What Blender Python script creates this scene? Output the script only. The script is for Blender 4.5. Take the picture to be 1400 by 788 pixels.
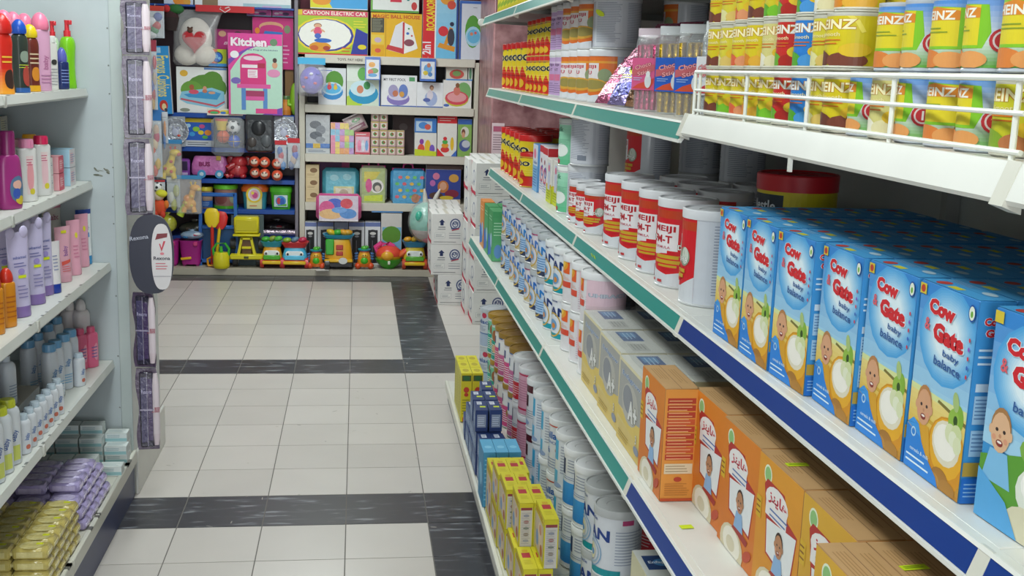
import bpy, bmesh, math, random
from math import sin, cos, pi, radians, sqrt, atan2
from mathutils import Vector, Matrix
random.seed(7)
for _o in list(bpy.data.objects): bpy.data.objects.remove(_o)
SC = bpy.context.scene
COL = SC.collection

# ------------------------------------------------------------------ camera
FPX, YAW, PITCH, ROLL, EYE = 1559.2168, 0.138203, 0.188514, 0.033174, 1.64904
_fw = Vector((sin(YAW)*cos(PITCH), cos(YAW)*cos(PITCH), -sin(PITCH)))
_r = Vector((cos(YAW), -sin(YAW), 0)); _u = _r.cross(_fw)
_r2 = _r*cos(ROLL)+_u*sin(ROLL); _u2 = _u*cos(ROLL)-_r*sin(ROLL)
cam_data = bpy.data.cameras.new('camera'); cam = bpy.data.objects.new('camera', cam_data); COL.objects.link(cam)
_m = Matrix.Identity(4)
for _i in range(3):
    _m[_i][0] = _r2[_i]; _m[_i][1] = _u2[_i]; _m[_i][2] = -_fw[_i]
_m[2][3] = EYE
cam.matrix_world = _m
cam_data.sensor_fit = 'HORIZONTAL'; cam_data.sensor_width = 36; cam_data.lens = FPX/1400*36
cam_data.clip_start = .05; cam_data.clip_end = 60
SC.camera = cam

# ------------------------------------------------------------------ world, exposure
SC.view_settings.view_transform = 'Standard'; SC.view_settings.look = 'None'
SC.view_settings.exposure = 0.0; SC.view_settings.gamma = 1; SC.view_settings.use_curve_mapping = False
W = bpy.data.worlds.new('shop_air'); SC.world = W; W.use_nodes = True
W.node_tree.nodes['Background'].inputs[0].default_value = (.80, .90, 1, 1)
W.node_tree.nodes['Background'].inputs[1].default_value = .42

# ------------------------------------------------------------------ materials
def lin(c):
    if isinstance(c, str):
        c = c.lstrip('#'); c = [int(c[i:i+2], 16)/255 for i in (0, 2, 4)]
    return tuple((x/12.92 if x <= .04045 else ((x+.055)/1.055)**2.4) for x in c[:3])+(1.,)
MATS = {}
def mk(name, rough=.5, metal=0., attr=True, base='#cccccc', noise=.08, nscale=40, bump=0., bscale=80, spec=.5, emit=0, film=0, tint=None, coat=0):
    m = bpy.data.materials.new(name); m.use_nodes = True; nt = m.node_tree; N = nt.nodes; L = nt.links
    b = N['Principled BSDF']; b.inputs['Roughness'].default_value = rough; b.inputs['Metallic'].default_value = metal
    b.inputs['Specular IOR Level'].default_value = spec
    b.inputs['Coat Weight'].default_value = coat; b.inputs['Coat Roughness'].default_value = .15
    tc = N.new('ShaderNodeTexCoord')
    nz = N.new('ShaderNodeTexNoise'); nz.inputs['Scale'].default_value = nscale; nz.inputs['Detail'].default_value = 3
    L.new(tc.outputs['Object'], nz.inputs['Vector'])
    mp = N.new('ShaderNodeMapRange'); mp.inputs[3].default_value = 1-noise; mp.inputs[4].default_value = 1+noise
    L.new(nz.outputs['Fac'], mp.inputs[0])
    mx = N.new('ShaderNodeMix'); mx.data_type = 'RGBA'; mx.blend_type = 'MULTIPLY'; mx.inputs[0].default_value = 1
    if attr:
        a = N.new('ShaderNodeAttribute'); a.attribute_name = 'Col'; L.new(a.outputs['Color'], mx.inputs[6])
    else: mx.inputs[6].default_value = lin(base)
    L.new(mp.outputs[0], mx.inputs[7]); L.new(mx.outputs[2], b.inputs['Base Color'])
    if bump:
        n2 = N.new('ShaderNodeTexNoise'); n2.inputs['Scale'].default_value = bscale; n2.inputs['Detail'].default_value = 4
        L.new(tc.outputs['Object'], n2.inputs['Vector'])
        bp = N.new('ShaderNodeBump'); bp.inputs['Strength'].default_value = bump; bp.inputs['Distance'].default_value = .01
        L.new(n2.outputs['Fac'], bp.inputs['Height']); L.new(bp.outputs[0], b.inputs['Normal'])
    if emit:
        L.new(mx.outputs[2], b.inputs['Emission Color']); b.inputs['Emission Strength'].default_value = emit
    if film:
        tr = N.new('ShaderNodeBsdfTransparent'); tr.inputs[0].default_value = (1, 1, 1, 1)
        ms = N.new('ShaderNodeMixShader'); ms.inputs[0].default_value = film
        L.new(tr.outputs[0], ms.inputs[1]); L.new(b.outputs[0], ms.inputs[2])
        L.new(ms.outputs[0], N['Material Output'].inputs[0])
    MATS[name] = m
    return m
mk('print', .42, noise=.05)
mk('card', .55, noise=.05)
mk('carton', .75, noise=.08, nscale=25)
mk('plastic', .30, noise=.03)
mk('lidplastic', .33, noise=.03)
mk('tinmetal', .32, metal=.85, noise=.05)
mk('tinprint', .28, metal=.0, noise=.05, coat=.3)
mk('paintmetal', .38, noise=.07, nscale=9)
mk('soft', .85, noise=.12, nscale=60, bump=.3, bscale=200)
mk('wrapped', .22, noise=.1, nscale=50, bump=.9, bscale=28, coat=.6)
mk('foil', .22, metal=.8, noise=.15, nscale=60, bump=1., bscale=45)
mk('film', .12, noise=0, film=.22, bump=1., bscale=30, spec=.9, coat=1)
mk('clearbox', .06, noise=0, film=.12, spec=.8)
mk('tile_light', .30, noise=.06, nscale=3.5, bump=.02, bscale=30)
mk('grout', .8, attr=False, base='#6f6b66')
mk('wallpaint', .6, noise=.06, nscale=6)
mk('lamp', .5, attr=False, base='#f4fbff', emit=2.5)

def vein_tile():
    m = bpy.data.materials.new('tile_dark'); m.use_nodes = True; nt = m.node_tree; N = nt.nodes; L = nt.links
    b = N['Principled BSDF']; b.inputs['Roughness'].default_value = .3
    tc = N.new('ShaderNodeTexCoord'); mp = N.new('ShaderNodeMapping'); mp.inputs['Rotation'].default_value = (0, 0, -.38)
    mp.inputs['Scale'].default_value = (2.4, 12, 1)
    L.new(tc.outputs['Object'], mp.inputs['Vector'])
    n = N.new('ShaderNodeTexNoise'); n.inputs['Scale'].default_value = 2.6; n.inputs['Detail'].default_value = 5; n.inputs['Distortion'].default_value = .25
    L.new(mp.outputs[0], n.inputs['Vector'])
    cr = N.new('ShaderNodeValToRGB'); e = cr.color_ramp.elements
    e[0].position = .53; e[0].color = lin('#35363b'); e[1].position = .67; e[1].color = lin('#7f8287')
    k = cr.color_ramp.elements.new(.60); k.color = lin('#4a4c52')
    L.new(n.outputs['Fac'], cr.inputs[0]); L.new(cr.outputs[0], b.inputs['Base Color'])
    MATS['tile_dark'] = m
vein_tile()
def brick_mat():
    m = bpy.data.materials.new('pillar_stone'); m.use_nodes = True; nt = m.node_tree; N = nt.nodes; L = nt.links
    b = N['Principled BSDF']; b.inputs['Roughness'].default_value = .35
    tc = N.new('ShaderNodeTexCoord'); n = N.new('ShaderNodeTexNoise'); n.inputs['Scale'].default_value = 9; n.inputs['Detail'].default_value = 8
    L.new(tc.outputs['Object'], n.inputs['Vector'])
    cr = N.new('ShaderNodeValToRGB'); e = cr.color_ramp.elements
    e[0].position = .3; e[0].color = lin('#77464c'); e[1].position = .7; e[1].color = lin('#b98a8c')
    L.new(n.outputs['Fac'], cr.inputs[0]); L.new(cr.outputs[0], b.inputs['Base Color'])
    MATS['pillar_stone'] = m
brick_mat()

# ------------------------------------------------------------------ lights (fluorescent fittings hang under the ceiling)
def area(name, loc, sx, sy, power, col=(.93, 1, .98), rot=(0, 0, 0)):
    l = bpy.data.lights.new(name, 'AREA'); l.shape = 'RECTANGLE'; l.size = sx; l.size_y = sy; l.energy = power; l.color = col
    o = bpy.data.objects.new(name, l); COL.objects.link(o); o.location = loc; o.rotation_euler = rot
    return o
LAMPS = [(-.55, -1.6), (-.55, .9), (-.55, 3.4), (-.55, 5.9), (-.25, 7.6)]
for _x, _y in LAMPS:
    area('lamp_light', (_x, _y, 2.86), .5, 1.2, 42 if _y > 7 else 28)
area('shop_front_daylight', (.25, -3.4, 1.45), 2.8, 2.3, 100, (.95, .98, 1), (pi/2, 0, 0))  # added fill light behind the camera, lifts the dim shelf interiors

# ------------------------------------------------------------------ mesh builder
def flat_map(o, U, V, su, sv):
    o = Vector(o); U = Vector(U); V = Vector(V); n = U.cross(V)
    def f(u, v, l): return o+U*(u*su)+V*(v*sv)+n*l
    f.seg = None; f.su = su; f.sv = sv
    return f
def cyl_map(r, h, z0=0, a0=0, ry=None, taper=0):
    ry = ry or r
    def f(u, v, l):
        a = u*2+a0; k = 1+taper*v
        return Vector(((r*k+l)*sin(a), -(ry*k+l)*cos(a), z0+v*h))
    f.seg = .07; f.su = 2*r; f.sv = h
    return f
_TX = {}
def text_polys(s, bold=0, shear=0):
    k = (s, bold, shear)
    if k in _TX: return _TX[k]
    cu = bpy.data.curves.new('t', 'FONT'); cu.body = s; cu.size = 1; cu.offset = bold; cu.resolution_u = 2; cu.shear = shear
    ob = bpy.data.objects.new('t', cu); COL.objects.link(ob)
    dg = bpy.context.evaluated_depsgraph_get(); me = bpy.data.meshes.new_from_object(ob.evaluated_get(dg))
    P = [[(me.vertices[i].co.x, me.vertices[i].co.y) for i in p.vertices] for p in me.polygons]
    bpy.data.objects.remove(ob); bpy.data.curves.remove(cu); bpy.data.meshes.remove(me)
    if not P: _TX[k] = ([], 1, 1); return _TX[k]
    xs = [q[0] for p in P for q in p]; ys = [q[1] for p in P for q in p]
    x0, x1, y0, y1 = min(xs), max(xs), min(ys), max(ys)
    _TX[k] = ([[((a-(x0+x1)/2)/(y1-y0), (b-(y0+y1)/2)/(y1-y0)) for a, b in p] for p in P], (x1-x0)/(y1-y0), 1)
    return _TX[k]
def clip(poly, x, keep_gt):
    out = []
    for i in range(len(poly)):
        a = poly[i]; b = poly[(i+1) % len(poly)]
        ia = (a[0] >= x) == keep_gt; ib = (b[0] >= x) == keep_gt
        if ia: out.append(a)
        if ia != ib and abs(b[0]-a[0]) > 1e-12:
            t = (x-a[0])/(b[0]-a[0]); out.append((x, a[1]+t*(b[1]-a[1])))
    return out
class MB:
    def __init__(s): s.v = []; s.f = []; s.c = []; s.m = []; s.s = []; s.mats = []; s.lay = 0
    def mi(s, m):
        if m not in s.mats: s.mats.append(m)
        return s.mats.index(m)
    def add(s, vs, fs, cols, mat='print', smooth=False):
        o = len(s.v); s.v += [tuple(v) for v in vs]; mi = s.mi(mat)
        for i, f in enumerate(fs):
            s.f.append([o+k for k in f]); s.m.append(mi); s.s.append(smooth)
            c = cols[i] if isinstance(cols, list) else cols
            s.c.append([lin(x) for x in c] if isinstance(c, (list, tuple)) and not isinstance(c[0], (int, float)) else [lin(c)]*len(f))
    def box(s, x0, x1, y0, y1, z0, z1, col='#888888', mat='card', b=0, M=None):
        """chamfered box; col may be a dict of faces -x +x -y +y -z +z"""
        fs = []; vs = []; cs = []
        cx = col if isinstance(col, dict) else {}
        d = cx.get('d', col if not isinstance(col, dict) else '#888888')
        b = min(b, (x1-x0)*.45, (y1-y0)*.45, (z1-z0)*.45)
        if b <= 0:
            vs = [(x, y, z) for x in (x0, x1) for y in (y0, y1) for z in (z0, z1)]
            fs = [[0, 1, 3, 2], [4, 6, 7, 5], [0, 4, 5, 1], [2, 3, 7, 6], [0, 2, 6, 4], [1, 5, 7, 3]]
            cs = [cx.get(k, d) for k in ('-x', '+x', '-y', '+y', '-z', '+z')]
        else:
            idx = {}
            for i in (0, 1):
                for j in (0, 1):
                    for k in (0, 1):
                        X = (x0, x1)[i]; Y = (y0, y1)[j]; Z = (z0, z1)[k]; sx, sy, sz = (1-2*i)*b, (1-2*j)*b, (1-2*k)*b
                        idx[i, j, k, 0] = len(vs); vs.append((X, Y+sy, Z+sz))
                        idx[i, j, k, 1] = len(vs); vs.append((X+sx, Y, Z+sz))
                        idx[i, j, k, 2] = len(vs); vs.append((X+sx, Y+sy, Z))
            for a in range(3):
                for e in (0, 1):
                    o = [q for q in range(3) if q != a]
                    q = []
                    for p_, r_ in ((0, 0), (1, 0), (1, 1), (0, 1)):
                        t = [0, 0, 0]; t[a] = e; t[o[0]] = p_; t[o[1]] = r_; q.append(idx[t[0], t[1], t[2], a])
                    fs.append(q); cs.append(cx.get(('-', '+')[e]+'xyz'[a], d))
            for a in range(3):
                o = [q for q in range(3) if q != a]
                for p_ in (0, 1):
                    for r_ in (0, 1):
                        t0 = [0, 0, 0]; t0[o[0]] = p_; t0[o[1]] = r_; t1 = list(t0); t1[a] = 1
                        fs.append([idx[t0[0], t0[1], t0[2], o[0]], idx[t1[0], t1[1], t1[2], o[0]], idx[t1[0], t1[1], t1[2], o[1]], idx[t0[0], t0[1], t0[2], o[1]]])
                        cs.append(cx.get('edge', cx.get(('-', '+')[p_]+'xyz'[o[0]], d)))
            for i in (0, 1):
                for j in (0, 1):
                    for k in (0, 1):
                        fs.append([idx[i, j, k, q] for q in range(3)]); cs.append(cx.get('edge', d))
            c0 = Vector(((x0+x1)/2, (y0+y1)/2, (z0+z1)/2))
            for n_, f in enumerate(fs):
                p = [Vector(vs[q]) for q in f]; nn = (p[1]-p[0]).cross(p[2]-p[0])
                if nn.dot(sum(p, Vector())/len(p)-c0) < 0: f.reverse()
        if M is not None: vs = [M @ Vector(v) for v in vs]
        s.add(vs, fs, cs, mat)
        return s
    def loft(s, rings, n=24, mat='plastic', M=None, cap=True, pw=2.0, smooth=True):
        """rings: (z, rx, ry, col[, dx, dy]); col belongs to the band above the ring"""
        vs = []; fs = []; cs = []
        for R in rings:
            z, rx, ry, c = R[:4]; dx, dy = (R[4], R[5]) if len(R) > 5 else (0, 0)
            for k in range(n):
                a = 2*pi*k/n; ca, sa = cos(a), sin(a)
                if pw != 2.0: ca = math.copysign(abs(ca)**(2/pw), ca); sa = math.copysign(abs(sa)**(2/pw), sa)
                vs.append((dx+rx*ca, dy+ry*sa, z))
        for i in range(len(rings)-1):
            for k in range(n):
                a, b = i*n+k, i*n+(k+1) % n; fs.append([a, b, b+n, a+n]); cs.append(rings[i][3])
        if cap:
            fs.append([k for k in range(n)][::-1]); cs.append(rings[0][3])
            o = (len(rings)-1)*n; fs.append([o+k for k in range(n)]); cs.append(rings[-1][3])
        if M is not None: vs = [M @ Vector(v) for v in vs]
        s.add(vs, fs, cs, mat, smooth)
        return s
    def ell(s, c, r, col, mat='plastic', n=14, m=9, rot=None, f=None):
        c = Vector(c); rings = []
        R = rot.to_4x4() if rot is not None else Matrix.Identity(4)
        for i in range(m+1):
            t = -pi/2+pi*i/m; rings.append((r[2]*sin(t), max(r[0]*cos(t), 1e-4), max(r[1]*cos(t), 1e-4), f(i/m) if f else col))
        return s.loft(rings, n, mat, Matrix.Translation(c) @ R)
    def tube(s, pts, r, col, mat='plastic', n=8):
        pts = [Vector(p) for p in pts]; vs = []; fs = []
        rr = r if isinstance(r, (list, tuple)) else [r]*len(pts)
        up = Vector((0, 0, 1)); t0 = (pts[1]-pts[0]).normalized()
        if abs(t0.dot(up)) > .95: up = Vector((1, 0, 0))
        for i, p in enumerate(pts):
            t = (pts[min(i+1, len(pts)-1)]-pts[max(i-1, 0)]).normalized()
            a = t.cross(up)
            if a.length < 1e-3: a = t.cross(Vector((0, 1, 0)))
            a.normalize(); b = a.cross(t)
            for k in range(n):
                w = 2*pi*k/n; vs.append(p+(a*cos(w)+b*sin(w))*rr[i])
        for i in range(len(pts)-1):
            for k in range(n):
                q, w = i*n+k, i*n+(k+1) % n; fs.append([q, q+n, w+n, w])
        fs.append([k for k in range(n)]); o = (len(pts)-1)*n; fs.append([o+k for k in range(n)][::-1])
        s.add(vs, fs, col, mat, True); return s
    def prism(s, pts, d0, d1, col, mat='plastic', M=None, side=None):
        """outline in x,z swept along y from d0 to d1"""
        n = len(pts); vs = [(x, d0, z) for x, z in pts]+[(x, d1, z) for x, z in pts]
        ar = sum(pts[i][0]*pts[(i+1) % n][1]-pts[(i+1) % n][0]*pts[i][1] for i in range(n))
        if ar < 0: pts = pts[::-1]; vs = [(x, d0, z) for x, z in pts]+[(x, d1, z) for x, z in pts]
        fs = [list(range(n)), list(range(n, 2*n))[::-1]]+[[i, i+n, (i+1) % n+n, (i+1) % n] for i in range(n)]
        if M is not None: vs = [M @ Vector(v) for v in vs]
        s.add(vs, fs, [col, col]+[side or col]*n, mat); return s
    def pol(s, mp, poly, col, mat, lay):
        polys = [poly]
        if mp.seg:
            polys = []; st = mp.seg; us = [p[0] for p in poly]; k0 = math.floor(min(us)/st); k1 = math.ceil(max(us)/st)
            for k in range(k0, k1):
                q = poly
                if k > k0: q = clip(q, k*st, True)
                if k < k1-1 and q: q = clip(q, (k+1)*st, False)
                if len(q) >= 3: polys.append(q)
        for q in polys:
            if getattr(mp, 'lim', None):
                a0, a1, b0, b1 = mp.lim
                q = clip(q, a0, True); q = clip(q, a1, False) if q else q
                q = [(y, x) for x, y in q]; q = clip(q, b0, True) if q else q; q = clip(q, b1, False) if q else q
                q = [(y, x) for x, y in q]
                if len(q) < 3: continue
            ar = sum(q[i][0]*q[(i+1) % len(q)][1]-q[(i+1) % len(q)][0]*q[i][1] for i in range(len(q)))
            if ar < 0: q = q[::-1]
            if callable(col): cc = [[col(b) for a, b in q]]
            else: cc = col
            s.add([mp(a, b, lay) for a, b in q], [list(range(len(q)))], cc, mat)
    def dec(s, mp, specs, mat='print', lay=.0004, step=None):
        """flat printed shapes laid on a surface map"""
        asp = mp.sv/mp.su
        if step is None: step = min(.0001, .0016/max(1, len(specs)))
        for sp in specs:
            k = sp[0]; a = sp[1:]
            if k == 'r':
                u0, v0, u1, v1, c = a[:5]
                if len(a) > 5:
                    A = lin(c); B = lin(a[5]); nb = 8
                    for i in range(nb):
                        w0 = v0+(v1-v0)*i/nb; w1 = v0+(v1-v0)*(i+1)/nb; t = (i+.5)/nb
                        cm = tuple(int(255*max(0, min(1, ((x*(1-t)+y*t)*12.92 if (x*(1-t)+y*t) <= .0031308 else 1.055*(x*(1-t)+y*t)**(1/2.4)-.055)))) for x, y in zip(A[:3], B[:3]))
                        s.pol(mp, [(u0, w0), (u1, w0), (u1, w1), (u0, w1)], '#%02x%02x%02x' % cm, mat, lay)
                else: s.pol(mp, [(u0, v0), (u1, v0), (u1, v1), (u0, v1)], c, mat, lay)
            elif k == 'e':
                cu, cv, ru, rv, c = a[:5]; ro = a[5] if len(a) > 5 else 0; n = 16; P = []
                for i in range(n):
                    t = 2*pi*i/n; x = ru*cos(t); y = rv*sin(t)*asp
                    P.append((cu+x*cos(ro)-y*sin(ro), cv+(x*sin(ro)+y*cos(ro))/asp))
                s.pol(mp, P, c, mat, lay)
            elif k == 'p': s.pol(mp, a[0], a[1], mat, lay)
            elif k == 'a':
                cu, cv, r0, r1, t0, t1, c = a; n = max(3, int(abs(t1-t0)/.35)); 
                for i in range(n):
                    p0 = t0+(t1-t0)*i/n; p1 = t0+(t1-t0)*(i+1)/n
                    s.pol(mp, [(cu+r0*cos(p0), cv+r0*sin(p0)/asp), (cu+r1*cos(p0), cv+r1*sin(p0)/asp), (cu+r1*cos(p1), cv+r1*sin(p1)/asp), (cu+r0*cos(p1), cv+r0*sin(p1)/asp)], c, mat, lay)
            elif k == 't':
                t, cu, cv, hh, c = a[:5]; o = dict(a[5]) if len(a) > 5 else {}
                w = o.get('w'); rot = o.get('rot', 0); bo = o.get('bold', .01); ol = o.get('ol')
                for cc, bb in (((ol, bo+.045),) if ol else ())+((c, bo),):
                    P, ww, _ = text_polys(t, bb, o.get('shear', 0))
                    gx = hh*asp if not w else w/ww
                    e = 1.05 if cc == ol else 1
                    for q in P:
                        Q = []
                        for x, y in q:
                            x *= gx*e; y *= hh*asp*e
                            X = x*cos(rot)-y*sin(rot); Y = x*sin(rot)+y*cos(rot); Q.append((cu+X, cv+Y/asp))
                        s.pol(mp, Q, cc, mat, lay)
                    lay += step
            elif k == 'l':      # fine print as thin strokes
                u0, v0, u1, v1, n, c = a; rnd = random.Random(int(abs(u0*977+v1*331)*100))
                for i in range(n):
                    vv = v0+(v1-v0)*(i+.5)/n; hh = (v1-v0)/n*.32; e = u1-(u1-u0)*rnd.random()*.3
                    s.pol(mp, [(u0, vv-hh/2), (e, vv-hh/2), (e, vv+hh/2), (u0, vv+hh/2)], c, mat, lay)
            lay += step
        return s
    def build(s, name, parent=None, M=None, weld=False):
        me = bpy.data.meshes.new(name); vs = s.v
        if M is not None: vs = [tuple(M @ Vector(v)) for v in vs]
        me.from_pydata(vs, [], s.f)
        me.polygons.foreach_set('material_index', s.m); me.polygons.foreach_set('use_smooth', s.s)
        at = me.color_attributes.new('Col', 'FLOAT_COLOR', 'CORNER'); flat = []
        for c in s.c:
            for x in c: flat += x
        at.data.foreach_set('color', flat)
        for m in s.mats: me.materials.append(MATS[m])
        me.update(); me.set_sharp_from_angle(angle=radians(38))
        o = bpy.data.objects.new(name, me); COL.objects.link(o)
        if parent: o.parent = parent
        return o

def tag(o, label, cat, group=None):
    o['label'] = label; o['category'] = cat
    if group: o['group'] = group
    elif 'group' in o.keys(): del o['group']
    return o
def struct(o): o['kind'] = 'structure'; return o
def empty(name, loc=(0, 0, 0), rz=0):
    o = bpy.data.objects.new(name, None); COL.objects.link(o); o.location = loc; o.rotation_euler = (0, 0, rz); o.empty_display_size = .05; return o
def ctree(o, parent=None):
    c = o.copy(); COL.objects.link(c); c.parent = parent
    for ch in list(o.children): ctree(ch, c)
    return c
USED = set()
def put(o, loc, rz, label, cat, group=None, rot=None):
    if o.name in USED: o = ctree(o)
    USED.add(o.name)
    o.location = loc; o.rotation_euler = rot if rot else (0, 0, rz)
    return tag(o, label, cat, group)
ORD = ['', 'second ', 'third ', 'fourth ', 'fifth ', 'sixth ', 'seventh ', 'eighth ', 'ninth ', 'tenth ', 'eleventh ', 'twelfth ', 'thirteenth ', 'fourteenth ', 'fifteenth ', 'sixteenth ', 'seventeenth ', 'eighteenth ', 'nineteenth ', 'twentieth ']
def far(i): return 'farthest' if i == 0 else ORD[i]+'farthest'
def near(i): return 'nearest' if i == 0 else ORD[i]+'nearest'
def pos(i, n):
    """place in a row counted from its far end or its near end, whichever is closer"""
    return far(i) if i < (n+1)//2 else near(n-1-i)

# ================================================================== THE SETTING
TX, TY, TL = -.03163, 3.669522, .3      # tile joints
def floor():
    g = MB(); g.box(-4, 4, -3.6, 10.2, -.05, -.0015, '#6f6b66', 'grout')
    rnd = random.Random(3)
    for i in range(-13, 13):
        for j in range(-22, 21):
            x0 = TX+i*.3; y0 = TY+j*.3
            row = j in (1, 8, 17); col = i == 1 and (j <= 1 or 8 <= j <= 17)
            if i > 1 and row: row = False
            if j > 17: row = False
            dark = row or col
            e = .002
            k = rnd.uniform(-6, 5)
            c = '#%02x%02x%02x' % (int(200+k), int(194+k), int(188+k))
            if x0 < -3.9 or x0 > 3.6 or y0 < -3.1 or y0 > 9.85: continue
            g.box(x0+e, x0+.3-e, y0+e, y0+.3-e, -.0016, 0, c, 'tile_dark' if dark else 'tile_light')
    rnd = random.Random(5)
    mp = flat_map((0, 0, 0), (1, 0, 0), (0, 1, 0), 1, 1)
    for k in range(40):       # scuffs on the worn tiles
        x = rnd.uniform(-.8, .5); y = rnd.uniform(3, 6.5); a = rnd.uniform(0, 3); l = rnd.uniform(.004, .016)
        g.dec(mp, [('e', x, y, l, rnd.uniform(.0012, .004), rnd.choice(['#aaa59d', '#95918b', '#b7b0a4']), a)], 'tile_light', .0003)
    struct(g.build('floor'))
floor()
m = MB(); m.box(-4, 4, 9.72, 9.85, 0, 3, '#6b2438', 'wallpaint'); struct(m.build('wall_back'))
m = MB(); m.box(1.75, 1.87, -3.2, 9.72, 0, 3, '#b5b8b4', 'wallpaint'); struct(m.build('wall_right'))
m = MB(); m.box(-4.12, -4, -3.2, 9.72, 0, 3, '#c0c6c6', 'wallpaint'); struct(m.build('wall_left'))
m = MB(); m.box(-4.12, -2.6, -3.3, -3.2, 0, 3, '#c0c6c6', 'wallpaint'); m.box(1.68, 1.87, -3.3, -3.2, 0, 3, '#c0c6c6', 'wallpaint'); m.box(-2.6, 1.68, -3.3, -3.2, 2.7, 3, '#c0c6c6', 'wallpaint'); struct(m.build('wall_front'))  # unseen front wall, its wide opening shaped to let the fill light in
m = MB()      # unseen steel frame added around the fill light's opening behind the viewer
for _x in (-2.6, 1.62): m.box(_x, _x+.06, -3.32, -3.18, 0, 2.7, '#8a9094', 'paintmetal', .004)
m.box(-2.6, 1.68, -3.32, -3.18, 2.64, 2.7, '#8a9094', 'paintmetal', .004); struct(m.build('window_1'))
m = MB(); m.box(-4.12, 1.87, -3.2, 9.85, 3, 3.1, '#dfe3e2', 'wallpaint'); struct(m.build('ceiling'))
m = MB(); m.box(.962, 1.6, 8.3, 9.3, 0, 2.98, '#9a6b6f', 'pillar_stone', .01)
mp = flat_map((1.02, 8.3, 0), (1, 0, 0), (0, 0, 1), 1, 1)
pil = struct(m.build('wall_pillar'))
n = MB(); n.box(.968, 1.06, 8.292, 8.2995, 1.05, 1.27, '#e3c9d0', 'card', .001)
n.dec(flat_map((1.014, 8.292, 1.05), (1, 0, 0), (0, 0, 1), .09, .22), [('r', -.4, .72, .4, .9, '#b85a78'), ('l', -.4, .1, .4, .65, 7, '#8d6a78')], 'card')
tag(n.build('paper_notice'), 'small pink paper notice taped to the reddish stone pillar', 'notice')
for i, (x, y) in enumerate(LAMPS):
    t = empty('ceiling_lamp', (x, y, 2.9)); tag(t, 'white twin-tube ceiling fitting over the aisle, %s' % far(4-i), 'lamp', 'fluorescent fittings over the aisle')
    a = MB(); a.box(-.28, .28, -.62, .62, 0, .07, '#f0f2f2', 'paintmetal', .01); a.build('housing', t)
    for sx in (-.14, .14):
        b = MB(); b.tube([(sx, -.6, -.02), (sx, .6, -.02)], .016, '#ffffff', 'lamp', 10); b.build('tube', t)

# ------------------------------------------------------------------ right gondola
JY = [6.68, 5.55, 4.42, 3.29, 2.16, 1.03, -.10, -1.23]
WHITE, GREY = '#dcdcd4', '#9c9e9a'
def rail(mb, X, ya, yb, z, col, hh=.038, out=.013, dd=.0):
    """sloping price rail: white lips above and below a coloured insert"""
    x0 = X; x1 = X-out
    P = [(x0+.012, z), (x0, z), (x1, z-hh), (x1+.004, z-hh-.004), (x0+.012, z-.012)]
    mb.prism([(p[0], p[1]) for p in P], ya, yb, WHITE, 'paintmetal')
def insert(mb, X, ya, yb, z, col, hh=.038, out=.013):
    n = 1
    a, b = .12, .90
    pa = (X-out*a-.0012, z-hh*a); pb = (X-out*b-.0012, z-hh*b)
    mb.prism([pa, pb, (pb[0]+.001, pb[1]), (pa[0]+.001, pa[1])], ya+.008, yb-.008, col, 'plastic')
    mb.prism([(X-.002, z+.0005), (X-.004, z-.004), (X-.0005, z-.003), (X+.001, z)], ya, yb, '#e8e8e2', 'paintmetal')
    q = (X-out-.003, z-hh+.003)
    mb.prism([q, (q[0], q[1]-.006), (q[0]+.004, q[1]-.006), (q[0]+.004, q[1])], ya, yb, '#e8e8e2', 'paintmetal')
gon = empty('display_shelving', (1.0, 3.3, 0))
tag(gon, 'long white metal shelving right of the aisle with teal and blue price rails', 'shelving')
gon_children = []
def gpart(mb, name, label=None):
    o = mb.build(name, gon, Matrix.Translation((-1.0, -3.3, 0)))
    if label: o['label'] = label
    return o
def bracket(mb, X, y, z):
    """pale end bracket between two price rails, and the arm under the deck"""
    mb.prism([(X-.001, z+.001), (X-.017, z-.042), (X+.004, z-.050), (X+.004, z)], y-.012, y+.012, '#d6d4c8', 'plastic')
    mb.prism([(X+.03, z-.017), (X+.05, z-.03), (1.174, z-.04), (1.174, z-.017)], y-.006, y+.006, GREY, 'paintmetal')
SH = [('S2', .56, .84), ('S3', .648, 1.18), ('S4', .630, 1.563), ('S5', .60, 1.895)]
TEAL, BLUE = '#2f9187', '#143a86'
b = MB(); b.box(1.205, 1.225, -1.2, 5.6, .0, 2.25, '#a5a6a2', 'paintmetal'); gpart(b, 'back_panel')
for y in JY[1:]:
    b = MB(); b.box(1.175, 1.204, y-.012, y+.012, 0, 2.25, '#8b8c88', 'paintmetal'); gpart(b, 'upright')
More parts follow.
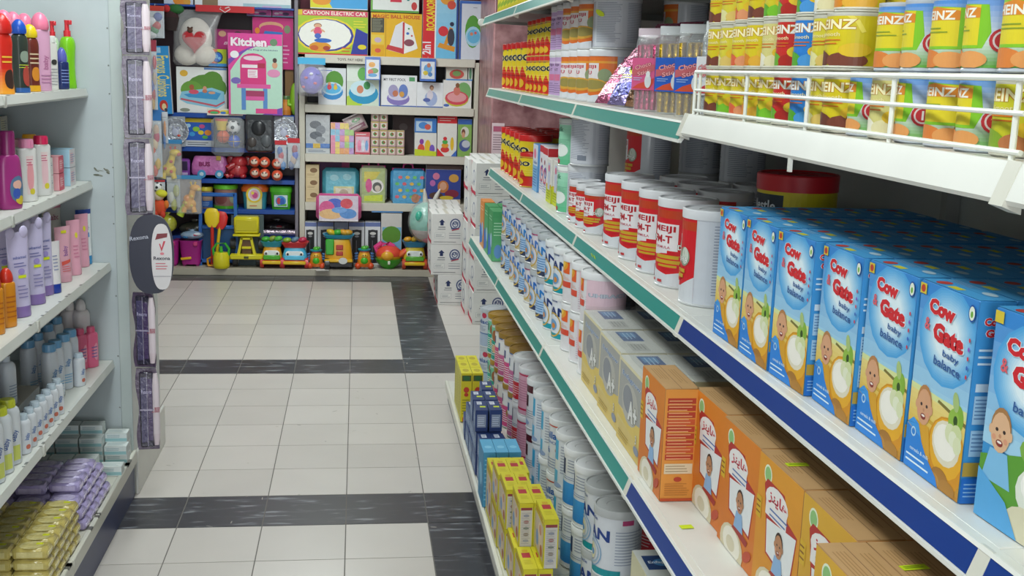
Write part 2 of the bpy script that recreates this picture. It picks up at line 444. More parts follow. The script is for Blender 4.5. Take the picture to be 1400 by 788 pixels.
for k, X, z in SH:
    for i in range(1, len(JY)-1):
        ya, yb = JY[i+1], JY[i]
        if k == 'S5' and yb < 3: continue
        if k == 'S2' and yb < 0: continue
        ws = k == 'S4' and yb < 2.2
        if ws: z = 1.578
        elif k == 'S4': z = 1.563
        b = MB()
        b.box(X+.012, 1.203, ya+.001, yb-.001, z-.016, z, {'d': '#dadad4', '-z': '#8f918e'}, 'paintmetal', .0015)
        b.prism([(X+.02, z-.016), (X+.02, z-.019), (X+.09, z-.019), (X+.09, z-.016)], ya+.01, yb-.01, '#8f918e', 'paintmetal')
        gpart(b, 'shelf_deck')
        if not ws:
            b = MB(); rail(b, X, ya, yb, z, '')
            r0 = gpart(b, 'price_rail')
            col = TEAL if yb > 2.2 else BLUE
            c = MB(); insert(c, X, ya, yb, z, col)
            o = c.build('price_strip', r0, Matrix.Translation((-1.0, -3.3, 0))); o['label'] = ('teal' if col == TEAL else 'dark blue')+' price strip'
        else:
            b = MB(); b.prism([(X+.012, z), (X, z), (X-.003, z-.007), (X-.014, z-.036), (X-.011, z-.041), (X+.012, z-.022)], ya, yb, '#e2e2dc', 'paintmetal')
            b.box(X+.1, X+.104, ya+.2, ya+.21, z-.06, z-.016, WHITE, 'paintmetal'); b.box(X-.012, X-.008, ya+.55, ya+.56, z-.06, z-.04, WHITE, 'paintmetal')
            r0 = gpart(b, 'front_lip', 'plain white front lip')
            # wire guard rail
            w = MB(); xr = X+.010
            for zz in (z+.080, z+.046, z+.008): w.tube([(xr, ya+.01, zz), (xr, yb-.01, zz)], .0028 if zz < z+.08 else .0036, '#eceee8', 'paintmetal', 8)
            for q in range(5):
                yy = ya+.03+(yb-ya-.06)*q/4
                w.tube([(xr+.003, yy, z-.002), (xr+.003, yy, z+.080)], .0034, '#eceee8', 'paintmetal', 8)
            w.tube([(xr, yb-.01, z+.080), (xr, yb-.01, z-.002)], .0034, '#eceee8', 'paintmetal', 8)
            w.tube([(xr, yb-.012, z+.080), (xr+.2, yb-.012, z+.080), (xr+.2, yb-.012, z)], .003, '#eceee8', 'paintmetal', 8)
            gpart(w, 'wire_guard', 'white wire guard rail')
        c = MB(); bracket(c, X, yb, z); gpart(c, 'shelf_bracket')
    if k == 'S4':
        c = MB(); bracket(c, X, 5.549, z)
# base deck and kick plate
for i in range(1, len(JY)-1):
    ya, yb = JY[i+1], JY[i]
    b = MB(); b.box(.45, 1.203, ya+.001, yb-.001, .08, .1, '#d3d2c8', 'paintmetal', .002)
    b.box(.447, .462, ya+.001, yb-.001, .062, .104, '#d9d7cc', 'paintmetal', .003); gpart(b, 'base_deck')
    b = MB(); b.box(.462, .475, ya+.001, yb-.001, 0, .08, '#55575f', 'paintmetal'); gpart(b, 'kick_plate')
# yellow-green price tags stuck along the rails
for (y, z, X) in ((3.05, 1.157, .641), (3.0, 1.157, .641), (2.02, .8, .55)):
    pass

# ------------------------------------------------------------------ left gondola
LX = {1.535: -.96, 1.205: -.955, .905: -.90, .535: -.90}
lg = empty('gondola_shelving', (-1.4, 2.8, 0)); tag(lg, 'worn white metal shelving with toiletries on the left ending at a pale grey panel', 'shelving')
def lpart(mb, name, label=None):
    o = mb.build(name, lg, Matrix.Translation((1.4, -2.8, 0)))
    if label: o['label'] = label
    return o
LJ = [4.298, 3.30, 2.30, 1.30]
b = MB(); b.box(-1.50, -1.48, 1.3, 4.298, 0, 2.15, '#a4a8a4', 'paintmetal'); lpart(b, 'back_panel')
for z, X in LX.items():
    for i in range(3):
        ya, yb = LJ[i+1], LJ[i]
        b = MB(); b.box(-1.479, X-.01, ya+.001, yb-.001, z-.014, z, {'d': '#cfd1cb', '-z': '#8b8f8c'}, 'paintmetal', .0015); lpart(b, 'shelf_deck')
        b = MB(); b.prism([(X-.012, z), (X, z+.001), (X+.006, z-.024), (X+.002, z-.03), (X-.012, z-.02)], ya+.001, yb-.001, '#cdcfca', 'paintmetal')
        b.box(X+.0005, X+.008, ya+.004, ya+.022, z-.032, z+.002, '#c2c3bc', 'plastic', .002)
        for q in range(7):      # chipped paint on the lip
            yy = random.uniform(ya, yb); b.box(X-.006, X+.001, yy, yy+random.uniform(.004, .02), z+.0008, z+.0014, '#6f716d', 'paintmetal')
        lpart(b, 'front_lip')
for i in range(3):
    ya, yb = LJ[i+1], LJ[i]
    b = MB(); b.box(-1.479, -.835, ya+.001, yb-.001, .162, .18, '#cccabd', 'paintmetal', .002); b.box(-.838, -.822, ya+.001, yb-.001, .135, .184, '#c9c8bd', 'paintmetal', .003)
    for q in range(6):
        yy = random.uniform(ya, yb); b.box(-.836, -.8215, yy, yy+random.uniform(.01, .04), .178, .1846, '#5a5a55', 'paintmetal')
    lpart(b, 'base_deck')
    b = MB(); b.box(-.85, -.835, ya+.001, yb-.001, .0, .16, '#2a3560', 'paintmetal'); lpart(b, 'kick_plate', 'dark blue kick plate')
# end panel facing the viewer, a thick unit of its own
pe = empty('partition_panel', (-1.3, 4.6, 0)); tag(pe, 'tall pale grey metal end panel with screws and a scuffed brown mark', 'panel')
b = MB(); b.box(-1.95, -.835, 4.302, 4.9, .0, 2.15, {'d': '#b6c0c3', '+x': '#c8ccca'}, 'paintmetal', .004)
o = b.build('panel', pe, Matrix.Translation((1.3, -4.6, 0)))
b = MB(); b.box(-.8345, -.822, 4.31, 4.93, 0, .17, '#d4d3cd', 'paintmetal', .003); b.build('skirting', pe, Matrix.Translation((1.3, -4.6, 0)))
b = MB(); b.box(-.875, -.8345, 4.296, 4.3015, .18, 2.15, '#b7c2c0', 'paintmetal', .001); 
b.build('edge_strip', pe, Matrix.Translation((1.3, -4.6, 0)))
for z in (.35, .55, .78, 1.05, 1.15, 1.34, 1.52, 1.62, 1.75):
    b = MB(); b.loft([(0, .003, .003, '#7c827f'), (.0015, .0022, .0022, '#7c827f')], 8, 'paintmetal'); b.build('screw', pe, Matrix.Translation((1.3, -4.6, 0)) @ Matrix.Translation((-.882, 4.3018, z)) @ Matrix.Rotation(pi/2, 4, 'X'))
b = MB(); mp = flat_map((-.885, 4.302, 1.235), (1, 0, 0), (0, 0, 1), 1, 1)
rr = random.Random(9)
for k in range(16): b.dec(mp, [('e', rr.uniform(-.055, .04), rr.uniform(-.012, .022), rr.uniform(.006, .014), rr.uniform(.001, .0035), rr.choice(['#5d6152', '#6f7263', '#83867a']), rr.uniform(-.9, .2))], 'card', .0006+k*.00005)
o = b.build('scuff_mark', pe, Matrix.Translation((1.3, -4.6, 0))); o['label'] = 'brown scuffed mark'

# ------------------------------------------------------------------ back shelving
BY = 9.2
bs = empty('toy_shelving', (.26, 9.45, 0)); tag(bs, 'cream wooden shelving full of boxed toys at the end of the aisle', 'shelving')
def bpart(mb, name): return mb.build(name, bs, Matrix.Translation((-.26, -9.45, 0)))
CR = '#cfcabb'
for x0, x1 in ((-.455, -.41), (.925, .96)):
    b = MB(); b.box(x0, x1, BY, 9.7, .14, 1.70, CR, 'card', .004); bpart(b, 'side_panel')
b = MB(); b.box(-.409, .924, 9.66, 9.7, .14, 1.68, '#3c3a3c', 'card'); bpart(b, 'back_panel')
WZ = [1.721, 1.335, 0.949, 0.563]
for z in WZ:
    b = MB(); b.box(-.409, .924, BY, 9.659, z-.02, z, CR, 'card', .002); bpart(b, 'shelf_board')
    b = MB(); b.box(-.409, .924, BY-.012, BY-.001, z-.062, z+.002, '#d6d1c4', 'card', .003)
    if z == WZ[0]: b.dec(flat_map((-.06, BY-.012, z-.045), (1, 0, 0), (0, 0, 1), 1, 1), [('t', 'TOYS. PAY HERE', 0, .014, .02, '#5a5650', {'bold': .02})], 'card')
    bpart(b, 'front_edge')
b = MB(); b.box(-1.55, .97, 9.0, 9.7, 0, .055, '#b9b1a0', 'tile_light', .003); struct(b.build('trim_1'))
# blue unit
bu = empty('toy_rack', (-1.0, 9.45, 0)); tag(bu, 'blue metal toy rack hung with packets at the back left', 'shelving')
def upart(mb, name): return mb.build(name, bu, Matrix.Translation((1.0, -9.45, 0)))
b = MB(); b.box(-1.72, -.50, 9.62, 9.64, .06, 2.45, '#41202c', 'paintmetal'); upart(b, 'back_panel')
for x in (-1.72, -.49):
    b = MB(); b.box(x, x+.028, BY+.02, 9.6, .06, 2.45, '#7d7782', 'paintmetal', .003); upart(b, 'upright')
UZ = [1.243, 0.981, 0.734, 0.495, 0.280, 2.062]
for z in UZ:
    b = MB(); b.box(-1.69, -.492, BY, 9.6, z-.014, z, '#1c4aa0', 'paintmetal', .002)
    if z < 2.0: b.box(-1.69, -.492, BY-.006, BY-.0005, z-.034, z+.001, '#184a9f', 'paintmetal', .002)
    upart(b, 'shelf_board')

# ================================================================== TINS
def M4(x, y, z): return Matrix.Translation((x, y, z))
def tin(name, r, h, body, lid, specs, lidh=.014, mat='tinprint', rim='#c9cbcc', a0=0, ridges=True, lidr=1.03, back=None, bands=None):
    """round tin: body (with seamed rims), plastic lid, printed label"""
    t = empty(name)
    b = MB(); hb = h-lidh if lid else h
    e = .0018
    rings = [(0, r*.97, r*.97, rim), (0.0005, r+e, r+e, rim), (.004, r+e, r+e, rim), (.0055, r, r, body)]
    for (z, c) in (bands or []): rings += [(z*h, r, r, c)]
    rings += [(hb-.006, r, r, rim), (hb-.004, r+e, r+e, rim), (hb, r+e, r+e, rim), (hb+.0004, r*.95, r*.95, rim), (hb-.002, r*.94, r*.94, '#d8d9d8')]
    b.loft(rings, 32, mat); b.build('tin_body', t)
    if lid:
        R = r*lidr
        l = MB(); l.loft([(hb-.006, R, R, lid), (hb+lidh-.003, R*1.005, R*1.005, lid), (hb+lidh, R*.975, R*.975, lid), (hb+lidh+.0003, R*.93, R*.93, lid), (hb+lidh-.003, R*.90, R*.90, lid), (hb+lidh-.003, R*.5, R*.5, lid), (hb+lidh-.0045, R*.48, R*.48, lid)], 32, 'lidplastic')
        l.build('lid', t)
    if specs:
        d = MB(); d.dec(cyl_map(r, h, 0, a0), specs, 'print'); 
        if back: d.dec(cyl_map(r, h, 0, a0+pi), back, 'print')
        d.build('label_print', t)
    return t
def finecol(c='#9aa2b4', u=.62, top=.92, n=26): return [('l', -u, .1, -.03, top, n, c), ('l', .05, .1, u, top-.05, n-2, c)]
MEIJI_BACK = [('r', -.75, .05, .75, .95, '#cfd2da'), ('l', -.66, .12, -.06, .86, 24, '#9096a8'), ('l', .04, .12, .66, .86, 24, '#9096a8'), ('t', 'MEIJI FM-T', -.3, .905, .022, '#b8304a'), ('r', .35, .1, .6, .19, '#7f8694')]
def meiji(name, r, h, c1='#d3202b', c2='#b4202c', word='MEIJI', acc='#c9a42c', a0=0):
    S = [('r', -.62, .08, .62, .9, c1), ('r', -.62, .78, .62, .87, '#c0401f'), ('p', [(-.62, .30), (-.3, .19), (.0, .15), (.3, .19), (.62, .30), (.62, .02), (-.62, .02)], '#d6d9df'),
         ('r', -.46, .42, .2, .72, '#e9e6e8'), ('r', -.6, .36, .0, .44, '#e2dfe2'),
         ('t', word, -.13, .655, .085, c2, {'bold': .03, 'w': .56}), ('t', 'FM-T', -.15, .545, .085, c2, {'bold': .03, 'w': .48}), ('t', 'FORMULA', -.15, .455, .03, '#c2566a', {'w': .42}),
         ('e', .38, .5, .14, .10, '#8e9a84'), ('e', .40, .51, .09, .09, '#cdd3c8'), ('t', 'DHA', .34, .47, .055, '#f2f2ee', {'ol': '#5c6e60', 'w': .28, 'bold': .02}),
         ('e', .0, .30, .34, .09, c1), ('r', -.26, .33, .42, .37, acc), ('r', -.30, .275, .38, .315, acc), ('r', -.2, .235, .2, .26, acc),
         ('r', -.42, .055, -.3, .085, '#c43a3e'), ('r', -.2, .055, -.08, .085, '#c43a3e'), ('r', -.55, .08, -.5, .22, '#c43a3e')]
    return tin(name, r, h, '#d3d6de', '#d9dade', S, a0=a0, back=MEIJI_BACK)
T_red = meiji('milk_powder_tin', .066, .20)
T_reds = meiji('milk_powder_tin', .050, .135)
ORS = lambda: [('r', -.62, .12, .62, .88, '#e0702a'), ('r', -.62, .74, .62, .78, '#e8a23a'), ('r', -.62, .30, .62, .33, '#eaaa3e'), ('r', -.48, .44, .22, .74, '#e6dfe0'),
    ('t', 'MEIJI', -.12, .665, .075, '#c0304a', {'bold': .03, 'w': .54}), ('t', 'FU', -.14, .56, .07, '#c0304a', {'bold': .03, 'w': .3}),
    ('e', .36, .52, .16, .12, '#8f9d77'), ('e', .0, .33, .46, .13, '#d8a23a'), ('e', .05, .34, .36, .09, '#9a8c4a'), ('p', [(-.62, .2), (0, .13), (.62, .2), (.62, .02), (-.62, .02)], '#d3d6de')]
T_orange = tin('follow_up_milk_tin', .064, .155, '#d0d3dc', '#dfe0e4', ORS(), back=MEIJI_BACK)
T_bulk = tin('bulk_milk_tin', .070, .155, '#b9bdca', '#d5d7dc', ORS(), back=MEIJI_BACK)
LIL = [('r', -.6, .04, .6, .92, '#c3a3cf'), ('r', -.6, .74, .6, .78, '#d9c4df'), ('t', 'MEIJI', 0, .70, .06, '#5a3a66', {'bold': .02, 'w': .5}), ('t', 'FM-T', 0, .60, .06, '#5a3a66', {'bold': .02, 'w': .4}), ('r', -.6, .36, .3, .5, '#d7769a'), ('l', -.5, .08, .5, .32, 5, '#8f74a0')]
T_lilac = tin('milk_powder_tin', .050, .155, '#c9cdd6', '#e4e4e6', LIL, back=MEIJI_BACK)
def nidospec(big):
    S = [('r', -1.57, .0, 1.57, .30, '#d02a1c'), ('r', -.75, .30, .75, .92, '#e9cf22'), ('r', -1.57, .30, -.75, .92, '#c9b13c'), ('r', .75, .30, 1.57, .92, '#c9b13c'),
         ('p', [(-.5, .30), (-.42, .45), (-.28, .62), (-.2, .44), (0, .38), (.2, .52), (.36, .34), (.5, .3)], '#d02a1c'), ('r', -1.57, .30, 1.57, .33, '#a9251a'),
         ('e', -.2, .86, .12, .05, '#dfe3ea'), ('r', -.26, .83, -.14, .88, '#5d86b8'),
         ('t', 'NIDO', 0, .685, .14, '#20252a', {'bold': .05, 'w': 1.15, 'ol': '#f3ecc0'}), ('t', 'Nestle', .0, .86, .045, '#3a4a66', {'w': .34}),
         ('e', .1, .17, .2, .09, '#e8b52a'), ('e', -.3, .15, .12, .07, '#f0d8a0')]
    if big: S += [('r', -1.57, .5, 1.57, .504, '#fff6b0'), ('r', -1.57, .44, 1.57, .444, '#fff6b0'), ('r', -1.57, .38, 1.57, .383, '#fff2a0')]
    return S
T_nido = tin('milk_powder_tin', .070, .205, '#dcc02a', '#cf2323', nidospec(True), lidh=.02, rim='#c9a83a')
T_nidos = tin('milk_powder_tin', .050, .14, '#dcc02a', '#cf2323', nidospec(True), lidh=.015, rim='#c9a83a')
GRN = [('r', -.7, .04, .7, .9, '#5fbf8d', '#a9e0c4'), ('t', 'Semilk', -.1, .78, .1, '#2a6b52', {'bold': .02, 'w': .6}), ('t', 'MIX', -.1, .64, .06, '#2a6b52', {'bold': .02}), ('e', .1, .34, .3, .14, '#e8f0ea'), ('e', -.15, .12, .09, .05, '#9c2b52'), ('e', 0, .1, .08, .05, '#c4304a'), ('l', -.4, .45, .5, .58, 4, '#7eb79c')]
T_green = tin('milk_powder_tin', .056, .158, '#9bd8b8', '#e2e6e2', GRN, back=[('r', -.8, .04, .8, .92, '#cfd6da'), ('l', -.6, .12, .6, .86, 24, '#8e98a6')])
def nan(lid='#b4b6b6', tl='#0f8f98', r=.066, h=.195, body='#d7dae0'):
    S = [('r', -.75, .03, .75, .13, tl), ('r', -.75, .13, .75, .135, '#b8bcc4'), ('t', 'NAN', 0, .62, .17, '#1f3f86', {'bold': .035, 'w': 1.0}), ('t', 'Nestle', -.05, .83, .05, '#3d5796', {'w': .42}),
         ('r', .75, .80, 1.0, .87, '#b04070'), ('l', .62, .2, 1.3, .72, 12, '#9aa3b6'), ('a', 0, .33, .30, .33, 0, 6.3, '#7fa3c4'), ('a', 0, .33, .22, .26, 0, 6.3, '#9fb6c8'), ('e', 0, .33, .14, .12, '#e2ddb8'), ('e', .03, .32, .07, .05, '#5f8fc0'), ('e', -.05, .37, .05, .03, '#b08840')]
    return tin('baby_formula_tin', r, h, body, lid, S, lidh=.016, back=[('r', -.5, .1, .5, .9, '#cdd0d8'), ('l', -.42, .14, .42, .86, 26, '#8d94a8')])
T_nan = nan(); T_nanw = nan('#e6e8ea'); T_nanblue = nan('#b9c2cc', '#6fa9cf')
T_nans = nan('#aab1b8', '#2a3f72', .060, .165)
def strip_tin(body, specs, lid, r=.066, h=.195): return tin('baby_formula_tin', r, h, body, lid, specs, lidh=.016, back=[('r', -.5, .1, .5, .9, '#d4d2d8'), ('l', -.42, .14, .42, .86, 26, '#9a9cae')])
def two(c1, c2, word, wc, c3='#e8eaee'): return [('r', -.8, .03, .8, .50, c1), ('r', -.5, .52, .35, .82, c3), ('r', -.45, .58, .05, .76, c2), ('t', word, -.2, .67, .08, wc, {'bold': .03}), ('l', -.55, .12, .5, .42, 6, '#f2f2f2'), ('l', -.6, .86, .5, .92, 2, '#8490a8')]
T_s_teal = strip_tin('#d8e4e0', two('#1fa392', '#2a7a68', '1', '#ffffff', '#79c9a8')+[('e', .3, .62, .2, .14, '#a5643a'), ('e', .28, .3, .16, .1, '#d9b08a'), ('r', -.1, .9, .15, .96, '#d4e02a')], '#a8832e')
T_s_pink = strip_tin('#e2dade', two('#d64c8c', '#27407e', '2', '#ffffff')+[('e', .4, .35, .14, .1, '#9c7a3a')], '#9b7a35')
T_s_pink2 = strip_tin('#dfd8e0', two('#c8689c', '#3a5ea0', '3', '#ffffff')+[('r', -.5, .86, .2, .92, '#3f6fb4')], '#957431')
T_s_grey = strip_tin('#c6cdd8', [('r', -.8, .03, .8, .34, '#a9b9d0'), ('r', -.8, .34, .8, .37, '#5d78a8'), ('t', 'Bebelac', 0, .66, .11, '#3b5c9c', {'bold': .02, 'w': 1.1}), ('e', .35, .82, .12, .07, '#c03050'), ('l', -.6, .42, .6, .56, 4, '#8793ab')], '#b9bfc6')
T_s_red = strip_tin('#dfe0e4', [('r', -.8, .08, .8, .45, '#d23240'), ('r', -.4, .58, .1, .84, '#223b6e'), ('t', 'S', -.15, .71, .12, '#ffffff', {'bold': .03}), ('l', -.5, .14, .5, .38, 5, '#f0d0d4'), ('l', -.3, .48, .6, .55, 2, '#7c86a0')], '#dfe1e2')
T_s_rose = strip_tin('#d9b4c2', [('r', -.9, .04, .9, .9, '#dba4b8'), ('r', -.9, .12, .9, .16, '#c42d58'), ('r', -.9, .84, .9, .87, '#c42d58'), ('l', -.5, .3, .7, .76, 9, '#c27c96')], '#dcdcde')
T_s_maroon = strip_tin('#e6e6e8', [('r', -.8, .74, .3, .9, '#57202a'), ('r', -.5, .45, .1, .68, '#4a1c28'), ('t', 'a', -.2, .56, .1, '#ffffff', {'bold': .03}), ('e', -.1, .13, .28, .06, '#9fb4d8'), ('l', -.5, .22, .5, .4, 4, '#a6a9b4')], '#e3e4e5')
T_s_sky = strip_tin('#e4e8ee', [('r', -.55, .52, .1, .86, '#46b1dc'), ('r', -.55, .14, .1, .34, '#66bde2'), ('t', 'A', -.2, .69, .1, '#ffffff', {'bold': .03}), ('t', '1', -.2, .24, .08, '#ffffff', {'bold': .03}), ('e', 0, .09, .26, .05, '#9fb4d8'), ('l', .2, .3, .8, .8, 10, '#a4abc0')], '#e5e6e7')
T_s_sim = strip_tin('#e2e4e8', [('t', 'Similac', 0, .70, .13, '#2b62ae', {'bold': .03, 'w': 1.0}), ('t', 'ADVANCE', 0, .57, .05, '#2b62ae', {'w': .7}), ('r', -.8, .86, .8, .90, '#d2584a'), ('l', -.5, .1, .5, .3, 4, '#8fa0c0'), ('t', 'alfa', -.05, .42, .1, '#2b62ae', {'bold': .02}), ('e', .4, .45, .1, .06, '#d2843a')], '#e0e2e3')
T_s_num = strip_tin('#e4e6ea', [('r', -.8, .08, .8, .44, '#2f86cf', '#4aa2e0'), ('r', -.5, .56, .0, .82, '#1f3a6c'), ('t', '3', -.25, .69, .15, '#ffffff', {'bold': .03}), ('l', -.1, .48, .6, .55, 2, '#8fa0c0'), ('l', .1, .6, .8, .84, 5, '#9aa3b8')], '#e6e7e8')
ORW = [('r', -.45, .62, .3, .86, '#e8632a'), ('e', -.1, .80, .34, .14, '#e9a22c'), ('e', -.1, .82, .24, .10, '#f0c850'), ('t', 'E', -.15, .68, .1, '#ffffff', {'bold': .03}), ('r', -.5, .34, .35, .46, '#d9503a'), ('l', -.5, .49, .35, .58, 3, '#e9b09a'), ('l', .4, .1, 1.4, .55, 10, '#c9b4c4'), ('r', .42, .3, 1.5, .9, '#e3c4d0'), ('t', 'UHRACT', .95, .58, .075, '#c4c8d4', {'bold': .03, 'w': .9, 'ol': '#9aa0b4'})]
T_ow = strip_tin('#e0dfe4', ORW, '#dfe1e4')

def stack(proto, X, Y, z, h, n, labf, cat, group=None, rz=-pi/2, jit=.003):
    for k in range(n):
        put(proto, (X+random.uniform(-jit, jit), Y+random.uniform(-jit, jit), z+k*(h+.0006)), rz+random.uniform(-.15, .15), labf(k), cat, group)
LV = ['bottom', 'second', 'third', 'fourth']
# --- middle shelf (z 1.18): far end to near
Z3 = 1.1805
for i, y in enumerate((5.40, 5.25, 5.10, 4.95, 4.80)):
    put(T_nido, (.748, y, Z3), -pi/2-.1+random.uniform(-.1, .1), 'large yellow and red milk tin on the third shelf, %s of five' % pos(i, 5), 'tin', 'large yellow milk tins on the third shelf')
for i, y in enumerate((5.36, 5.21, 5.06)):
    put(T_nido, (.90, y, Z3), -pi/2, 'yellow red-lidded tin behind the front row at the far end of the third shelf', 'tin', 'yellow tins behind the front row, third shelf')
put(T_nidos, (.715, 4.655, Z3), -1.5, 'short red and yellow milk tin beside the pale blue carton on the third shelf', 'tin')
# --- upper shelf (z 1.56)
Z4 = 1.5635
for i, y in enumerate((5.42, 5.27, 5.12, 4.97, 4.82)):
    put(T_nido, (.745, y, Z4), -pi/2-.1+random.uniform(-.1, .1), 'tall yellow and red milk tin on the upper shelf, %s of five' % pos(i, 5), 'tin', 'large yellow milk tins on the upper shelf')
for k in (0, 1):
    for i, y in enumerate((4.64, 4.53, 4.42, 4.31, 4.20)):
        put(T_nidos, (.725, y, Z4+k*.1406), -pi/2+random.uniform(-.1, .1), 'small yellow and red milk tin, %s of five, %s layer, upper shelf' % (pos(i, 5), ['lower', 'top'][k]), 'tin', 'small yellow milk tins stacked two high')
        if i in (1, 3): put(T_nidos, (.84, y, Z4+k*.1406), -pi/2, 'small yellow tin hidden behind the front stack on the upper shelf', 'tin', 'small yellow tins behind the front stack')
for k in (0, 1):
    for i, y in enumerate((4.07, 3.955)):
        put(T_lilac, (.725, y, Z4+k*.1556), -pi/2+.1, '%s lilac milk tin of the %s pair, upper shelf' % (['lower', 'top'][k], ['far', 'near'][i]), 'tin', 'lilac tins on the upper shelf')
    for i, y in enumerate((3.81, 3.67, 3.53)):
        put(T_orange, (.735, y, Z4+k*.1556), -pi/2+.45-.05*i, 'orange and white tin, %s of three in the %s layer, upper shelf' % (['farthest', 'middle', 'nearest'][i], ['lower', 'top'][k]), 'tin', 'orange tins stacked on the upper shelf')
put(T_bulk, (.755, 3.375, Z4+.1556), -pi+.15, 'wide silver-grey tin with a lime price dot, turned sideways on the upper shelf stack', 'tin')
put(T_bulk, (.75, 3.38, Z4), -pi/2+.3, 'wide orange and grey tin under the sideways silver tin on the upper shelf', 'tin')
put(T_orange, (.96, 3.37, Z4+.1556), -pi/2-.3, 'orange and grey tin standing far back on the upper shelf', 'tin')
put(T_orange, (.96, 3.37, Z4), -pi/2-.3, 'orange and grey tin at the foot of the rear stack, upper shelf', 'tin')
m = MB(); m.dec(cyl_map(.070, .155, 0, .35), [('e', 0, .66, .14, .05, '#d8ea1a', -.4)], 'print', .002)
o = m.build('price_dot'); o.location = (.755, 3.375, Z4+.1556); o.rotation_euler = (0, 0, -pi/2+.55-.35)
tag(o, 'lime green price sticker on the wide silver-grey tin', 'sticker')
# --- red tins on the middle shelf
for i, y in enumerate((3.56, 3.44, 3.31)):
    put(T_reds, (.72, y, Z3), -pi/2+.5, 'short red and white formula tin, %s of three under the tall silver tins' % ['farthest', 'middle', 'nearest'][i], 'tin', 'short red tins in front')
RY = (3.06, 2.86, 2.67, 2.49, 2.29)
for i, y in enumerate(RY):
    put(T_red, (.742, y, Z3), -pi/2+(.65, .62, .58, .62, -.55)[i], 'tall red and white tin, %s of five along the third shelf edge' % pos(i, 5), 'tin', 'tall red tins along the shelf edge')
for i, y in enumerate((3.02, 2.84, 2.66)):
    put(T_red, (.885, y, Z3), -pi/2+.4, 'tall red and white tin in the second row from the edge, partly hidden, third shelf', 'tin', 'red tins in the second row')
for i, y in enumerate((2.83, 2.62)):
    put(T_red, (1.03, y, Z3), -pi+.2, 'white-lidded tin at the back behind the red tins, third shelf', 'tin', 'red tins in the third row')
SIL = tin('milk_powder_tin', .062, .175, '#c3c7d0', '#d5d7db', MEIJI_BACK, back=MEIJI_BACK)
put(T_green, (.728, 3.80, Z3), -pi/2+.1, 'lower pale green milk tin with berries, under its twin', 'tin')
put(T_green, (.728, 3.80, Z3+.1586), -pi/2+.15, 'upper pale green milk tin with white lid, stacked on its twin', 'tin')
put(SIL, (.745, 3.665, Z3), -pi/2, 'silver tin of fine print at the bottom of the stack beside the green tins', 'tin')
put(SIL, (.745, 3.64, Z3+.1756), -pi/2, 'silver tin of fine print on top of the stack beside the green tins', 'tin')
put(T_reds, (.88, 3.35, Z3), -pi/2, 'red and white tin supporting the rear red tin, third shelf', 'tin')
put(T_red, (.86, 3.33, Z3+.1356), -pi/2-.25, 'tall red and white tin raised on a short one behind the red row', 'tin')
put(SIL, (1.08, 3.12, Z3), -pi+.3, 'grey-backed tin standing deep on the third shelf', 'tin')
put(SIL, (1.08, 3.12, Z3+.1756), -pi+.3, 'grey-backed tin stacked on another deep on the third shelf', 'tin')
put(SIL, (1.04, 3.40, Z3+.0), -pi+.3, 'grey tin deep behind the silver stack, third shelf', 'tin')
put(SIL, (1.04, 3.40, Z3+.1756), -pi+.3, 'grey tin on top of another behind the silver stack, third shelf', 'tin')
# the yellow tin with red lid at the very back
T_nes = tin('milk_powder_tin', .085, .27, '#d9c21e', '#c8202a', [('r', -1.5, .1, 1.5, .9, '#dcc51e'), ('r', -.5, .66, .2, .84, '#202a38'), ('t', 'Nestle', -.15, .75, .085, '#d9dde2', {'w': .5, 'bold': .02}), ('e', -.55, .45, .14, .12, '#2a2e2a'), ('e', .3, .48, .12, .1, '#2a2e2a'), ('r', -1.4, .5, -1.1, .84, '#cfe0d0')], lidh=.03)
put(T_nes, (.95, 2.375, Z3), -1.1, 'big yellow tin with red lid at the very back of the third shelf', 'tin')

# --- second shelf (z .84)
Z2 = .8405
# shorter formula tins stacked two high under the low third shelf
def small(body, specs, lid): return tin('baby_formula_tin', .062, .1425, body, lid, specs, lidh=.013, back=[('r', -.5, .1, .5, .9, '#cdd0d8'), ('l', -.42, .14, .42, .86, 22, '#8d94a8')])
NANS = lambda tl, wc='#1f3f86': [('r', -.75, .03, .75, .15, tl), ('t', 'NAN', 0, .62, .19, wc, {'bold': .035, 'w': 1.0}), ('t', 'Nestle', -.05, .85, .05, '#3d5796', {'w': .42}), ('a', 0, .33, .27, .31, 0, 6.3, '#c9a64a'), ('e', 0, .33, .17, .12, '#6fa0cc'), ('e', .03, .31, .08, .06, '#d98a3a'), ('l', .6, .2, 1.3, .8, 12, '#9aa3b6')]
S_a = small('#cfd7e4', NANS('#2c3a5c', '#2f6fc0'), '#b3b8bc'); S_b = small('#c9d8ea', NANS('#3c4660', '#2f7fc8')+[('r', -.75, .15, .75, .5, '#a9c7e6'), ('l', -.6, .18, .6, .46, 5, '#3f78b8')], '#b3b8bc')
S_c = small('#dcd8e0', NANS('#c9bfa4', '#4a78c0')+[('r', -.75, .84, .75, .94, '#b52f74')], '#b3b8bc'); S_w = small('#e0e5ec', NANS('#0f97a6', '#1f3a78'), '#dfe2e4')
S_o = small('#e2e0e4', ORW, '#e2e3e5')
ys = [4.62, 4.485, 4.35, 4.215, 4.08, 3.945, 3.81, 3.67]
for i, y in enumerate(ys):
    for k in (0, 1):
        pr = [S_a, S_b, S_c, S_b][(i+2*k+i//3) % 4]
        put(pr, (.655, y, Z2+k*.1431), -pi/2+.1, 'silver and blue formula tin, %s along the second shelf, %s layer' % (pos(i, 8), ['lower', 'upper'][k]), 'tin', 'silver and blue formula tins two high')
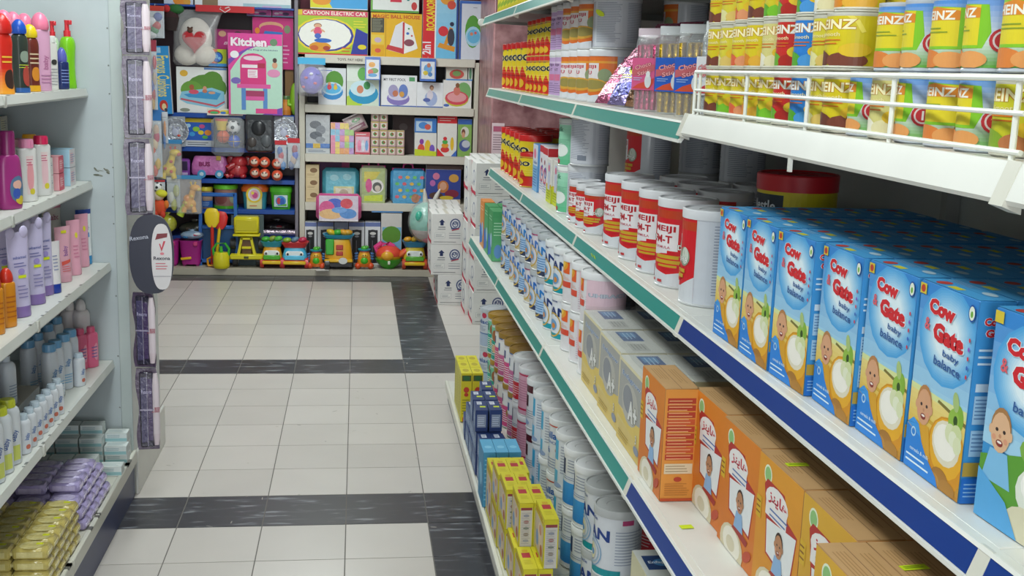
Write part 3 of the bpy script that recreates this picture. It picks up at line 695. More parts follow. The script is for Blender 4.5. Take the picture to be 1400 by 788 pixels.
for k in (0, 1):
    put(S_w, (.658, 3.53, Z2+k*.1431), -pi/2+.05, '%s white formula tin with teal foot, far one of the pair beside the orange tins' % ['lower', 'upper'][k], 'tin')
    put(S_w, (.66, 3.385, Z2+k*.1431), -pi/2+.25, '%s white formula tin with teal foot, touching the orange tins' % ['lower', 'upper'][k], 'tin')
    for i, y in enumerate((3.245, 3.11, 2.975)):
        put(S_o, (.665, y, Z2+k*.1431), -pi/2-.0-.15*i, 'white tin with orange sun, %s of three in the %s layer' % (['farthest', 'middle', 'nearest'][i], ['lower', 'upper'][k]), 'tin', 'white tins with orange suns')
for i, y in enumerate((4.55, 4.3, 4.0, 3.7, 3.4)):
    put(S_a, (.80, y, Z2), -pi/2, 'silver formula tin hidden in the lower second row, second shelf', 'tin', 'formula tins behind, lower')
    put(S_a, (.80, y, Z2+.1431), -pi/2, 'silver formula tin showing its lid in the second row, second shelf', 'tin', 'formula tins behind, upper')

# --- base shelf (z .10): big tins two high
Z1 = .1045
order = [(5.49, T_s_grey, .68, 'pale grey'), (5.353, T_s_teal, .70, 'teal-banded'), (5.216, T_s_teal, .70, 'teal-banded'), (5.079, T_s_pink, .705, 'pink and navy'), (4.942, T_s_pink2, .705, 'pink and blue'), (4.805, T_s_pink, .71, 'pink and navy'), (4.668, T_s_pink2, .715, 'pink and blue'),
         (4.53, T_s_red, .715, 'red and navy'), (4.35, T_s_rose, .715, 'rose pink'), (4.17, T_s_maroon, .72, 'maroon-marked'), (4.0, T_s_sky, .72, 'sky blue'), (3.84, T_s_sky, .72, 'sky blue'), (3.68, T_s_sim, .72, 'blue-lettered'),
         (3.525, T_s_sky, .72, 'sky blue'), (3.37, T_s_num, .72, 'blue-footed'), (3.215, T_s_num, .72, 'blue-footed'), (3.05, T_nan, .72, 'silver-lidded'), (2.885, T_nan, .72, 'silver-lidded')]
for i, (y, pr, X, w) in enumerate(order):
    for k in (0, 1):
        lid = 'gold-lidded ' if 1 <= i <= 6 else ''
        put(pr, (X+random.uniform(-.004, .004), y, Z1+k*.1956), -pi/2+random.uniform(-.05, .25), '%s%s formula tin on the bottom shelf, %s of 18, %s layer' % (lid, w, pos(i, 18), ['lower', 'upper'][k]), 'tin', 'formula tins two high on the bottom shelf')
put(T_nanw, (.69, 2.72, Z1), -pi/2, 'white-lidded formula tin alone in front of the two silver-lidded stacks, bottom shelf', 'tin')
for i in range(8):
    for k in (0, 1):
        put([T_s_grey, T_s_sky, T_s_num, T_s_red][i % 4], (.865, 5.3-.33*i, Z1+k*.1956), -pi/2, 'formula tin behind the front row of the bottom shelf', 'tin', 'formula tins behind the front row, bottom shelf')

# ================================================================== BOXES
def fmaps(w, d, h):
    """surface maps of a box standing at the origin: u across -.5...5, v up 0..1"""
    R = {'front': flat_map((0, -d/2, 0), (1, 0, 0), (0, 0, 1), w, h), 'back': flat_map((0, d/2, 0), (-1, 0, 0), (0, 0, 1), w, h),
            'right': flat_map((w/2, 0, 0), (0, 1, 0), (0, 0, 1), d, h), 'left': flat_map((-w/2, 0, 0), (0, -1, 0), (0, 0, 1), d, h),
            'top': flat_map((0, -d/2, h), (1, 0, 0), (0, 1, 0), w, d)}
    for k in R.values(): k.lim = (-.495, .495, .004, .996)
    return R
def carton(name, w, d, h, col, front=None, right=None, left=None, top=None, mat='card', b=.0015, flap=True, part=True, parts=None):
    t = empty(name)
    m = MB(); m.box(-w/2, w/2, -d/2, d/2, 0, h, col, mat, b); m.build('box_body', t)
    mp = fmaps(w, d, h); q = MB()
    for k, s in (('front', front), ('right', right), ('left', left), ('top', top)):
        if s: q.dec(mp[k], s, mat)
    if q.v: q.build('printed_panels', t)
    if flap:
        f = MB()
        e = .0022
        f.box(-w/2+.001, w/2-.001, -d/2+.001, d/2-.001, h, h+.0006, flap if isinstance(flap, str) else (col['d'] if isinstance(col, dict) else col), mat)
        if not top: f.build('top_flap', t)
    return t
def face(cu, cv, s, A, skin='#e0b48e', hair='#a87848', bib='#eef2f4'):
    """a baby's printed portrait; s is half the head width in u, A = width/height of the panel"""
    v = lambda x: x*s*A
    return [('p', [(cu-s*1.5, cv-v(3.2)), (cu+s*1.5, cv-v(3.2)), (cu+s*.9, cv-v(1.15)), (cu-s*.9, cv-v(1.15))], bib),
            ('e', cu, cv+v(.25), s*1.05, v(1.3), hair), ('e', cu-s*1.02, cv, s*.2, v(.3), skin), ('e', cu+s*1.02, cv, s*.2, v(.3), skin),
            ('e', cu, cv, s, v(1.25), skin), ('e', cu-s*.38, cv+v(.12), s*.15, v(.12), '#3a2c28'), ('e', cu+s*.38, cv+v(.12), s*.15, v(.12), '#3a2c28'),
            ('e', cu, cv-v(.22), s*.14, v(.13), '#c98f6c'), ('e', cu, cv-v(.66), s*.36, v(.22), '#8c3530'), ('e', cu, cv-v(.60), s*.24, v(.08), '#efe6e0'), ('e', cu-s*.6, cv-v(.4), s*.2, v(.18), '#dd9c7c'), ('e', cu+s*.6, cv-v(.4), s*.2, v(.18), '#dd9c7c')]
# --- blue cereal boxes
cw, cd, ch = .137, .043, .236
A = cw/ch
def glow(cu, cv, ru, rv, c0, c1, n=12):
    a = [int(c0[k:k+2], 16) for k in (1, 3, 5)]; b = [int(c1[k:k+2], 16) for k in (1, 3, 5)]
    return [('e', cu, cv, ru*(1-i/n*.62), rv*(1-i/n*.62), '#%02x%02x%02x' % tuple(int(x+(y-x)*((i+1)/n)) for x, y in zip(a, b))) for i in range(n)]
CGTXT = lambda dv: [('t', 'Cow', -.07, .885+dv, .082, '#d2222c', {'bold': .07, 'w': .46, 'ol': '#e4f2fa', 'rot': -.05}), ('t', 'Gate', .08, .765+dv, .098, '#d2222c', {'bold': .07, 'w': .54, 'ol': '#e4f2fa', 'rot': -.05}), ('t', '&', -.30, .79+dv, .065, '#e0606a', {'bold': .02}),
      ('t', 'baby', .15, .672+dv, .042, '#2c5c9c', {'w': .28, 'bold': .015, 'rot': -.05}), ('t', 'balance', .10, .622+dv, .046, '#2c5c9c', {'w': .46, 'bold': .015, 'rot': -.05})]
CG = [('r', -.5, .40, .5, 1, '#a8d6ee', '#1c80d2')]+glow(.04, .76, .5, .25, '#3f9cde', '#e2f2fa')+[('r', -.5, .2, .5, .44, '#e2b83c', '#ecd98a'), ('r', -.5, 0, .5, .2, '#b87c24', '#e2b83c'), ('p', [(-.5, .43), (.5, .41), (.5, .455), (.1, .45), (-.5, .46)], '#dbe3a0'),
      ('p', [(.0, .425), (.5, .375), (.5, .395), (.02, .44)], '#7f7434'), ('p', [(-.2, .30), (.5, .26), (.5, .28), (-.2, .32)], '#d2a634'),
      ('e', .22, .19, .33, .19, '#d8921a'), ('e', .22, .22, .29, .15, '#e8ac24'), ('e', .21, .245, .24, .115, '#e4dcc4'), ('e', .20, .25, .20, .09, '#f6f2e8'),
      ('e', .36, .40, .10, .07, '#86b23c'), ('e', .30, .38, .09, .06, '#94bc48'), ('e', .33, .385, .035, .025, '#34521c'), ('e', .31, .475, .05, .05, '#a9c27c', .3), ('e', .27, .31, .09, .05, '#dde2b8'), ('e', .37, .32, .09, .05, '#d2dca4'), ('e', .32, .29, .07, .04, '#e8ecd0'), ('e', .40, .27, .07, .045, '#dfe4bc'),
      ('e', .16, .05, .16, .06, '#a9742c'), ('e', .05, .03, .12, .04, '#c08a3a'), ('e', .3, .03, .14, .04, '#b07c30')]+face(-.22, .36, .13, A, skin='#d8a27c', hair='#b8804c', bib='#dba22c')+[
      ('p', [(-.5, 0), (.16, 0), (.10, .05), (-.10, .12), (-.24, .20), (-.5, .235)], '#2a84dc'), ('p', [(-.5, .235), (-.38, .28), (-.28, .26), (-.2, .18), (-.24, .20), (-.5, .24)], '#3f9ae6'), ('t', 'cereals & milk', -.22, .115, .020, '#dcecf8', {'w': .36}), ('l', -.46, .03, -.02, .09, 2, '#dff1fb'), ('a', -.36, .205, .03, .045, 0, 6.3, '#bcdcf4'),
      ('r', -.495, .93, -.38, .985, '#d9c23a'), ('e', -.44, .957, .04, .02, '#c0402c')]+CGTXT(0)+[('e', .42, .93, .055, .042, '#1c50a0'), ('e', .42, .93, .045, .034, '#e4ecdc'), ('e', .42, .925, .02, .016, '#6fae3c')]+[('e', .43, .80-.045*k, .014, .011, ['#d23a4c', '#8a4ac4', '#d23a4c', '#3a6ac4', '#d23a4c'][k]) for k in range(5)]
CGR = [('r', -.5, 0, .5, 1, '#3b95d4'), ('t', 'Cow', -.05, .90, .04, '#e0252c', {'bold': .05, 'w': .55, 'ol': '#ffffff'}), ('t', 'Gate', .05, .845, .04, '#e0252c', {'bold': .05, 'w': .62, 'ol': '#ffffff'}), ('l', -.4, .68, .4, .78, 3, '#cfe8f6'), ('r', -.38, .56, .38, .60, '#cfe4f0'),
       ('r', -.38, .40, .38, .54, '#a8d0ea'), ('l', -.34, .42, .34, .53, 6, '#5b88b8'), ('r', -.38, .24, .38, .37, '#a2cce8'), ('l', -.34, .26, .34, .36, 5, '#5b88b8'), ('r', -.5, .14, .5, .21, '#b89a3a'), ('r', -.5, 0, .5, .13, '#1f6fc8'), ('l', -.42, .03, .42, .11, 4, '#8fc0ea')]
CGT = [('r', -.5, 0, .5, 1, '#4aa4de'), ('r', -.5, .48, .5, .5, '#3a86c0'), ('r', -.12, .1, .06, .36, '#d8d23a'), ('e', -.28, .3, .08, .22, '#c0443c'), ('e', .25, .7, .1, .16, '#bcd8e8'), ('l', -.42, .6, .1, .9, 3, '#9cc9e6')]
B_cg = carton('cereal_box', cw, cd, ch, {'d': '#3a93d2'}, CG, CGR, None, CGT)
CG2 = [('r', -.5, .36, .5, 1, '#a8d6ee', '#1c80d2')]+glow(.04, .72, .5, .25, '#3f9cde', '#e2f2fa')+[('p', [(-.5, .3), (.5, .46), (.5, .1), (-.5, .1)], '#5c9c34'), ('e', .3, .42, .3, .08, '#7fb04a'), ('e', .3, .24, .3, .13, '#e4e8dc'), ('e', .3, .27, .24, .09, '#f4f4ee'), ('r', -.5, 0, .5, .1, '#cfc4a0'), ('e', .2, .08, .3, .09, '#ddd6b8')]+face(-.26, .44, .13, A, bib='#7fbce4')+[('p', [(-.5, 0), (.1, 0), (-.1, .14), (-.5, .24)], '#58a8e0'), ('r', -.495, .93, -.38, .985, '#d9c23a')]+CGTXT(-.04)
B_cg2 = carton('cereal_box', cw, cd, ch, {'d': '#3a93d2'}, CG2, CGR, None, CGT)
CY = [2.015, 1.868, 1.722, 1.575, 1.43, 1.288]
CX = [.664, .664, .668, .678, .682, .682]
for i, y in enumerate(CY):
    for r in range(8):
        if r == 0: lab = 'sky blue baby cereal box with red lettering, %s in the front row of six' % pos(i, 6)
        else: lab = 'sky blue cereal box packed behind the front row, its top showing'
        put(B_cg, (CX[i]+cd/2+r*(cd+.0008), y-cw/2+random.uniform(-.002, .002), Z3), -pi/2+random.uniform(-.02, .03)*(r == 0), lab, 'box', None if r == 0 else 'blue cereal boxes behind the front row')
for r in range(8):
    put(B_cg2, (.688+cd/2+r*(cd+.0008), 1.125-cw/2, Z3), -pi/2+(.03 if r == 0 else 0), 'blue and green baby cereal box cut by the right edge of the picture' if r == 0 else 'blue cereal box behind the green and blue one at the right edge', 'box', None if r == 0 else 'blue cereal boxes at the right edge')
# --- clear-topped grey and gold boxes
ew, ed, eh = .228, .105, .19
EF = [('r', -.5, 0, .5, 1, '#d9bc62', '#e0d8b4'), ('r', -.46, .42, .46, .96, '#a8a8a4'), ('p', [(-.5, .42), (-.1, .36), (.5, .46), (.5, .2), (-.5, .3)], '#dfc469'), ('e', 0, .56, .32, .24, '#b9b7ae'), ('e', -.08, .6, .2, .16, '#8f9298'), ('t', 'Enfagrow', .02, .84, .075, '#6c87b0', {'w': .7, 'ol': '#d3d8de'}),
      ('t', 'A+', .12, .50, .24, '#e4e4e0', {'bold': .04, 'ol': '#8c8c86'}), ('e', .32, .14, .1, .05, '#8e95a8'), ('t', '3', .3, .26, .1, '#f2efe2', {'ol': '#9c9478'}), ('l', -.4, .06, .1, .16, 3, '#a8904a')]
ET = [('r', -.5, 0, .5, 1, '#c9c9c2'), ('r', -.42, .3, .0, .78, '#35578a'), ('r', -.38, .36, -.18, .7, '#4f86b4'), ('l', -.36, .4, -.06, .68, 3, '#9dbbd6'), ('r', .12, .3, .42, .7, '#b4b4ae'), ('l', .14, .34, .4, .66, 4, '#8d8d88')]
B_enf = carton('formula_box', ew, ed, eh, {'d': '#c9c6b4', '-x': '#d4ccb0'}, EF, [('r', -.5, 0, .5, 1, '#cfc49a'), ('l', -.4, .1, .4, .9, 14, '#a8a08a')], None, ET)
for i, y in enumerate((2.90, 2.66, 2.42)):
    for r in range(5):
        put(B_enf, (.60-.006*i+ed/2+r*(ed+.001), y-.114+.01, Z2), -pi/2, ('silver and gold formula box with blue top label, %s of three at the shelf edge' % ['farthest', 'middle', 'nearest'][i]) if r == 0 else 'silver-topped formula box behind the shelf edge row', 'box', None if r == 0 else 'silver-topped formula boxes behind')
# shrink film lying over the silver boxes
f = MB(); rr = random.Random(4)
nx, ny = 14, 20
vs = []; fs = []
for i in range(nx+1):
    for j in range(ny+1):
        vs.append((.60+i/nx*.5, 2.22+j/ny*.72, Z2+eh+.004+rr.random()*.007+(.022 if (i in (4, 5) and j in (17, 18)) else 0)+(.02 if (i == 4 and j == 3) else 0)))
for i in range(nx):
    for j in range(ny):
        a = i*(ny+1)+j; fs.append([a, a+ny+1, a+ny+2, a+1])
f.add(vs, fs, '#eef2f4', 'film', True); tag(f.build('shrink_film'), 'crinkled clear plastic film lying over the silver-topped formula boxes', 'film')
# --- orange cereal boxes with brown cardboard tops
ow, od, oh = .178, .066, .225
AR = '\uFEAE\uFEB3\uFEE4'   # letter forms, drawn right to left
OA = ow/oh
def orange(c0, c1):
    OF = [('r', -.5, 0, .5, 1, c0, c1), ('e', -.28, .88, .09, .07, '#e3edd2'), ('e', -.28, .88, .07, .055, '#8fc07a'), ('p', [(-.34, .80), (-.28, .85), (.12, .84), (.22, .68), (.44, .64), (.36, .26), (-.22, .32), (-.26, .56)], '#b5302c'), ('p', [(-.24, .57), (.42, .625), (.34, .28), (-.20, .335)], '#e9ebec'), ('e', -.04, .735, .26, .10, '#ece8e6'), ('r', -.28, .60, .2, .72, '#ece8e6'),
          ('t', '\uFEB0\uFEE8\uFEF3\uFE8E\uFEEB', -.02, .745, .10, '#c0243c', {'w': .42, 'bold': .03}), ('l', -.18, .60, .26, .68, 2, '#5a78b0'), ('r', -.5, .52, -.38, .68, '#d9b02c'), ('l', -.49, .54, -.39, .66, 3, '#8c5a1c'),
          ('e', -.08, .06, .32, .17, '#d8ccac'), ('e', -.08, .09, .24, .12, '#efe9da'), ('e', -.1, .08, .12, .06, '#d9cfb4'), ('p', [(-.1, .22), (.3, .18), (.34, .23), (.0, .27)], '#a5302a'), ('e', .34, .12, .12, .04, '#c0492c', .5)]+face(.08, .46, .085, OA, '#b98460', '#3a2620', '#8fb4dc')
    OR = [('r', -.5, 0, .5, 1, '#d98f3a')]+[('r', -.42, .92-.062*k-.05, .42, .92-.062*k, '#b03a22' if k % 4 != 3 else '#c4562c') for k in range(9)]+[('l', -.38, .37, .38, .91, 20, '#e0a070'), ('r', -.42, .25, .42, .34, '#d9c8a8'), ('l', -.38, .26, .38, .33, 3, '#a08868'), ('e', 0, .2, .12, .022, '#b03a22'), ('l', -.38, .05, .38, .17, 6, '#b8742c'), ('r', -.5, 0, .5, .03, '#b84a22')]
    BT = [('r', -.5, 0, .5, 1, '#c49c6c'), ('r', -.5, .47, .5, .49, '#8e6b45'), ('l', -.34, .1, .2, .4, 4, '#a9814f'), ('l', -.3, .6, .34, .85, 3, '#aa8452'), ('r', -.5, .985, .5, 1, '#93704a')]
    return carton('cereal_carton', ow, od, oh, {'d': '#c8823a', 'edge': '#b98a52'}, OF, OR, None, BT)
B_or = orange('#d9772a', '#dd8226'); B_or2 = orange('#dc9226', '#e09a2e'); B_or3 = orange('#d2a02e', '#dba936')
OYS = [(2.205, .583, B_or), (2.04, .648, B_or), (1.857, .645, B_or), (1.675, .645, B_or2), (1.493, .645, B_or3), (1.311, .588, B_or3), (1.128, .588, B_or3)]
for i, (yf, X, pr) in enumerate(OYS):
    for r in range(5):
        if i == 0 and r > 0: continue
        put(pr, (X+od/2+r*(od+.0012), yf-ow/2, Z2), -pi/2+(random.uniform(-.02, .03) if r == 0 else 0), ('orange cereal carton with brown flap top, %s of seven along the blue-railed shelf edge' % pos(i, 7)) if r == 0 else 'brown-topped cereal carton packed behind the orange front row', 'box', None if r == 0 else 'brown-topped cartons behind the front row')
STK = [(.675, 1.60, 0), (.742, 1.42, .3), (.68, 1.23, .1), (.755, 1.60, .2), (.82, 1.35, 0)]
for i, (x, y, a) in enumerate(STK):
    m = MB(); m.box(-.0175, .0175, -.0065, .0065, 0, .0006, '#c9e021', 'card'); m.dec(flat_map((0, -.0065, .0006), (1, 0, 0), (0, 1, 0), .035, .013), [('l', -.4, .2, .4, .8, 2, '#7d9a1a')], 'card')
    o = m.build('price_sticker'); put(o, (x, y, Z2+oh+.0012), a, 'lime green price sticker on a brown carton top, %s of five' % near(4-i if i < 0 else i), 'sticker', 'lime price stickers on the brown cartons')
m = MB(); m.box(-.012, .012, -.008, .008, 0, .0006, '#c9e021', 'card'); o = m.build('price_sticker'); put(o, (.60, 1.90, Z2+.0008), .1, 'lime price sticker on the white shelf in front of the orange cartons', 'sticker')
# --- cartons between the yellow tins and the green tins, third shelf
def sbox(name, w, d, h, col, front, right, top=None): return carton(name, w, d, h, col, front, right, None, top)
b1 = sbox('milk_carton', .12, .13, .185, {'d': '#5f9bd2', '+z': '#4a8ed0'}, [('r', -.5, 0, .5, .55, '#7db4e0'), ('r', -.5, .55, .5, 1, '#d3dcea'), ('e', -.1, .8, .26, .11, '#e47f9a'), ('l', -.4, .1, .4, .5, 7, '#4474ae'), ('t', 'PediaSure', 0, .62, .07, '#3a5fa4', {'w': .7})], [('l', -.4, .1, .4, .8, 12, '#a8c8e4')])
put(b1, (.765, 4.48, Z3), -pi/2, 'pale blue milk carton with a pink emblem, beside the yellow tins on the third shelf', 'box')
def s26(): return sbox('formula_carton', .11, .12, .19, {'d': '#e3dfe4', '+z': '#c8202e'}, [('r', -.5, .86, .5, 1, '#c8202e'), ('a', -.05, .42, .2, .3, 0, 6.3, '#d23a64'), ('a', .1, .5, .12, .2, 0, 6.3, '#3a6ab4'), ('l', -.4, .1, .4, .3, 4, '#8fa4c8'), ('e', -.1, .7, .1, .05, '#9c3a52')], [('r', -.5, .62, .5, 1, '#c8242e'), ('r', -.1, .64, .46, .84, '#d8d2ae'), ('t', 'S', -.32, .74, .1, '#f2e8d8', {'bold': .03}), ('r', -.5, .5, .5, .61, '#e2c42a'), ('r', -.5, 0, .5, .5, '#dfdcda')])
b2 = s26()
put(b2, (.765, 4.345, Z3), -pi/2, 'white formula carton with red top, far one of the pair on the third shelf', 'box')
put(b2, (.758, 4.225, Z3), -pi/2, 'white formula carton with red top, near one of the pair on the third shelf', 'box')
b3 = sbox('cereal_carton', .105, .075, .16, {'d': '#dfdcd6', '+z': '#d8d8d0'}, [('r', -.5, 0, .5, .34, '#c9d21e'), ('r', -.5, .34, .5, .42, '#e0b82a'), ('r', -.2, .3, .25, .9, '#c3c8dc'), ('e', .02, .78, .16, .08, '#d8708c'), ('l', -.4, .06, .4, .3, 4, '#8f9a1a')], [('r', -.5, 0, .5, .4, '#c9d21e'), ('l', -.4, .45, .4, .9, 8, '#b0b4c0')])
put(b3, (.728, 4.09, Z3), -pi/2, 'small white and lime cereal carton, far one of the pair', 'box')
put(b3, (.733, 3.975, Z3), -pi/2, 'small white and lime cereal carton touching the green tin', 'box')
# --- orange and green boxes at the far end of the second shelf
def tall(c0, c1, c2): return sbox('cereal_box', .15, .05, .215, {'d': c0, '+z': c0}, [('r', -.5, 0, .5, 1, c1, c0), ('p', [(-.5, .02), (.0, .1), (.1, .36), (-.3, .5), (-.5, .44)], '#2f6fc4'), ('e', .2, .4, .2, .15, '#a9c8e4'), ('e', .05, .2, .2, .1, '#4a86cc'), ('l', -.3, .78, .4, .9, 2, c2)], [('r', -.5, 0, .5, 1, c1, c0), ('e', 0, .2, .34, .14, '#5f93cc'), ('l', -.4, .5, .4, .8, 5, c2)])
g1 = tall('#3f9a5c', '#62b07c', '#a9d8b4'); g2 = tall('#e08a3c', '#dba06c', '#f0cfa4')
put(g2, (.60, 5.22, Z2), -pi/2, 'orange box at the far end of the second shelf, behind the green boxes', 'box')
for i, (x, y) in enumerate(((.60, 5.05), (.60, 4.88), (.655, 4.88), (.655, 5.05))):
    put(g1, (x, y-.01, Z2), -pi/2, ['far green box with blue splash at the shelf edge, second shelf', 'near green box with blue splash at the shelf edge, second shelf', 'green box standing behind the near green box, second shelf', 'green box standing behind the far green box, second shelf'][i], 'box')
# --- yellow, navy and blue boxes in front of the tins, bottom shelf
YB = [('r', -.5, 0, .5, 1, '#d3c626'), ('r', -.42, .84, .42, .96, '#4c5a2a'), ('e', 0, .9, .3, .05, '#2f6a3a'), ('e', 0, .66, .26, .06, '#c4402c'), ('e', 0, .56, .2, .04, '#c4402c'), ('l', -.36, .14, .36, .48, 6, '#8c8a1c'), ('r', -.3, 0, .3, .09, '#c62c1c')]
y1 = carton('biscuit_box', .048, .105, .222, {'d': '#d6cb22', '-x': '#c9c05c', '+z': '#dbd22e'}, YB, None, [('l', -.4, .1, .4, .9, 14, '#a8a02c')], [('r', -.5, 0, .5, 1, '#d9cf26'), ('e', 0, .5, .3, .25, '#b8a81c')])
n = 0
for j in range(3):
    for i in range(2):
        put(y1, (.487+.050*i, 4.912+.108*j, Z1), 0, 'tall yellow box in the cluster at the shelf foot, %s of %s column' % (['nearest', 'middle', 'farthest'][j], ['the aisle-side', 'the inner'][i]), 'box')
NV = [('r', -.5, 0, .5, 1, '#24386e'), ('r', -.36, .2, .36, .8, '#8b93a8'), ('l', -.3, .25, .3, .7, 5, '#d0d6e4')]
nv = carton('medicine_box', .048, .13, .085, {'d': '#22366c', '-x': '#5a7096'}, NV, None, [('r', -.46, .1, .46, .7, '#6f87ac'), ('l', -.4, .2, .4, .6, 4, '#b4c2d8')], [('r', -.5, 0, .5, 1, '#24386c'), ('r', -.3, .6, .1, .9, '#d8dce8'), ('l', -.26, .63, .06, .87, 3, '#6a7288'), ('r', -.1, .3, .36, .44, '#c9d82a')])
spots = [(.485, 4.67, 1), (.537, 4.67, 1), (.485, 4.53, 2), (.537, 4.53, 3), (.485, 4.385, 3), (.537, 4.385, 3), (.485, 4.245, 3), (.537, 4.245, 3), (.49, 4.10, 2), (.542, 4.10, 2)]
for i, (x, y, c) in enumerate(spots):
    for k in range(c):
        put(nv, (x+random.uniform(-.003, .003)*(k > 0), y, Z1+k*.0875), random.uniform(-.06, .06)*(k == c-1), 'small navy box, level %d of the %s %s pile by the yellow boxes' % (k+1, pos(i//2, 5), ['aisle-side', 'inner'][i % 2]), 'box', 'navy boxes piled on the bottom shelf')
sk = carton('cereal_box', .044, .15, .205, {'d': '#4f9ac4', '+z': '#5ea9cf'}, [('r', -.5, 0, .5, 1, '#4a96c0'), ('l', -.4, .1, .4, .9, 10, '#7fbcdc')], None, [('r', -.5, 0, .5, 1, '#3d8ab4'), ('e', 0, .5, .3, .2, '#7cbad8')], [('r', -.5, 0, .5, 1, '#5aa6cc'), ('e', 0, .4, .3, .1, '#7fc0de')])
for i in range(3):
    put(sk, (.476+.0455*i, 3.925, Z1), 0, 'light blue box with plain top, %s of three side by side' % ['aisle-side', 'middle', 'inner'][i], 'box')
yl, ydp, yh = .042, .158, .148
YF = [('r', -.5, 0, .5, 1, '#c9c4bc'), ('r', -.5, .9, .5, 1, '#cdc222'), ('r', -.4, .84, .4, .9, '#8c3a3a'), ('r', -.5, 0, -.42, 1, '#cdc222'), ('r', .42, 0, .5, 1, '#cdc222')]+[('e', .0, .72-.14*k, .2, .035, ['#8a8f9c', '#a4706a', '#6f7a6a', '#8c7f70', '#9298a8'][k]) for k in range(5)]+[('l', -.34, .08, .34, .8, 18, '#a8a4a4')]
YL = [('r', -.5, 0, .5, 1, '#cabf22'), ('r', -.44, .1, .44, .8, '#c9b8a4'), ('e', .1, .5, .24, .26, '#d8c4a8'), ('e', -.2, .34, .14, .16, '#7c9cc4'), ('e', .25, .25, .12, .12, '#a8562c'), ('e', .12, .62, .12, .1, '#c98f6c'), ('l', -.4, .84, .4, .95, 2, '#b04030')]
YT = [('r', -.5, 0, .5, 1, '#d0c524'), ('r', -.3, .5, .3, .72, '#b02c34'), ('r', -.2, .75, .2, .86, '#c9a41c'), ('l', -.3, .2, .3, .42, 3, '#b8a81c')]
yb = carton('cereal_box', yl, ydp, yh, {'d': '#cdc222'}, YF, None, YL, YT)
YS = [1.32, .84, .88, .95, 1.0]
for j, (yc, xs) in enumerate(((3.745, .463), (3.58, .463), (3.415, .468), (3.25, .474), (3.085, .478))):
    for i in range(3 if j == 0 else 2):
        for k in range(2):
            if (j == 4 and i == 0 and k == 1) or (j == 0 and k == 1): continue
            _o = put(yb, (xs+.021+i*.0432+(.012 if k and j > 2 else 0), yc-.001, Z1+k*.1492*YS[j]), 0, 'yellow cereal box, %s pile from the blue boxes, %s column, %s layer' % (['first', 'second', 'third', 'fourth', 'fifth'][j], ['aisle-side', 'middle', 'inner'][i], ['lower', 'upper'][k]), 'box', 'yellow cereal boxes stacked on the bottom shelf'); _o.scale = (1, 1, YS[j])
eb = carton('formula_box', .14, .20, .19, {'d': '#d8d9d2', '-x': '#cfc9a8'}, [('r', -.5, 0, .5, 1, '#d9d6c0'), ('l', -.4, .1, .4, .9, 10, '#a9a9a0')], None, [('r', -.5, 0, .5, 1, '#d4cfae'), ('e', 0, .4, .26, .26, '#5f88b4')], [('r', -.5, 0, .5, 1, '#d4d6d2'), ('r', -.40, .42, .14, .82, '#1f3f74'), ('e', -.1, .62, .16, .1, '#3f86c4'), ('t', 'Enfapro', -.13, .62, .09, '#dfe8f0', {'w': .42, 'bold': .02}), ('r', .0, .1, .3, .2, '#c9e021')])
for k in (0, 1):
    put(eb, (.755, 2.50, Z1+k*.1906), 0, '%s white box with navy top label in the near corner of the bottom shelf' % ['lower', 'upper'][k], 'box')

# ================================================================== SMALL FOOD TINS behind the wire guard
def jar(body, specs, h=.078, r=.0335, top='#d8d6c8'):
    t = empty('food_tin'); b = MB()
    b.loft([(0, r*.94, r*.94, top), (.0015, r, r, top), (.0035, r, r, top), (.005, r*.975, r*.975, body), (h-.005, r*.975, r*.975, top), (h-.0035, r, r, top), (h, r, r, top), (h+.0001, r*.93, r*.93, top), (h-.0025, r*.91, r*.91, '#b9b6a8')], 28, 'tinprint'); b.build('tin_body', t)
    d = MB(); mp = cyl_map(r*.975, h); mp.lim = (-2, 2, .06, .94); d.dec(mp, specs, 'print', .0004, .00012); d.build('label_print', t); return t
def hz(base, blob, word='#fff6c8', fruit=None, c2=None):
    S = [('r', -1.5, .06, 1.5, .94, base), ('r', -1.5, .06, 1.5, .16, c2 or base), ('a', 0, .50, .62, .70, .3, 2.84, c2 or '#f2e05a'), ('t', 'HEINZ', 0, .80, .17, word, {'bold': .03, 'w': 1.0, 'ol': '#c98a1c'}), ('t', 'Smooth', -.02, .63, .07, '#f4e8b0', {'w': .5}), ('l', -.42, .44, .42, .56, 2, '#d9701c')]
    S += [('e', -.35, .20, .42, .16, blob), ('e', .35, .18, .38, .14, fruit or blob), ('e', .5, .36, .28, .12, '#e9c22c'), ('r', -1.5, .06, 1.5, .09, '#e8e4d4')]
    return jar('#d9c22a', S)
H = {'brown': hz('#dcc81c', '#6a3426', fruit='#7c4030'), 'apple': hz('#d8cc22', '#5fae1c', fruit='#7cc42c'), 'peach': hz('#e0cf2a', '#e0643c', fruit='#e89a6c'), 'orange': hz('#dfc81e', '#e08a1c', fruit='#e8b03a'),
     'banana': hz('#dccf3a', '#e6e0a0', fruit='#e2c46a'), 'red': hz('#cc2a24', '#6cae2c', fruit='#b0241c', c2='#d8402c', word='#f6efe8'), 'blue': hz('#2a7fd4', '#58a82c', fruit='#4a98dc', c2='#3f92dc', word='#f0f6fa'),
     'cream': hz('#dcd486', '#f0ecd8', fruit='#e8dfb0'), 'green': hz('#d3cf2a', '#86a82c', fruit='#c47a4a')}
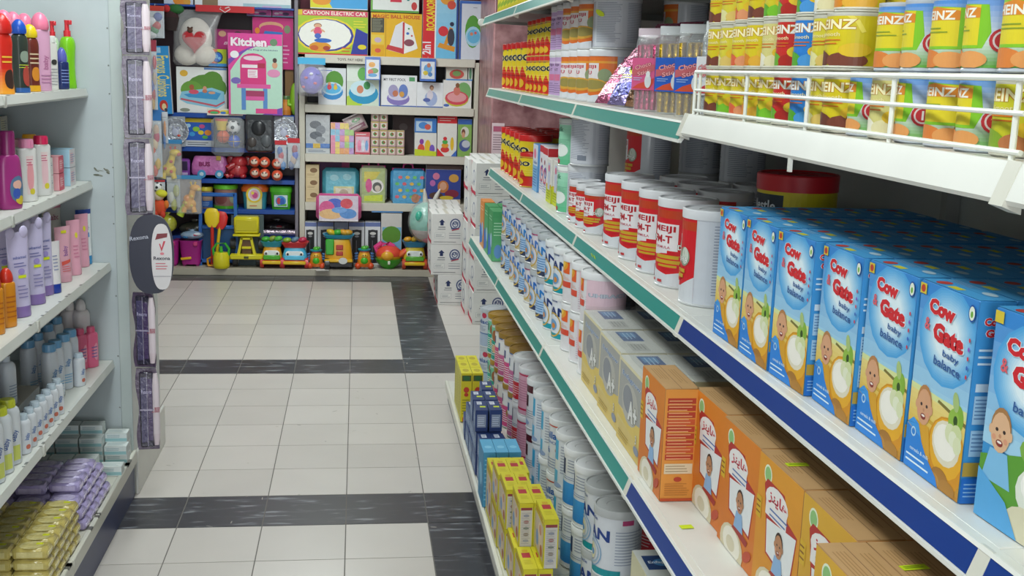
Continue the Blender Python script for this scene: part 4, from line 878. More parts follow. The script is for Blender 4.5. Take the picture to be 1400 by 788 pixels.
def skyt():
    S = [('r', -1.55, .42, 1.55, .96, '#dfe4ee', '#3f8ad8'), ('r', -1.55, .05, 1.55, .42, '#5fae2a', '#dfe6e4'), ('p', [(-.62, .30), (.5, .30), (.62, .5), (.55, .84), (-.5, .88), (-.66, .5)], '#86c82c'), ('r', -.5, .34, .42, .84, '#e4d22c'), ('r', -.5, .30, .42, .34, '#86c82c'),
         ('p', [(-.5, .68), (.42, .68), (.42, .80), (-.04, .86), (-.5, .80)], '#e08a2c'), ('t', 'HEINZ', -.04, .745, .12, '#f6f2e4', {'bold': .03, 'w': .78}), ('l', -.36, .5, .3, .6, 2, '#8aa02c'), ('e', -.2, .17, .4, .13, '#e0833c'), ('e', .3, .16, .3, .11, '#e8a05c'),
         ('e', .80, .40, .20, .15, '#c42a34'), ('a', .80, .40, .12, .15, 0, 6.3, '#e8d0d4'), ('t', '1', .80, .40, .13, '#f2e4e6', {'bold': .03}), ('l', 1.15, .2, 1.5, .8, 12, '#6f8098')]
    return jar('#4a90d8', S, .084, .034, top='#c4ccd8')
H['sky'] = skyt()
HX = .630+.018+.035
row1 = ['brown', 'apple', 'peach', 'orange', 'apple', 'red', 'blue', 'banana', 'brown', 'sky', 'cream', 'sky', 'sky', 'sky', 'green', 'banana', 'orange', 'green']
row2 = ['brown', 'banana', 'peach', 'orange', 'cream', 'red', 'blue', 'banana', 'brown', None, 'sky', 'sky', 'sky', 'sky', 'sky', 'sky', 'sky', None]
row3 = ['brown', 'banana', 'peach', 'brown', 'apple', 'red', 'blue', 'cream', 'orange']
NAME = {'brown': 'chocolate-brown and yellow', 'apple': 'yellow and apple-green', 'peach': 'yellow and pink', 'orange': 'yellow and orange', 'banana': 'pale yellow', 'red': 'red', 'blue': 'bright blue', 'cream': 'cream', 'green': 'yellow and olive', 'sky': 'sky blue and green'}
def hrow(names, z, lv, X=HX, dep=''):
    n = len(names)
    for i, k in enumerate(names):
        if not k: continue
        _o = put(H[k], (X+random.uniform(-.002, .002), 2.108-.0715*i, z), -pi/2+random.uniform(.1, .45)+(-.7 if k == 'sky' and i % 2 else 0), ('%s baby food tin, %s in the %s layer behind the wire' % (NAME[k], pos(i, n), lv)) if not dep else '%s food tin in the row behind the guarded front row, %s layer' % (NAME[k], lv), 'tin', ('baby food tins, '+lv+' layer') if not dep else 'food tins behind, %s, %s layer' % (NAME[k], lv))
        if k == 'brown' and i == 8: _o.scale = (1.22, 1.22, 1)
ZW = 1.5785
hrow(row1, ZW, 'lower'); hrow(row2, ZW+.0845, 'middle'); hrow(row3, ZW+.0845+.0785, 'top')
back = ['banana', 'orange', 'cream', 'peach', 'banana', 'brown', 'cream', 'orange', 'banana', 'cream', 'orange', 'banana', 'cream', 'orange', 'banana', 'cream', 'orange', 'banana']
for L, z in enumerate((ZW, ZW+.0785, ZW+.157)): hrow(back, z, ['lower', 'middle', 'top'][L], HX+.074, 'x')

# ================================================================== PACKS beside the food tins (upper shelf)
def straw_pack(cA, cB, cC, cap):
    t = empty('wafer_pack'); w, h, d = .072, .178, .034
    a = MB()
    for i in range(4):
        x = -.024+i*.016; a.tube([(x, .003, .004), (x+random.uniform(-.004, .004), .003, h-.022)], .0066, cA, 'foil', 10)
        a.tube([(x, -.009, .004), (x+random.uniform(-.003, .003), -.009, h-.024)], .0062, cA, 'foil', 10)
    a.build('wafer_rolls', t)
    b = MB(); b.loft([(0, w/2, d/2, '#e8eef2'), (h-.02, w/2, d/2*.9, '#e8eef2'), (h, w/2, .004, '#f2f6f8')], 20, 'film', pw=4, cap=True); b.build('clear_bag', t)
    c = MB(); c.box(-w/2+.001, w/2-.001, -.0200, -.0190, h*.28, h*.70, cB, 'card', .0004)
    c.dec(flat_map((0, -.0200, 0), (1, 0, 0), (0, 0, 1), w, h), [('p', [(-.46, .30), (.3, .30), (.46, .38), (.46, .44), (-.2, .36)], cC), ('p', [(-.46, .46), (.46, .54), (.46, .62), (-.46, .55)], '#c9616a'), ('t', 'Choco', -.02, .60, .06, '#e8a0a4', {'bold': .03, 'w': .7, 'rot': .25, 'ol': '#8c2430'}), ('t', 'Stick', .05, .515, .055, '#e8a0a4', {'bold': .03, 'w': .6, 'rot': .25, 'ol': '#8c2430'}), ('e', .22, .40, .14, .09, '#dcdfe4'), ('e', .22, .49, .09, .04, '#e6e8ea'), ('l', -.4, .4, .0, .45, 2, '#a8c4ea')], 'card')
    c.build('label_card', t)
    e = MB(); e.box(-w/2, w/2, -.003, .003, h-.004, h+.016, cap, 'plastic', .001); e.build('seal_strip', t)
    return t
pk1 = straw_pack('#c9a42e', '#1f5cc4', '#d8502c', '#d2d6da'); pk2 = straw_pack('#d0547e', '#d85a8c', '#d84a3a', '#d9c8d2'); pk3 = straw_pack('#c9ccd0', '#dfdfe4', '#c4303c', '#dfe3e6')
put(pk2, (.685, 2.691, Z4), -.95, 'pink wafer stick pack standing beside the gold ones', 'pack')
put(pk1, (.70, 2.530, Z4), -.72, 'gold wafer stick pack with blue label next to the pink pack', 'pack')
put(pk1, (.705, 2.402-.015, Z4), -.72, 'gold wafer stick pack with blue label next to the silver pack', 'pack')
put(pk3, (.692, 2.205, Z4), -1.35, 'silver wafer stick pack against the end of the wire guard', 'pack')
def pouch(name, w, h, d, c1, c2, word='', mat='foil', c3='#e8e2ea'):
    t = empty(name); m = MB(); n = 10; vs = []; fs = []
    for s in (-1, 1):
        for i in range(n+1):
            for j in range(n+1):
                u = -1+2*i/n; v = -1+2*j/n; k = max(0, (1-u**4)*(1-v**4))**.6
                vs.append((u*w/2*(1-.03*abs(v)), s*(d/2*k+.0004), (v+1)/2*h))
    N = (n+1)**2
    for s in (0, 1):
        for i in range(n):
            for j in range(n):
                a = s*N+i*(n+1)+j; q = [a, a+n+1, a+n+2, a+1]; fs.append(q if s == 0 else q[::-1])
    m.add(vs, fs, c1, mat, True); m.build('pouch_body', t)
    q = MB(); mp0 = flat_map((0, 0, 0), (1, 0, 0), (0, 0, 1), w, h)
    def mp(u, v, l):
        U = u*2; V = v*2-1; k = max(0, (1-abs(U)**4)*(1-abs(V)**4))**.6
        return Vector((u*w, -(d/2*k+.0004)-l-.0006, v*h))
    mp.seg = .06; mp.su = w; mp.sv = h
    S = [('p', [(-.42, .1), (.42, .2), (.42, .45), (-.42, .38)], c2), ('e', .1, .72, .22, .12, c3), ('l', -.36, .5, .3, .6, 2, c3)]
    if word: S.append(('t', word, 0, .82, .09, c3, {'bold': .03, 'w': .7}))
    q.dec(mp, S, mat); q.build('printed_front', t)
    f = MB(); f.box(-w/2, w/2, -.0008, .0008, h-.001, h+.010, c1, mat); f.build('top_seal', t)
    return t
po1 = pouch('foil_pouch', .10, .15, .022, '#c9648c', '#e8a0b8', 'bebe'); po2 = pouch('foil_pouch', .10, .15, .022, '#9a8cc4', '#5a5a9c', 'bebe', c3='#e2e45a'); po3 = pouch('foil_pouch', .075, .12, .018, '#b98a6a', '#6a4a34', 'bisc', c3='#e8d080')
R4 = lambda ax, ay, az: (ax, ay, az)
for o_, loc, rot, lb in ((po1, (.682, 3.18, Z4+.003), (-.62, 0, -1.30), 'pink foil pouch leaning left at the foot of the pouch heap'), (po2, (.685, 3.02, Z4+.004), (-.55, 0, -1.25), 'violet foil pouch leaning in the middle of the pouch heap'), (po3, (.70, 2.90, Z4+.004), (-.42, 0, -1.2), 'brown and gold foil pouch leaning beside the violet one'),
                 (po1, (.72, 3.02, Z4+.105), (-.75, 0, -1.25), 'pink foil pouch lying on top of the heap, left one'), (po1, (.735, 2.85, Z4+.11), (-.80, 0, -1.2), 'pink foil pouch lying on top of the heap, right one'), (po3, (.80, 2.72, Z4+.10), (-.9, 0, -1.1), 'gold foil pouch at the back of the heap')):
    o = put(o_, loc, 0, lb, 'pouch'); o.rotation_euler = Matrix.Rotation(rot[2], 3, 'Z').to_euler() if False else (Matrix.Rotation(rot[2], 3, 'Z') @ Matrix.Rotation(rot[0], 3, 'X')).to_euler()
bx = carton('biscuit_carton', .16, .12, .1, {'d': '#6a5244'}, [('r', -.5, 0, .5, 1, '#76604c')], None, None, None)
put(bx, (.85, 2.95, Z4), -1.3, 'dark brown carton behind the leaning foil pouches on the upper shelf', 'box')
bx2 = carton('biscuit_carton', .22, .14, .15, {'d': '#8c5a38'}, [('r', -.5, .7, .5, 1, '#b0703c')], [('r', -.5, .7, .5, 1, '#b0703c')], None, None)
put(bx2, (.88, 2.52, Z4), -1.45, 'brown carton behind the gold wafer stick packs', 'box')
# yellow packets on the top shelf with dark clips
def packet():
    t = empty('snack_packet'); m = MB(); m.box(-.05, .05, -.03, .03, 0, .17, {'d': '#cdbf22'}, 'print', .006); m.build('packet_body', t)
    q = MB(); q.dec(flat_map((0, -.03, 0), (1, 0, 0), (0, 0, 1), .1, .17), [('r', -.4, .2, .4, .9, '#dcd238'), ('p', [(-.4, .2), (.4, .35), (.4, .5), (-.4, .3)], '#8fae2c'), ('l', -.3, .6, .3, .85, 3, '#5a6a1c'), ('r', -.48, .0, .48, .07, '#2f3328')], 'print'); q.build('printed_front', t); return t
pkt = packet()
for i in range(14):
    put(pkt, (.685, 5.42-.115*i, 1.8955), -pi/2+.2, 'yellow packet on the topmost shelf, %s of fourteen' % pos(i, 14), 'packet', 'yellow packets on the topmost shelf')
m = MB(); m.loft([(0, .016, .016, '#e4e4e0'), (.004, .018, .018, '#e4e4e0'), (.012, .018, .018, '#e4e4e0'), (.016, .014, .014, '#cfcfca')], 16, 'plastic'); m.loft([(.016, .008, .008, '#777777'), (.02, .006, .006, '#777777')], 10, 'plastic')
o = m.build('end_cap'); put(o, (.586, 5.565, 1.87), 0, 'round white plastic cap on the far end of the topmost shelf rail', 'cap', rot=(pi/2, 0, pi)); 

# ================================================================== WHITE CARTONS stacked on the floor
def ship():
    w, d, h = .222, .29, .216
    S = [('l', -.3, .47, .02, .52, 1, '#555a66'), ('p', [(-.22, .62), (-.12, .62), (-.12, .72), (-.07, .72), (-.17, .82), (-.27, .72), (-.22, .72)], '#27345f'), ('r', -.28, .55, -.06, .575, '#6a6e78'),
         ('r', -.4, .2, -.06, .38, '#c9cac8'), ('r', -.385, .215, -.075, .365, '#e6e6e2'), ('l', -.36, .24, -.1, .34, 3, '#7a7e88'), ('r', .06, .2, .42, .22, '#8a8e98'), ('r', .06, .28, .42, .30, '#8a8e98'), ('r', .06, .36, .42, .375, '#8a8e98'), ('l', -.42, .06, .3, .1, 1, '#3c3c44'),
         ('e', .25, .66, .17, .19, '#4a5580'), ('e', .25, .66, .13, .15, '#d9dade'), ('a', .25, .66, .07, .10, 0, 6.3, '#4a5580'), ('r', .12, .5, .38, .55, '#4a5580'), ('t', 'AN', .25, .68, .1, '#4a5580', {'bold': .03}), ('p', [(.14, .44), (.38, .5), (.38, .54), (.14, .48)], '#b04a5a')]
    LS = [('p', [(-.5, 0), (.5, 0), (.5, .12), (-.1, .10), (-.5, .2)], '#c42a48'), ('e', .1, .55, .24, .2, '#8a90a8'), ('e', .1, .55, .18, .15, '#e2e2e0'), ('l', -.4, .26, .4, .36, 3, '#9a9ea8'), ('p', [(-.5, .82), (-.3, 1), (-.5, 1)], '#d8a8b0')]
    TS = [('r', -.06, 0, .06, 1, '#c9c5b8'), ('r', -.3, .05, -.24, .95, '#b8b8b4'), ('r', -.002, 0, .002, 1, '#8f8c84'), ('r', .24, .05, .28, .95, '#bdbdb8')]
    return carton('shipping_carton', w, d, h, {'d': '#dfdedb'}, S, [('l', -.3, .4, .3, .6, 3, '#8a8e98')], LS, TS, 'carton', .002)
sc = ship()
# front column (three high), side columns (five high, three deep)
for k, x in enumerate((.682, .628, .626)):
    put(sc, (x, 8.055, .0005+k*.2168), .01*k, 'white shipping carton with blue arrow, %s of the low stack nearest the aisle' % ['bottom', 'middle', 'top'][k], 'carton')
    for j in (1, 2):
        put(sc, (x+.015*j, 8.055+.295*j, .0005+k*.2168), 0, 'white carton behind the low stack, %s level, %s' % (['bottom', 'middle', 'top'][k], ['next to it', 'against the toy shelves'][j-1]), 'carton', 'white cartons behind the low stack')
for k in range(5):
    for j in range(3):
        o = put(sc, (((.868, .846, .910)[j])+(.004 if k % 2 else 0), 7.44+.295*j, .0005+k*.2118), .012*(k % 2)*(j == 0), ('white carton of the tall stack at the shelf end, %s from the floor' % ['lowest', 'second', 'third', 'fourth', 'topmost'][k]) if j == 0 else 'white carton behind the tall stack, %s from the floor' % ['lowest', 'second', 'third', 'fourth', 'topmost'][k], 'carton', None if j == 0 else 'white cartons behind the tall stack')
        o.scale = (1, 1, .977)

# ================================================================== LEFT SHELVES: toiletries
def bottle(name, w, d, h, col, cap, ch=.2, cr=.45, specs=None, shoulder=.82, waist=0, pw=2.6, capcol2=None, dome=False, mat='plastic', spray=False, ball=False):
    t = empty(name); b = MB(); hb = h*(1-ch)
    R = [(0, w/2*.92, d/2*.92, col), (.003, w/2, d/2, col)]
    for k in range(1, 7):
        z = hb*shoulder*k/6; s = 1-waist*sin(pi*k/6); R.append((z, w/2*s, d/2*s, col))
    nr = w/2*cr
    for k in range(1, 6):
        a = k/5*pi/2; R.append((hb*shoulder+hb*(1-shoulder)*sin(a), nr+(w/2-nr)*cos(a), min(nr, d/2)+(d/2-min(nr, d/2))*cos(a), col))
    b.loft(R, 24, mat, pw=pw); b.build('bottle_body', t)
    c = MB(); cr_ = nr*1.12; hc = h-hb
    if spray:
        c.loft([(hb, cr_, cr_, cap), (hb+hc*.35, cr_*1.05, cr_*1.05, cap), (hb+hc*.36, cr_*.7, cr_*.7, cap), (hb+hc*.8, cr_*.65, cr_*.65, cap), (hb+hc, cr_*.75, cr_*.75, cap)], 16, 'plastic')
        c.box(-cr_*.5, cr_*.5, -cr_*1.7, cr_*.6, hb+hc*.72, hb+hc, cap, 'plastic', .002)
    elif dome or ball:
        k0 = 1.5 if ball else 1.0; RR = cr_*k0
        c.loft([(hb, RR*.9, RR*.9, cap)]+[(hb+hc*(.15+.85*sin(a*pi/12)), RR*max(cos(a*pi/12), .02), RR*max(cos(a*pi/12), .02), cap) for a in range(0, 7)], 18, 'plastic')
    else:
        c.loft([(hb, cr_, cr_, cap), (h-.004, cr_*.97, cr_*.97, cap), (h, cr_*.9, cr_*.9, cap)], 18, 'plastic')
        for k in range(10):
            a = k*pi/5; c.box(-.0008, .0008, -cr_-.0006, -cr_+.001, hb+.002, h-.005, cap, 'plastic', 0, Matrix.Rotation(a, 4, 'Z'))
    c.build('cap', t)
    if specs:
        q = MB(); mp = flat_map((0, 0, 0), (1, 0, 0), (0, 0, 1), w, hb*shoulder)
        def cm(u, v, l):
            a = u*2; ca, sa = -cos(a), sin(a); s = 1-waist*sin(pi*min(max(v, 0), 1))
            return Vector((math.copysign(abs(sa)**(2/pw), sa)*(w/2*s+l+.0005), math.copysign(abs(ca)**(2/pw), ca)*(d/2*s+l+.0005), v*hb*shoulder))
        cm.seg = .09; cm.su = w; cm.sv = hb*shoulder
        q.dec(cm, specs, 'print'); q.build('label_print', t)
    return t
def tube(name, w, h, col, cap, specs=None, ch=.13, flare=1.0, ears=False):
    t = empty(name); b = MB(); hc = h*ch; R = []
    for k in range(9):
        s = k/8; R.append((hc+(h-hc)*s, w/2*(.82+.18*s*flare), max(w/2*.62*(1-s), .0016), col))
    b.loft(R, 22, 'plastic', pw=2.2)
    if ears:
        for sx in (-1, 1): b.ell((sx*w*.3, 0, h-.002), (w*.2, .006, w*.24), col)
    b.build('tube_body', t)
    c = MB(); c.loft([(0, w*.40, w*.30, cap), (.003, w*.42, w*.32, cap), (hc, w*.41, w*.31, cap)], 22, 'plastic', pw=2.2); c.build('cap', t)
    if specs:
        q = MB()
        def cm(u, v, l):
            a = u*2; ww = w/2*(.82+.18*v*flare)+l+.0005; dd = max(w/2*.62*(1-v), .0016)+l+.0005; ca, sa = -cos(a), sin(a)
            return Vector((math.copysign(abs(sa)**(2/2.2), sa)*ww, math.copysign(abs(ca)**(2/2.2), ca)*dd, hc+v*(h-hc)))
        cm.seg = .1; cm.su = w; cm.sv = h-hc; q.dec(cm, specs, 'print'); q.build('label_print', t)
    return t
FL = pi/2          # fronts turned to the aisle
ZA, ZB, ZC, ZD, ZE = 1.5362, 1.2062, .9062, .5362, .1815
# shelf A
bA1 = bottle('shampoo_bottle', .058, .045, .225, '#d2281e', '#c8201c', .25, .6, [('r', -.7, .0, .7, .5, '#e8a02c', '#d8381e'), ('e', .1, .3, .3, .2, '#3a2420'), ('l', -.3, .6, .3, .8, 2, '#f0c040')], waist=.12, ball=True)
bA2 = bottle('shampoo_bottle', .048, .042, .215, '#2f3a34', '#1c50b8', .2, .55, [('e', 0, .75, .3, .12, '#8a9a8c'), ('e', .1, .35, .25, .22, '#a8443a'), ('l', -.4, .5, .4, .6, 2, '#b8c83a'), ('r', -.7, 0, .7, .1, '#2a5a9c')], waist=.08, ball=True)
bA3 = bottle('shampoo_bottle', .048, .042, .205, '#6a2a22', '#e0c41c', .2, .55, [('r', -.7, 0, .7, .14, '#d8a01e'), ('e', 0, .4, .3, .16, '#d88a2c'), ('l', -.4, .6, .4, .9, 3, '#d8c0a0')], waist=.08, ball=True)
bA4 = bottle('lotion_bottle', .062, .042, .245, '#d8a4c4', '#e87c9c', .22, .8, [('t', 'baby', 0, .5, .1, '#b8709c', {'rot': pi/2, 'w': .7}), ('l', -.3, .12, .3, .3, 3, '#b07aa0')], shoulder=.94, dome=True)
bA5 = bottle('lotion_bottle', .05, .036, .175, '#e0e0dc', '#d8dcd8', .12, .7, [('e', 0, .62, .18, .06, '#3a3a3a'), ('l', -.3, .1, .3, .5, 6, '#a8a8ac')], shoulder=.95)
bA6 = bottle('spray_bottle', .042, .038, .23, '#c8e0c0', '#d8323c', .24, .42, [('l', -.3, .1, .3, .5, 6, '#a8c0a8')], spray=True)
bA7 = bottle('roll_on_bottle', .044, .036, .14, '#1f2f66', '#5a62b4', .34, .7, [('l', -.4, .2, .4, .8, 5, '#7a8cc4')], shoulder=.93, dome=True)
bA8 = bottle('spray_bottle', .052, .045, .235, '#7cc81e', '#d8323c', .24, .40, None, waist=.16, spray=True)
for o_, x, X, lb in ((bA1, 6, -1.0, 'red and orange shampoo bottle with round red cap, leftmost on the top left shelf'), (bA2, 28, -1.0, 'dark shampoo bottle with round blue cap, top left shelf'), (bA3, 43, -1.005, 'brown and orange shampoo bottle with yellow cap, top left shelf'),
                     (bA4, 57, -1.0, 'tall pink lotion bottle with domed cap at the front of the top left shelf'), (bA5, 69, -1.0, 'white flat bottle between the pink lotion and the navy one'), (bA6, 77, -1.06, 'pale spray bottle with red nozzle behind the navy bottle'), (bA7, 86, -1.0, 'small navy bottle with violet cap beside the green spray bottle'), (bA8, 98, -1.01, 'lime green spray bottle with red nozzle, top left shelf'),
                     (bA4, 10, -1.08, 'pink domed lotion bottle behind the red shampoo bottle'), (bA4, 22, -1.085, 'pink domed lotion bottle behind the blue-capped bottle'), (bA4, 35, -1.08, 'pink domed lotion bottle behind the yellow-capped bottle'), (bA6, 66, -1.09, 'pale red-nozzled spray bottle mostly hidden by the tall pink lotion'), (bA6, 103, -1.09, 'pale spray bottle behind the lime green one')):
    Y_ = {6: 3.464, 28: 3.637, 43: 3.774, 57: 3.873, 69: 3.979, 77: 4.298, 86: 4.132, 98: 4.308, 10: 3.771, 22: 3.890, 35: 3.996, 66: 4.309, 103: 4.708}[x]
    put(o_, (X, min(Y_, 4.262), ZA), FL-.55, lb, 'bottle')
# shelf B
bB1 = bottle('shampoo_bottle', .072, .046, .225, '#a0307c', '#8c2468', .3, .5, [('e', .12, .45, .3, .3, '#5a7a9c'), ('e', .1, .55, .16, .1, '#e0b0a0'), ('e', .2, .2, .2, .1, '#d8c03a'), ('e', .05, .35, .12, .12, '#3a5ab4')], waist=-.08)
def wb(cap, st): return bottle('lotion_bottle', .062, .036, .19, '#e4e3e2', cap, .14, .62, [('r', -.22, .15, .1, .9, '#e8d4d4'), ('e', -.05, .5, .14, .28, st), ('e', .02, .2, .1, .06, '#d8c83a'), ('l', -.2, .7, .1, .85, 3, '#c85a7c')], shoulder=.95)
bB2, bB3, bB4 = wb('#e08cb0', '#e8a0a8'), wb('#e8a81c', '#e8b08a'), wb('#d8285c', '#e8c0c8')
bB5 = bottle('shampoo_bottle', .05, .04, .15, '#6cc83a', '#c8d0c4', .16, .6, None)
for o_, Y_, X, lb in ((bB1, 3.469, -1.0, 'magenta shampoo bottle with cartoon label, second left shelf'), (bB2, 3.657, -1.0, 'white lotion bottle with pink cap, second left shelf'), (bB3, 3.881, -1.05, 'white lotion bottle with orange cap, second left shelf'), (bB4, 3.823, -1.0, 'white lotion bottle with crimson cap, second left shelf'), (bB5, 3.846, -1.08, 'green bottle behind the magenta shampoo bottle')):
    put(o_, (X, Y_, ZB), FL-.6, lb, 'bottle')
def sb(w, d, h, c, c2, c3, side): return carton('soap_box', w, d, h, {'d': c}, [('r', -.5, 0, .5, 1, c), ('r', -.4, .2, .1, .8, c2), ('l', -.36, .25, .4, .75, 4, c3)], None, [('r', -.5, 0, .5, 1, side), ('l', -.4, .3, .3, .7, 3, c3)], [('r', -.5, 0, .5, 1, side)])
s1 = sb(.075, .10, .056, '#dcdcda', '#c9ccd0', '#6a7aa4', '#d4d6d6'); s2 = sb(.062, .10, .056, '#d45a70', '#e48c98', '#f0d0d4', '#dca0a8'); s3 = sb(.075, .10, .062, '#dcd8dc', '#e0c0c8', '#8a9cc0', '#a4cce0'); s4 = sb(.08, .09, .058, '#b8b4ac', '#c8c4a8', '#6a6a70', '#9cc0d4')
for k in range(2):
    lv = ['lower', 'upper'][k]
    put(s1, (-1.04, 3.88, ZB+k*.0575), FL, '%s small white carton beside the crimson-capped bottle' % lv, 'box')
    put(s2, (-1.03, 3.985, ZB+k*.0575), FL, '%s small red-pink carton in the middle of the second left shelf' % lv, 'box')
    put(s3, (-1.03, 4.14, ZB+k*.0636), FL, '%s white and light blue carton at the panel end, second left shelf' % lv, 'box')
put(s2, (-1.13, 3.92, ZB), FL, 'red-pink carton at the foot of the rear pile', 'box'); put(s2, (-1.13, 3.92, ZB+.0575), FL, 'red-pink carton second up in the rear pile', 'box'); put(s2, (-1.13, 3.92, ZB+.115), FL, 'red-pink carton on top of the rear pile', 'box')
for i in range(5):
    for k in range(4):
        put(s4 if k < 3 or i < 3 else s3, (-1.24, 4.12-.105*i, ZB+k*.0586), FL, 'grey-white carton in the back row of the second left shelf', 'box', 'cartons in the back row, second left shelf')
# shelf C
tC1 = bottle('sun_oil_bottle', .046, .036, .165, '#d88a1c', '#c8301e', .24, .7, [('l', -.3, .2, .3, .8, 5, '#b8641c')], dome=True, shoulder=.92)
tC2 = tube('lotion_tube', .075, .245, '#c3bbdc', '#8d72b4', [('t', 'sebamed', 0, .66, .04, '#4a5a9c', {'w': .62}), ('r', -.16, .38, .2, .42, '#d4e01c'), ('l', -.3, .52, .3, .6, 2, '#6a6aa4'), ('e', 0, .47, .14, .04, '#9a8cc8'), ('l', -.25, .1, .25, .3, 4, '#8a84b4')], ears=True)
tC3 = tube('cream_tube', .048, .165, '#dcd8da', '#1c3a9c', [('l', -.2, .3, .2, .7, 5, '#8a90b0')], ch=.18)
tC4 = tube('cream_tube', .066, .185, '#dba4b4', '#dba4b4', [('t', 'baby', .05, .5, .14, '#8a5a9c', {'rot': pi/2, 'w': .5}), ('p', [(-.3, .2), (.3, .26), (.3, .32), (-.3, .28)], '#d8584c'), ('r', -.1, .86, .2, .92, '#d8d02a'), ('l', -.3, .06, .3, .2, 3, '#d8686c')])
tC5 = tube('cream_tube', .060, .19, '#e0a2b6', '#e0a2b6', [('e', .1, .68, .1, .06, '#dcd03a'), ('l', -.2, .2, .2, .5, 4, '#d0809c')])
tC6 = tube('cream_tube', .055, .20, '#e0e4e6', '#2a8cc8', [('r', -.8, .9, .8, 1, '#24408c'), ('r', -.5, .4, .2, .5, '#3a8cc4'), ('e', 0, .72, .16, .1, '#c8c03a'), ('l', -.3, .55, .3, .65, 3, '#7a8aa0')], ch=.16)
tC7 = tube('cream_tube', .085, .23, '#ddd8d0', '#d890a4', [('r', -.8, .86, .8, .93, '#d890a4'), ('t', 'abc', .1, .7, .1, '#b05a7c', {'w': .4})])
for o_, Y_, X, lb in ((tC1, 3.150, -.96, 'orange bottle with red cap at the left edge, third left shelf'), (tC1, 3.242, -.955, 'orange bottle with red cap beside the lavender tubes'),
        (tC2, 3.376, -.96, 'lavender lotion tube with purple cap, left of the three at the front'), (tC2, 3.555, -.965, 'lavender lotion tube with lime sticker, middle of the three'), (tC2, 3.691, -.975, 'lavender lotion tube, right of the three, beside the blue-capped tube'), (tC2, 3.530, -1.05, 'lavender lotion tube in the second row at the left edge'),(tC2, 3.821, -1.07, 'lavender lotion tube in the second row behind the middle tube'),
        (tC3, 3.725, -.95, 'slim white tube with royal blue cap'), (tC4, 3.919, -.97, 'pink cream tube with lilac writing beside the blue-capped tube'), (tC5, 4.048, -.965, 'plain pink cream tube with yellow dot, left one'), (tC5, 4.211, -.975, 'plain pink cream tube with yellow dot, right one'),
        (tC6, 4.372, -.975, 'white tube with blue ends, left of the pair by the panel'), (tC6, 4.522, -.985, 'white tube with blue ends, right of the pair by the panel'), (tC7, 4.354, -1.09, 'wide cream tube with pink band standing behind the pink tubes'), (tC4, 4.130, -1.09, 'pink tube behind the lavender tubes'), (tC6, 4.670, -1.10, 'white and blue tube behind the plain pink tubes')):
    put(o_, (X, min(Y_, 4.262), ZC), FL-.62, lb, 'tube' if 'tube' in lb else 'bottle')
# shelf D
bD1 = bottle('lotion_bottle', .066, .05, .24, '#dcd6d8', '#d8d4d4', .17, .5, [('e', .1, .3, .12, .1, '#c8a04a')], dome=True, shoulder=.88)
bD2 = bottle('lotion_bottle', .05, .036, .15, '#e0688c', '#d85a80', .14, .5, [('e', .1, .5, .16, .28, '#e89cb0'), ('l', -.2, .3, .2, .7, 4, '#7a6aa4')], shoulder=.9)
bD3 = bottle('powder_bottle', .052, .046, .19, '#d2d9e2', '#6fa4cc', .13, .72, [('t', 'baby', 0, .66, .12, '#3a7ab4', {'rot': 1.3, 'w': .5}), ('l', -.3, .15, .3, .4, 4, '#7ab4d8')], shoulder=.86)
bD4 = bottle('powder_bottle', .040, .034, .115, '#d8dde4', '#c4d4e0', .14, .6, [('t', 'baby', 0, .6, .16, '#3a6ab0', {'rot': 1.3, 'w': .5}), ('e', 0, .25, .14, .08, '#c8705c')], shoulder=.86)
bD5 = bottle('powder_bottle', .062, .05, .185, '#d4dae0', '#c8cf3a', .12, .6, [('t', 'baby', 0, .6, .12, '#3a5a9c', {'rot': 1.3, 'w': .5}), ('r', -.25, .1, .2, .4, '#ccd46a')], shoulder=.86)
bD6 = bottle('pump_bottle', .05, .05, .175, '#ccd3dc', '#c0c9d4', .26, .42, [('l', -.3, .2, .3, .6, 5, '#8a9ab4')], spray=True)
lst = []
for i, x in enumerate((4.712, 4.494, 4.460, 4.405, 4.278)): lst.append((bD1, [-1.0, -1.04, -1.10, -1.14, -1.16][i], x, 'white round-capped bottle in the rear of the fourth left shelf, %s of five' % near(i)[0:] if i else 'white round-capped bottle closest to the panel, fourth left shelf'))
for i, x in enumerate((4.204, 4.168)): lst.append((bD2, [-.955, -.985][i], x, 'small rose pink bottle, %s one on the fourth left shelf' % ['right', 'left'][i]))
for i, x in enumerate((3.950, 3.985, 3.915, 3.827, 3.773)): lst.append((bD3 if i else bD4, [-.94, -.975, -.98, -.985, -.99][i], x, 'small pale baby bottle touching the pink bottles' if not i else 'white powder bottle with blue cap, %s of four from the pink bottles' % ['', 'first', 'second', 'third', 'fourth'][i]))
for i in range(4): lst.append((bD3, -1.07, [4.184, 4.064, 3.932, 3.826][i], 'white powder bottle with blue cap in the second row, %s of four' % ['first', 'second', 'third', 'fourth'][i]))
for i in range(7): lst.append((bD4, -.932, 3.62-.062*i, 'tiny white baby bottle along the shelf lip, %s of seven' % ['farthest', 'second', 'third', 'fourth', 'fifth', 'sixth', 'nearest'][i]))
for i in range(7): lst.append((bD5, -.945, 3.16-.075*i, 'white bottle with yellow-green cap at the shelf lip, %s of seven' % ['farthest', 'second', 'third', 'fourth', 'fifth', 'sixth', 'nearest'][i]))
for i in range(5): lst.append((bD5, -1.03, 3.10-.09*i, 'white bottle with yellow-green cap in the second row, %s of five' % ['farthest', 'second', 'third', 'fourth', 'nearest'][i]))
for o_, X, Y_, lb in lst: put(o_, (X, min(Y_, 4.26), ZD), FL-.55+random.uniform(-.15, .15), lb, 'bottle', 'small baby bottles along the shelf lip' if 'tiny' in lb else None)
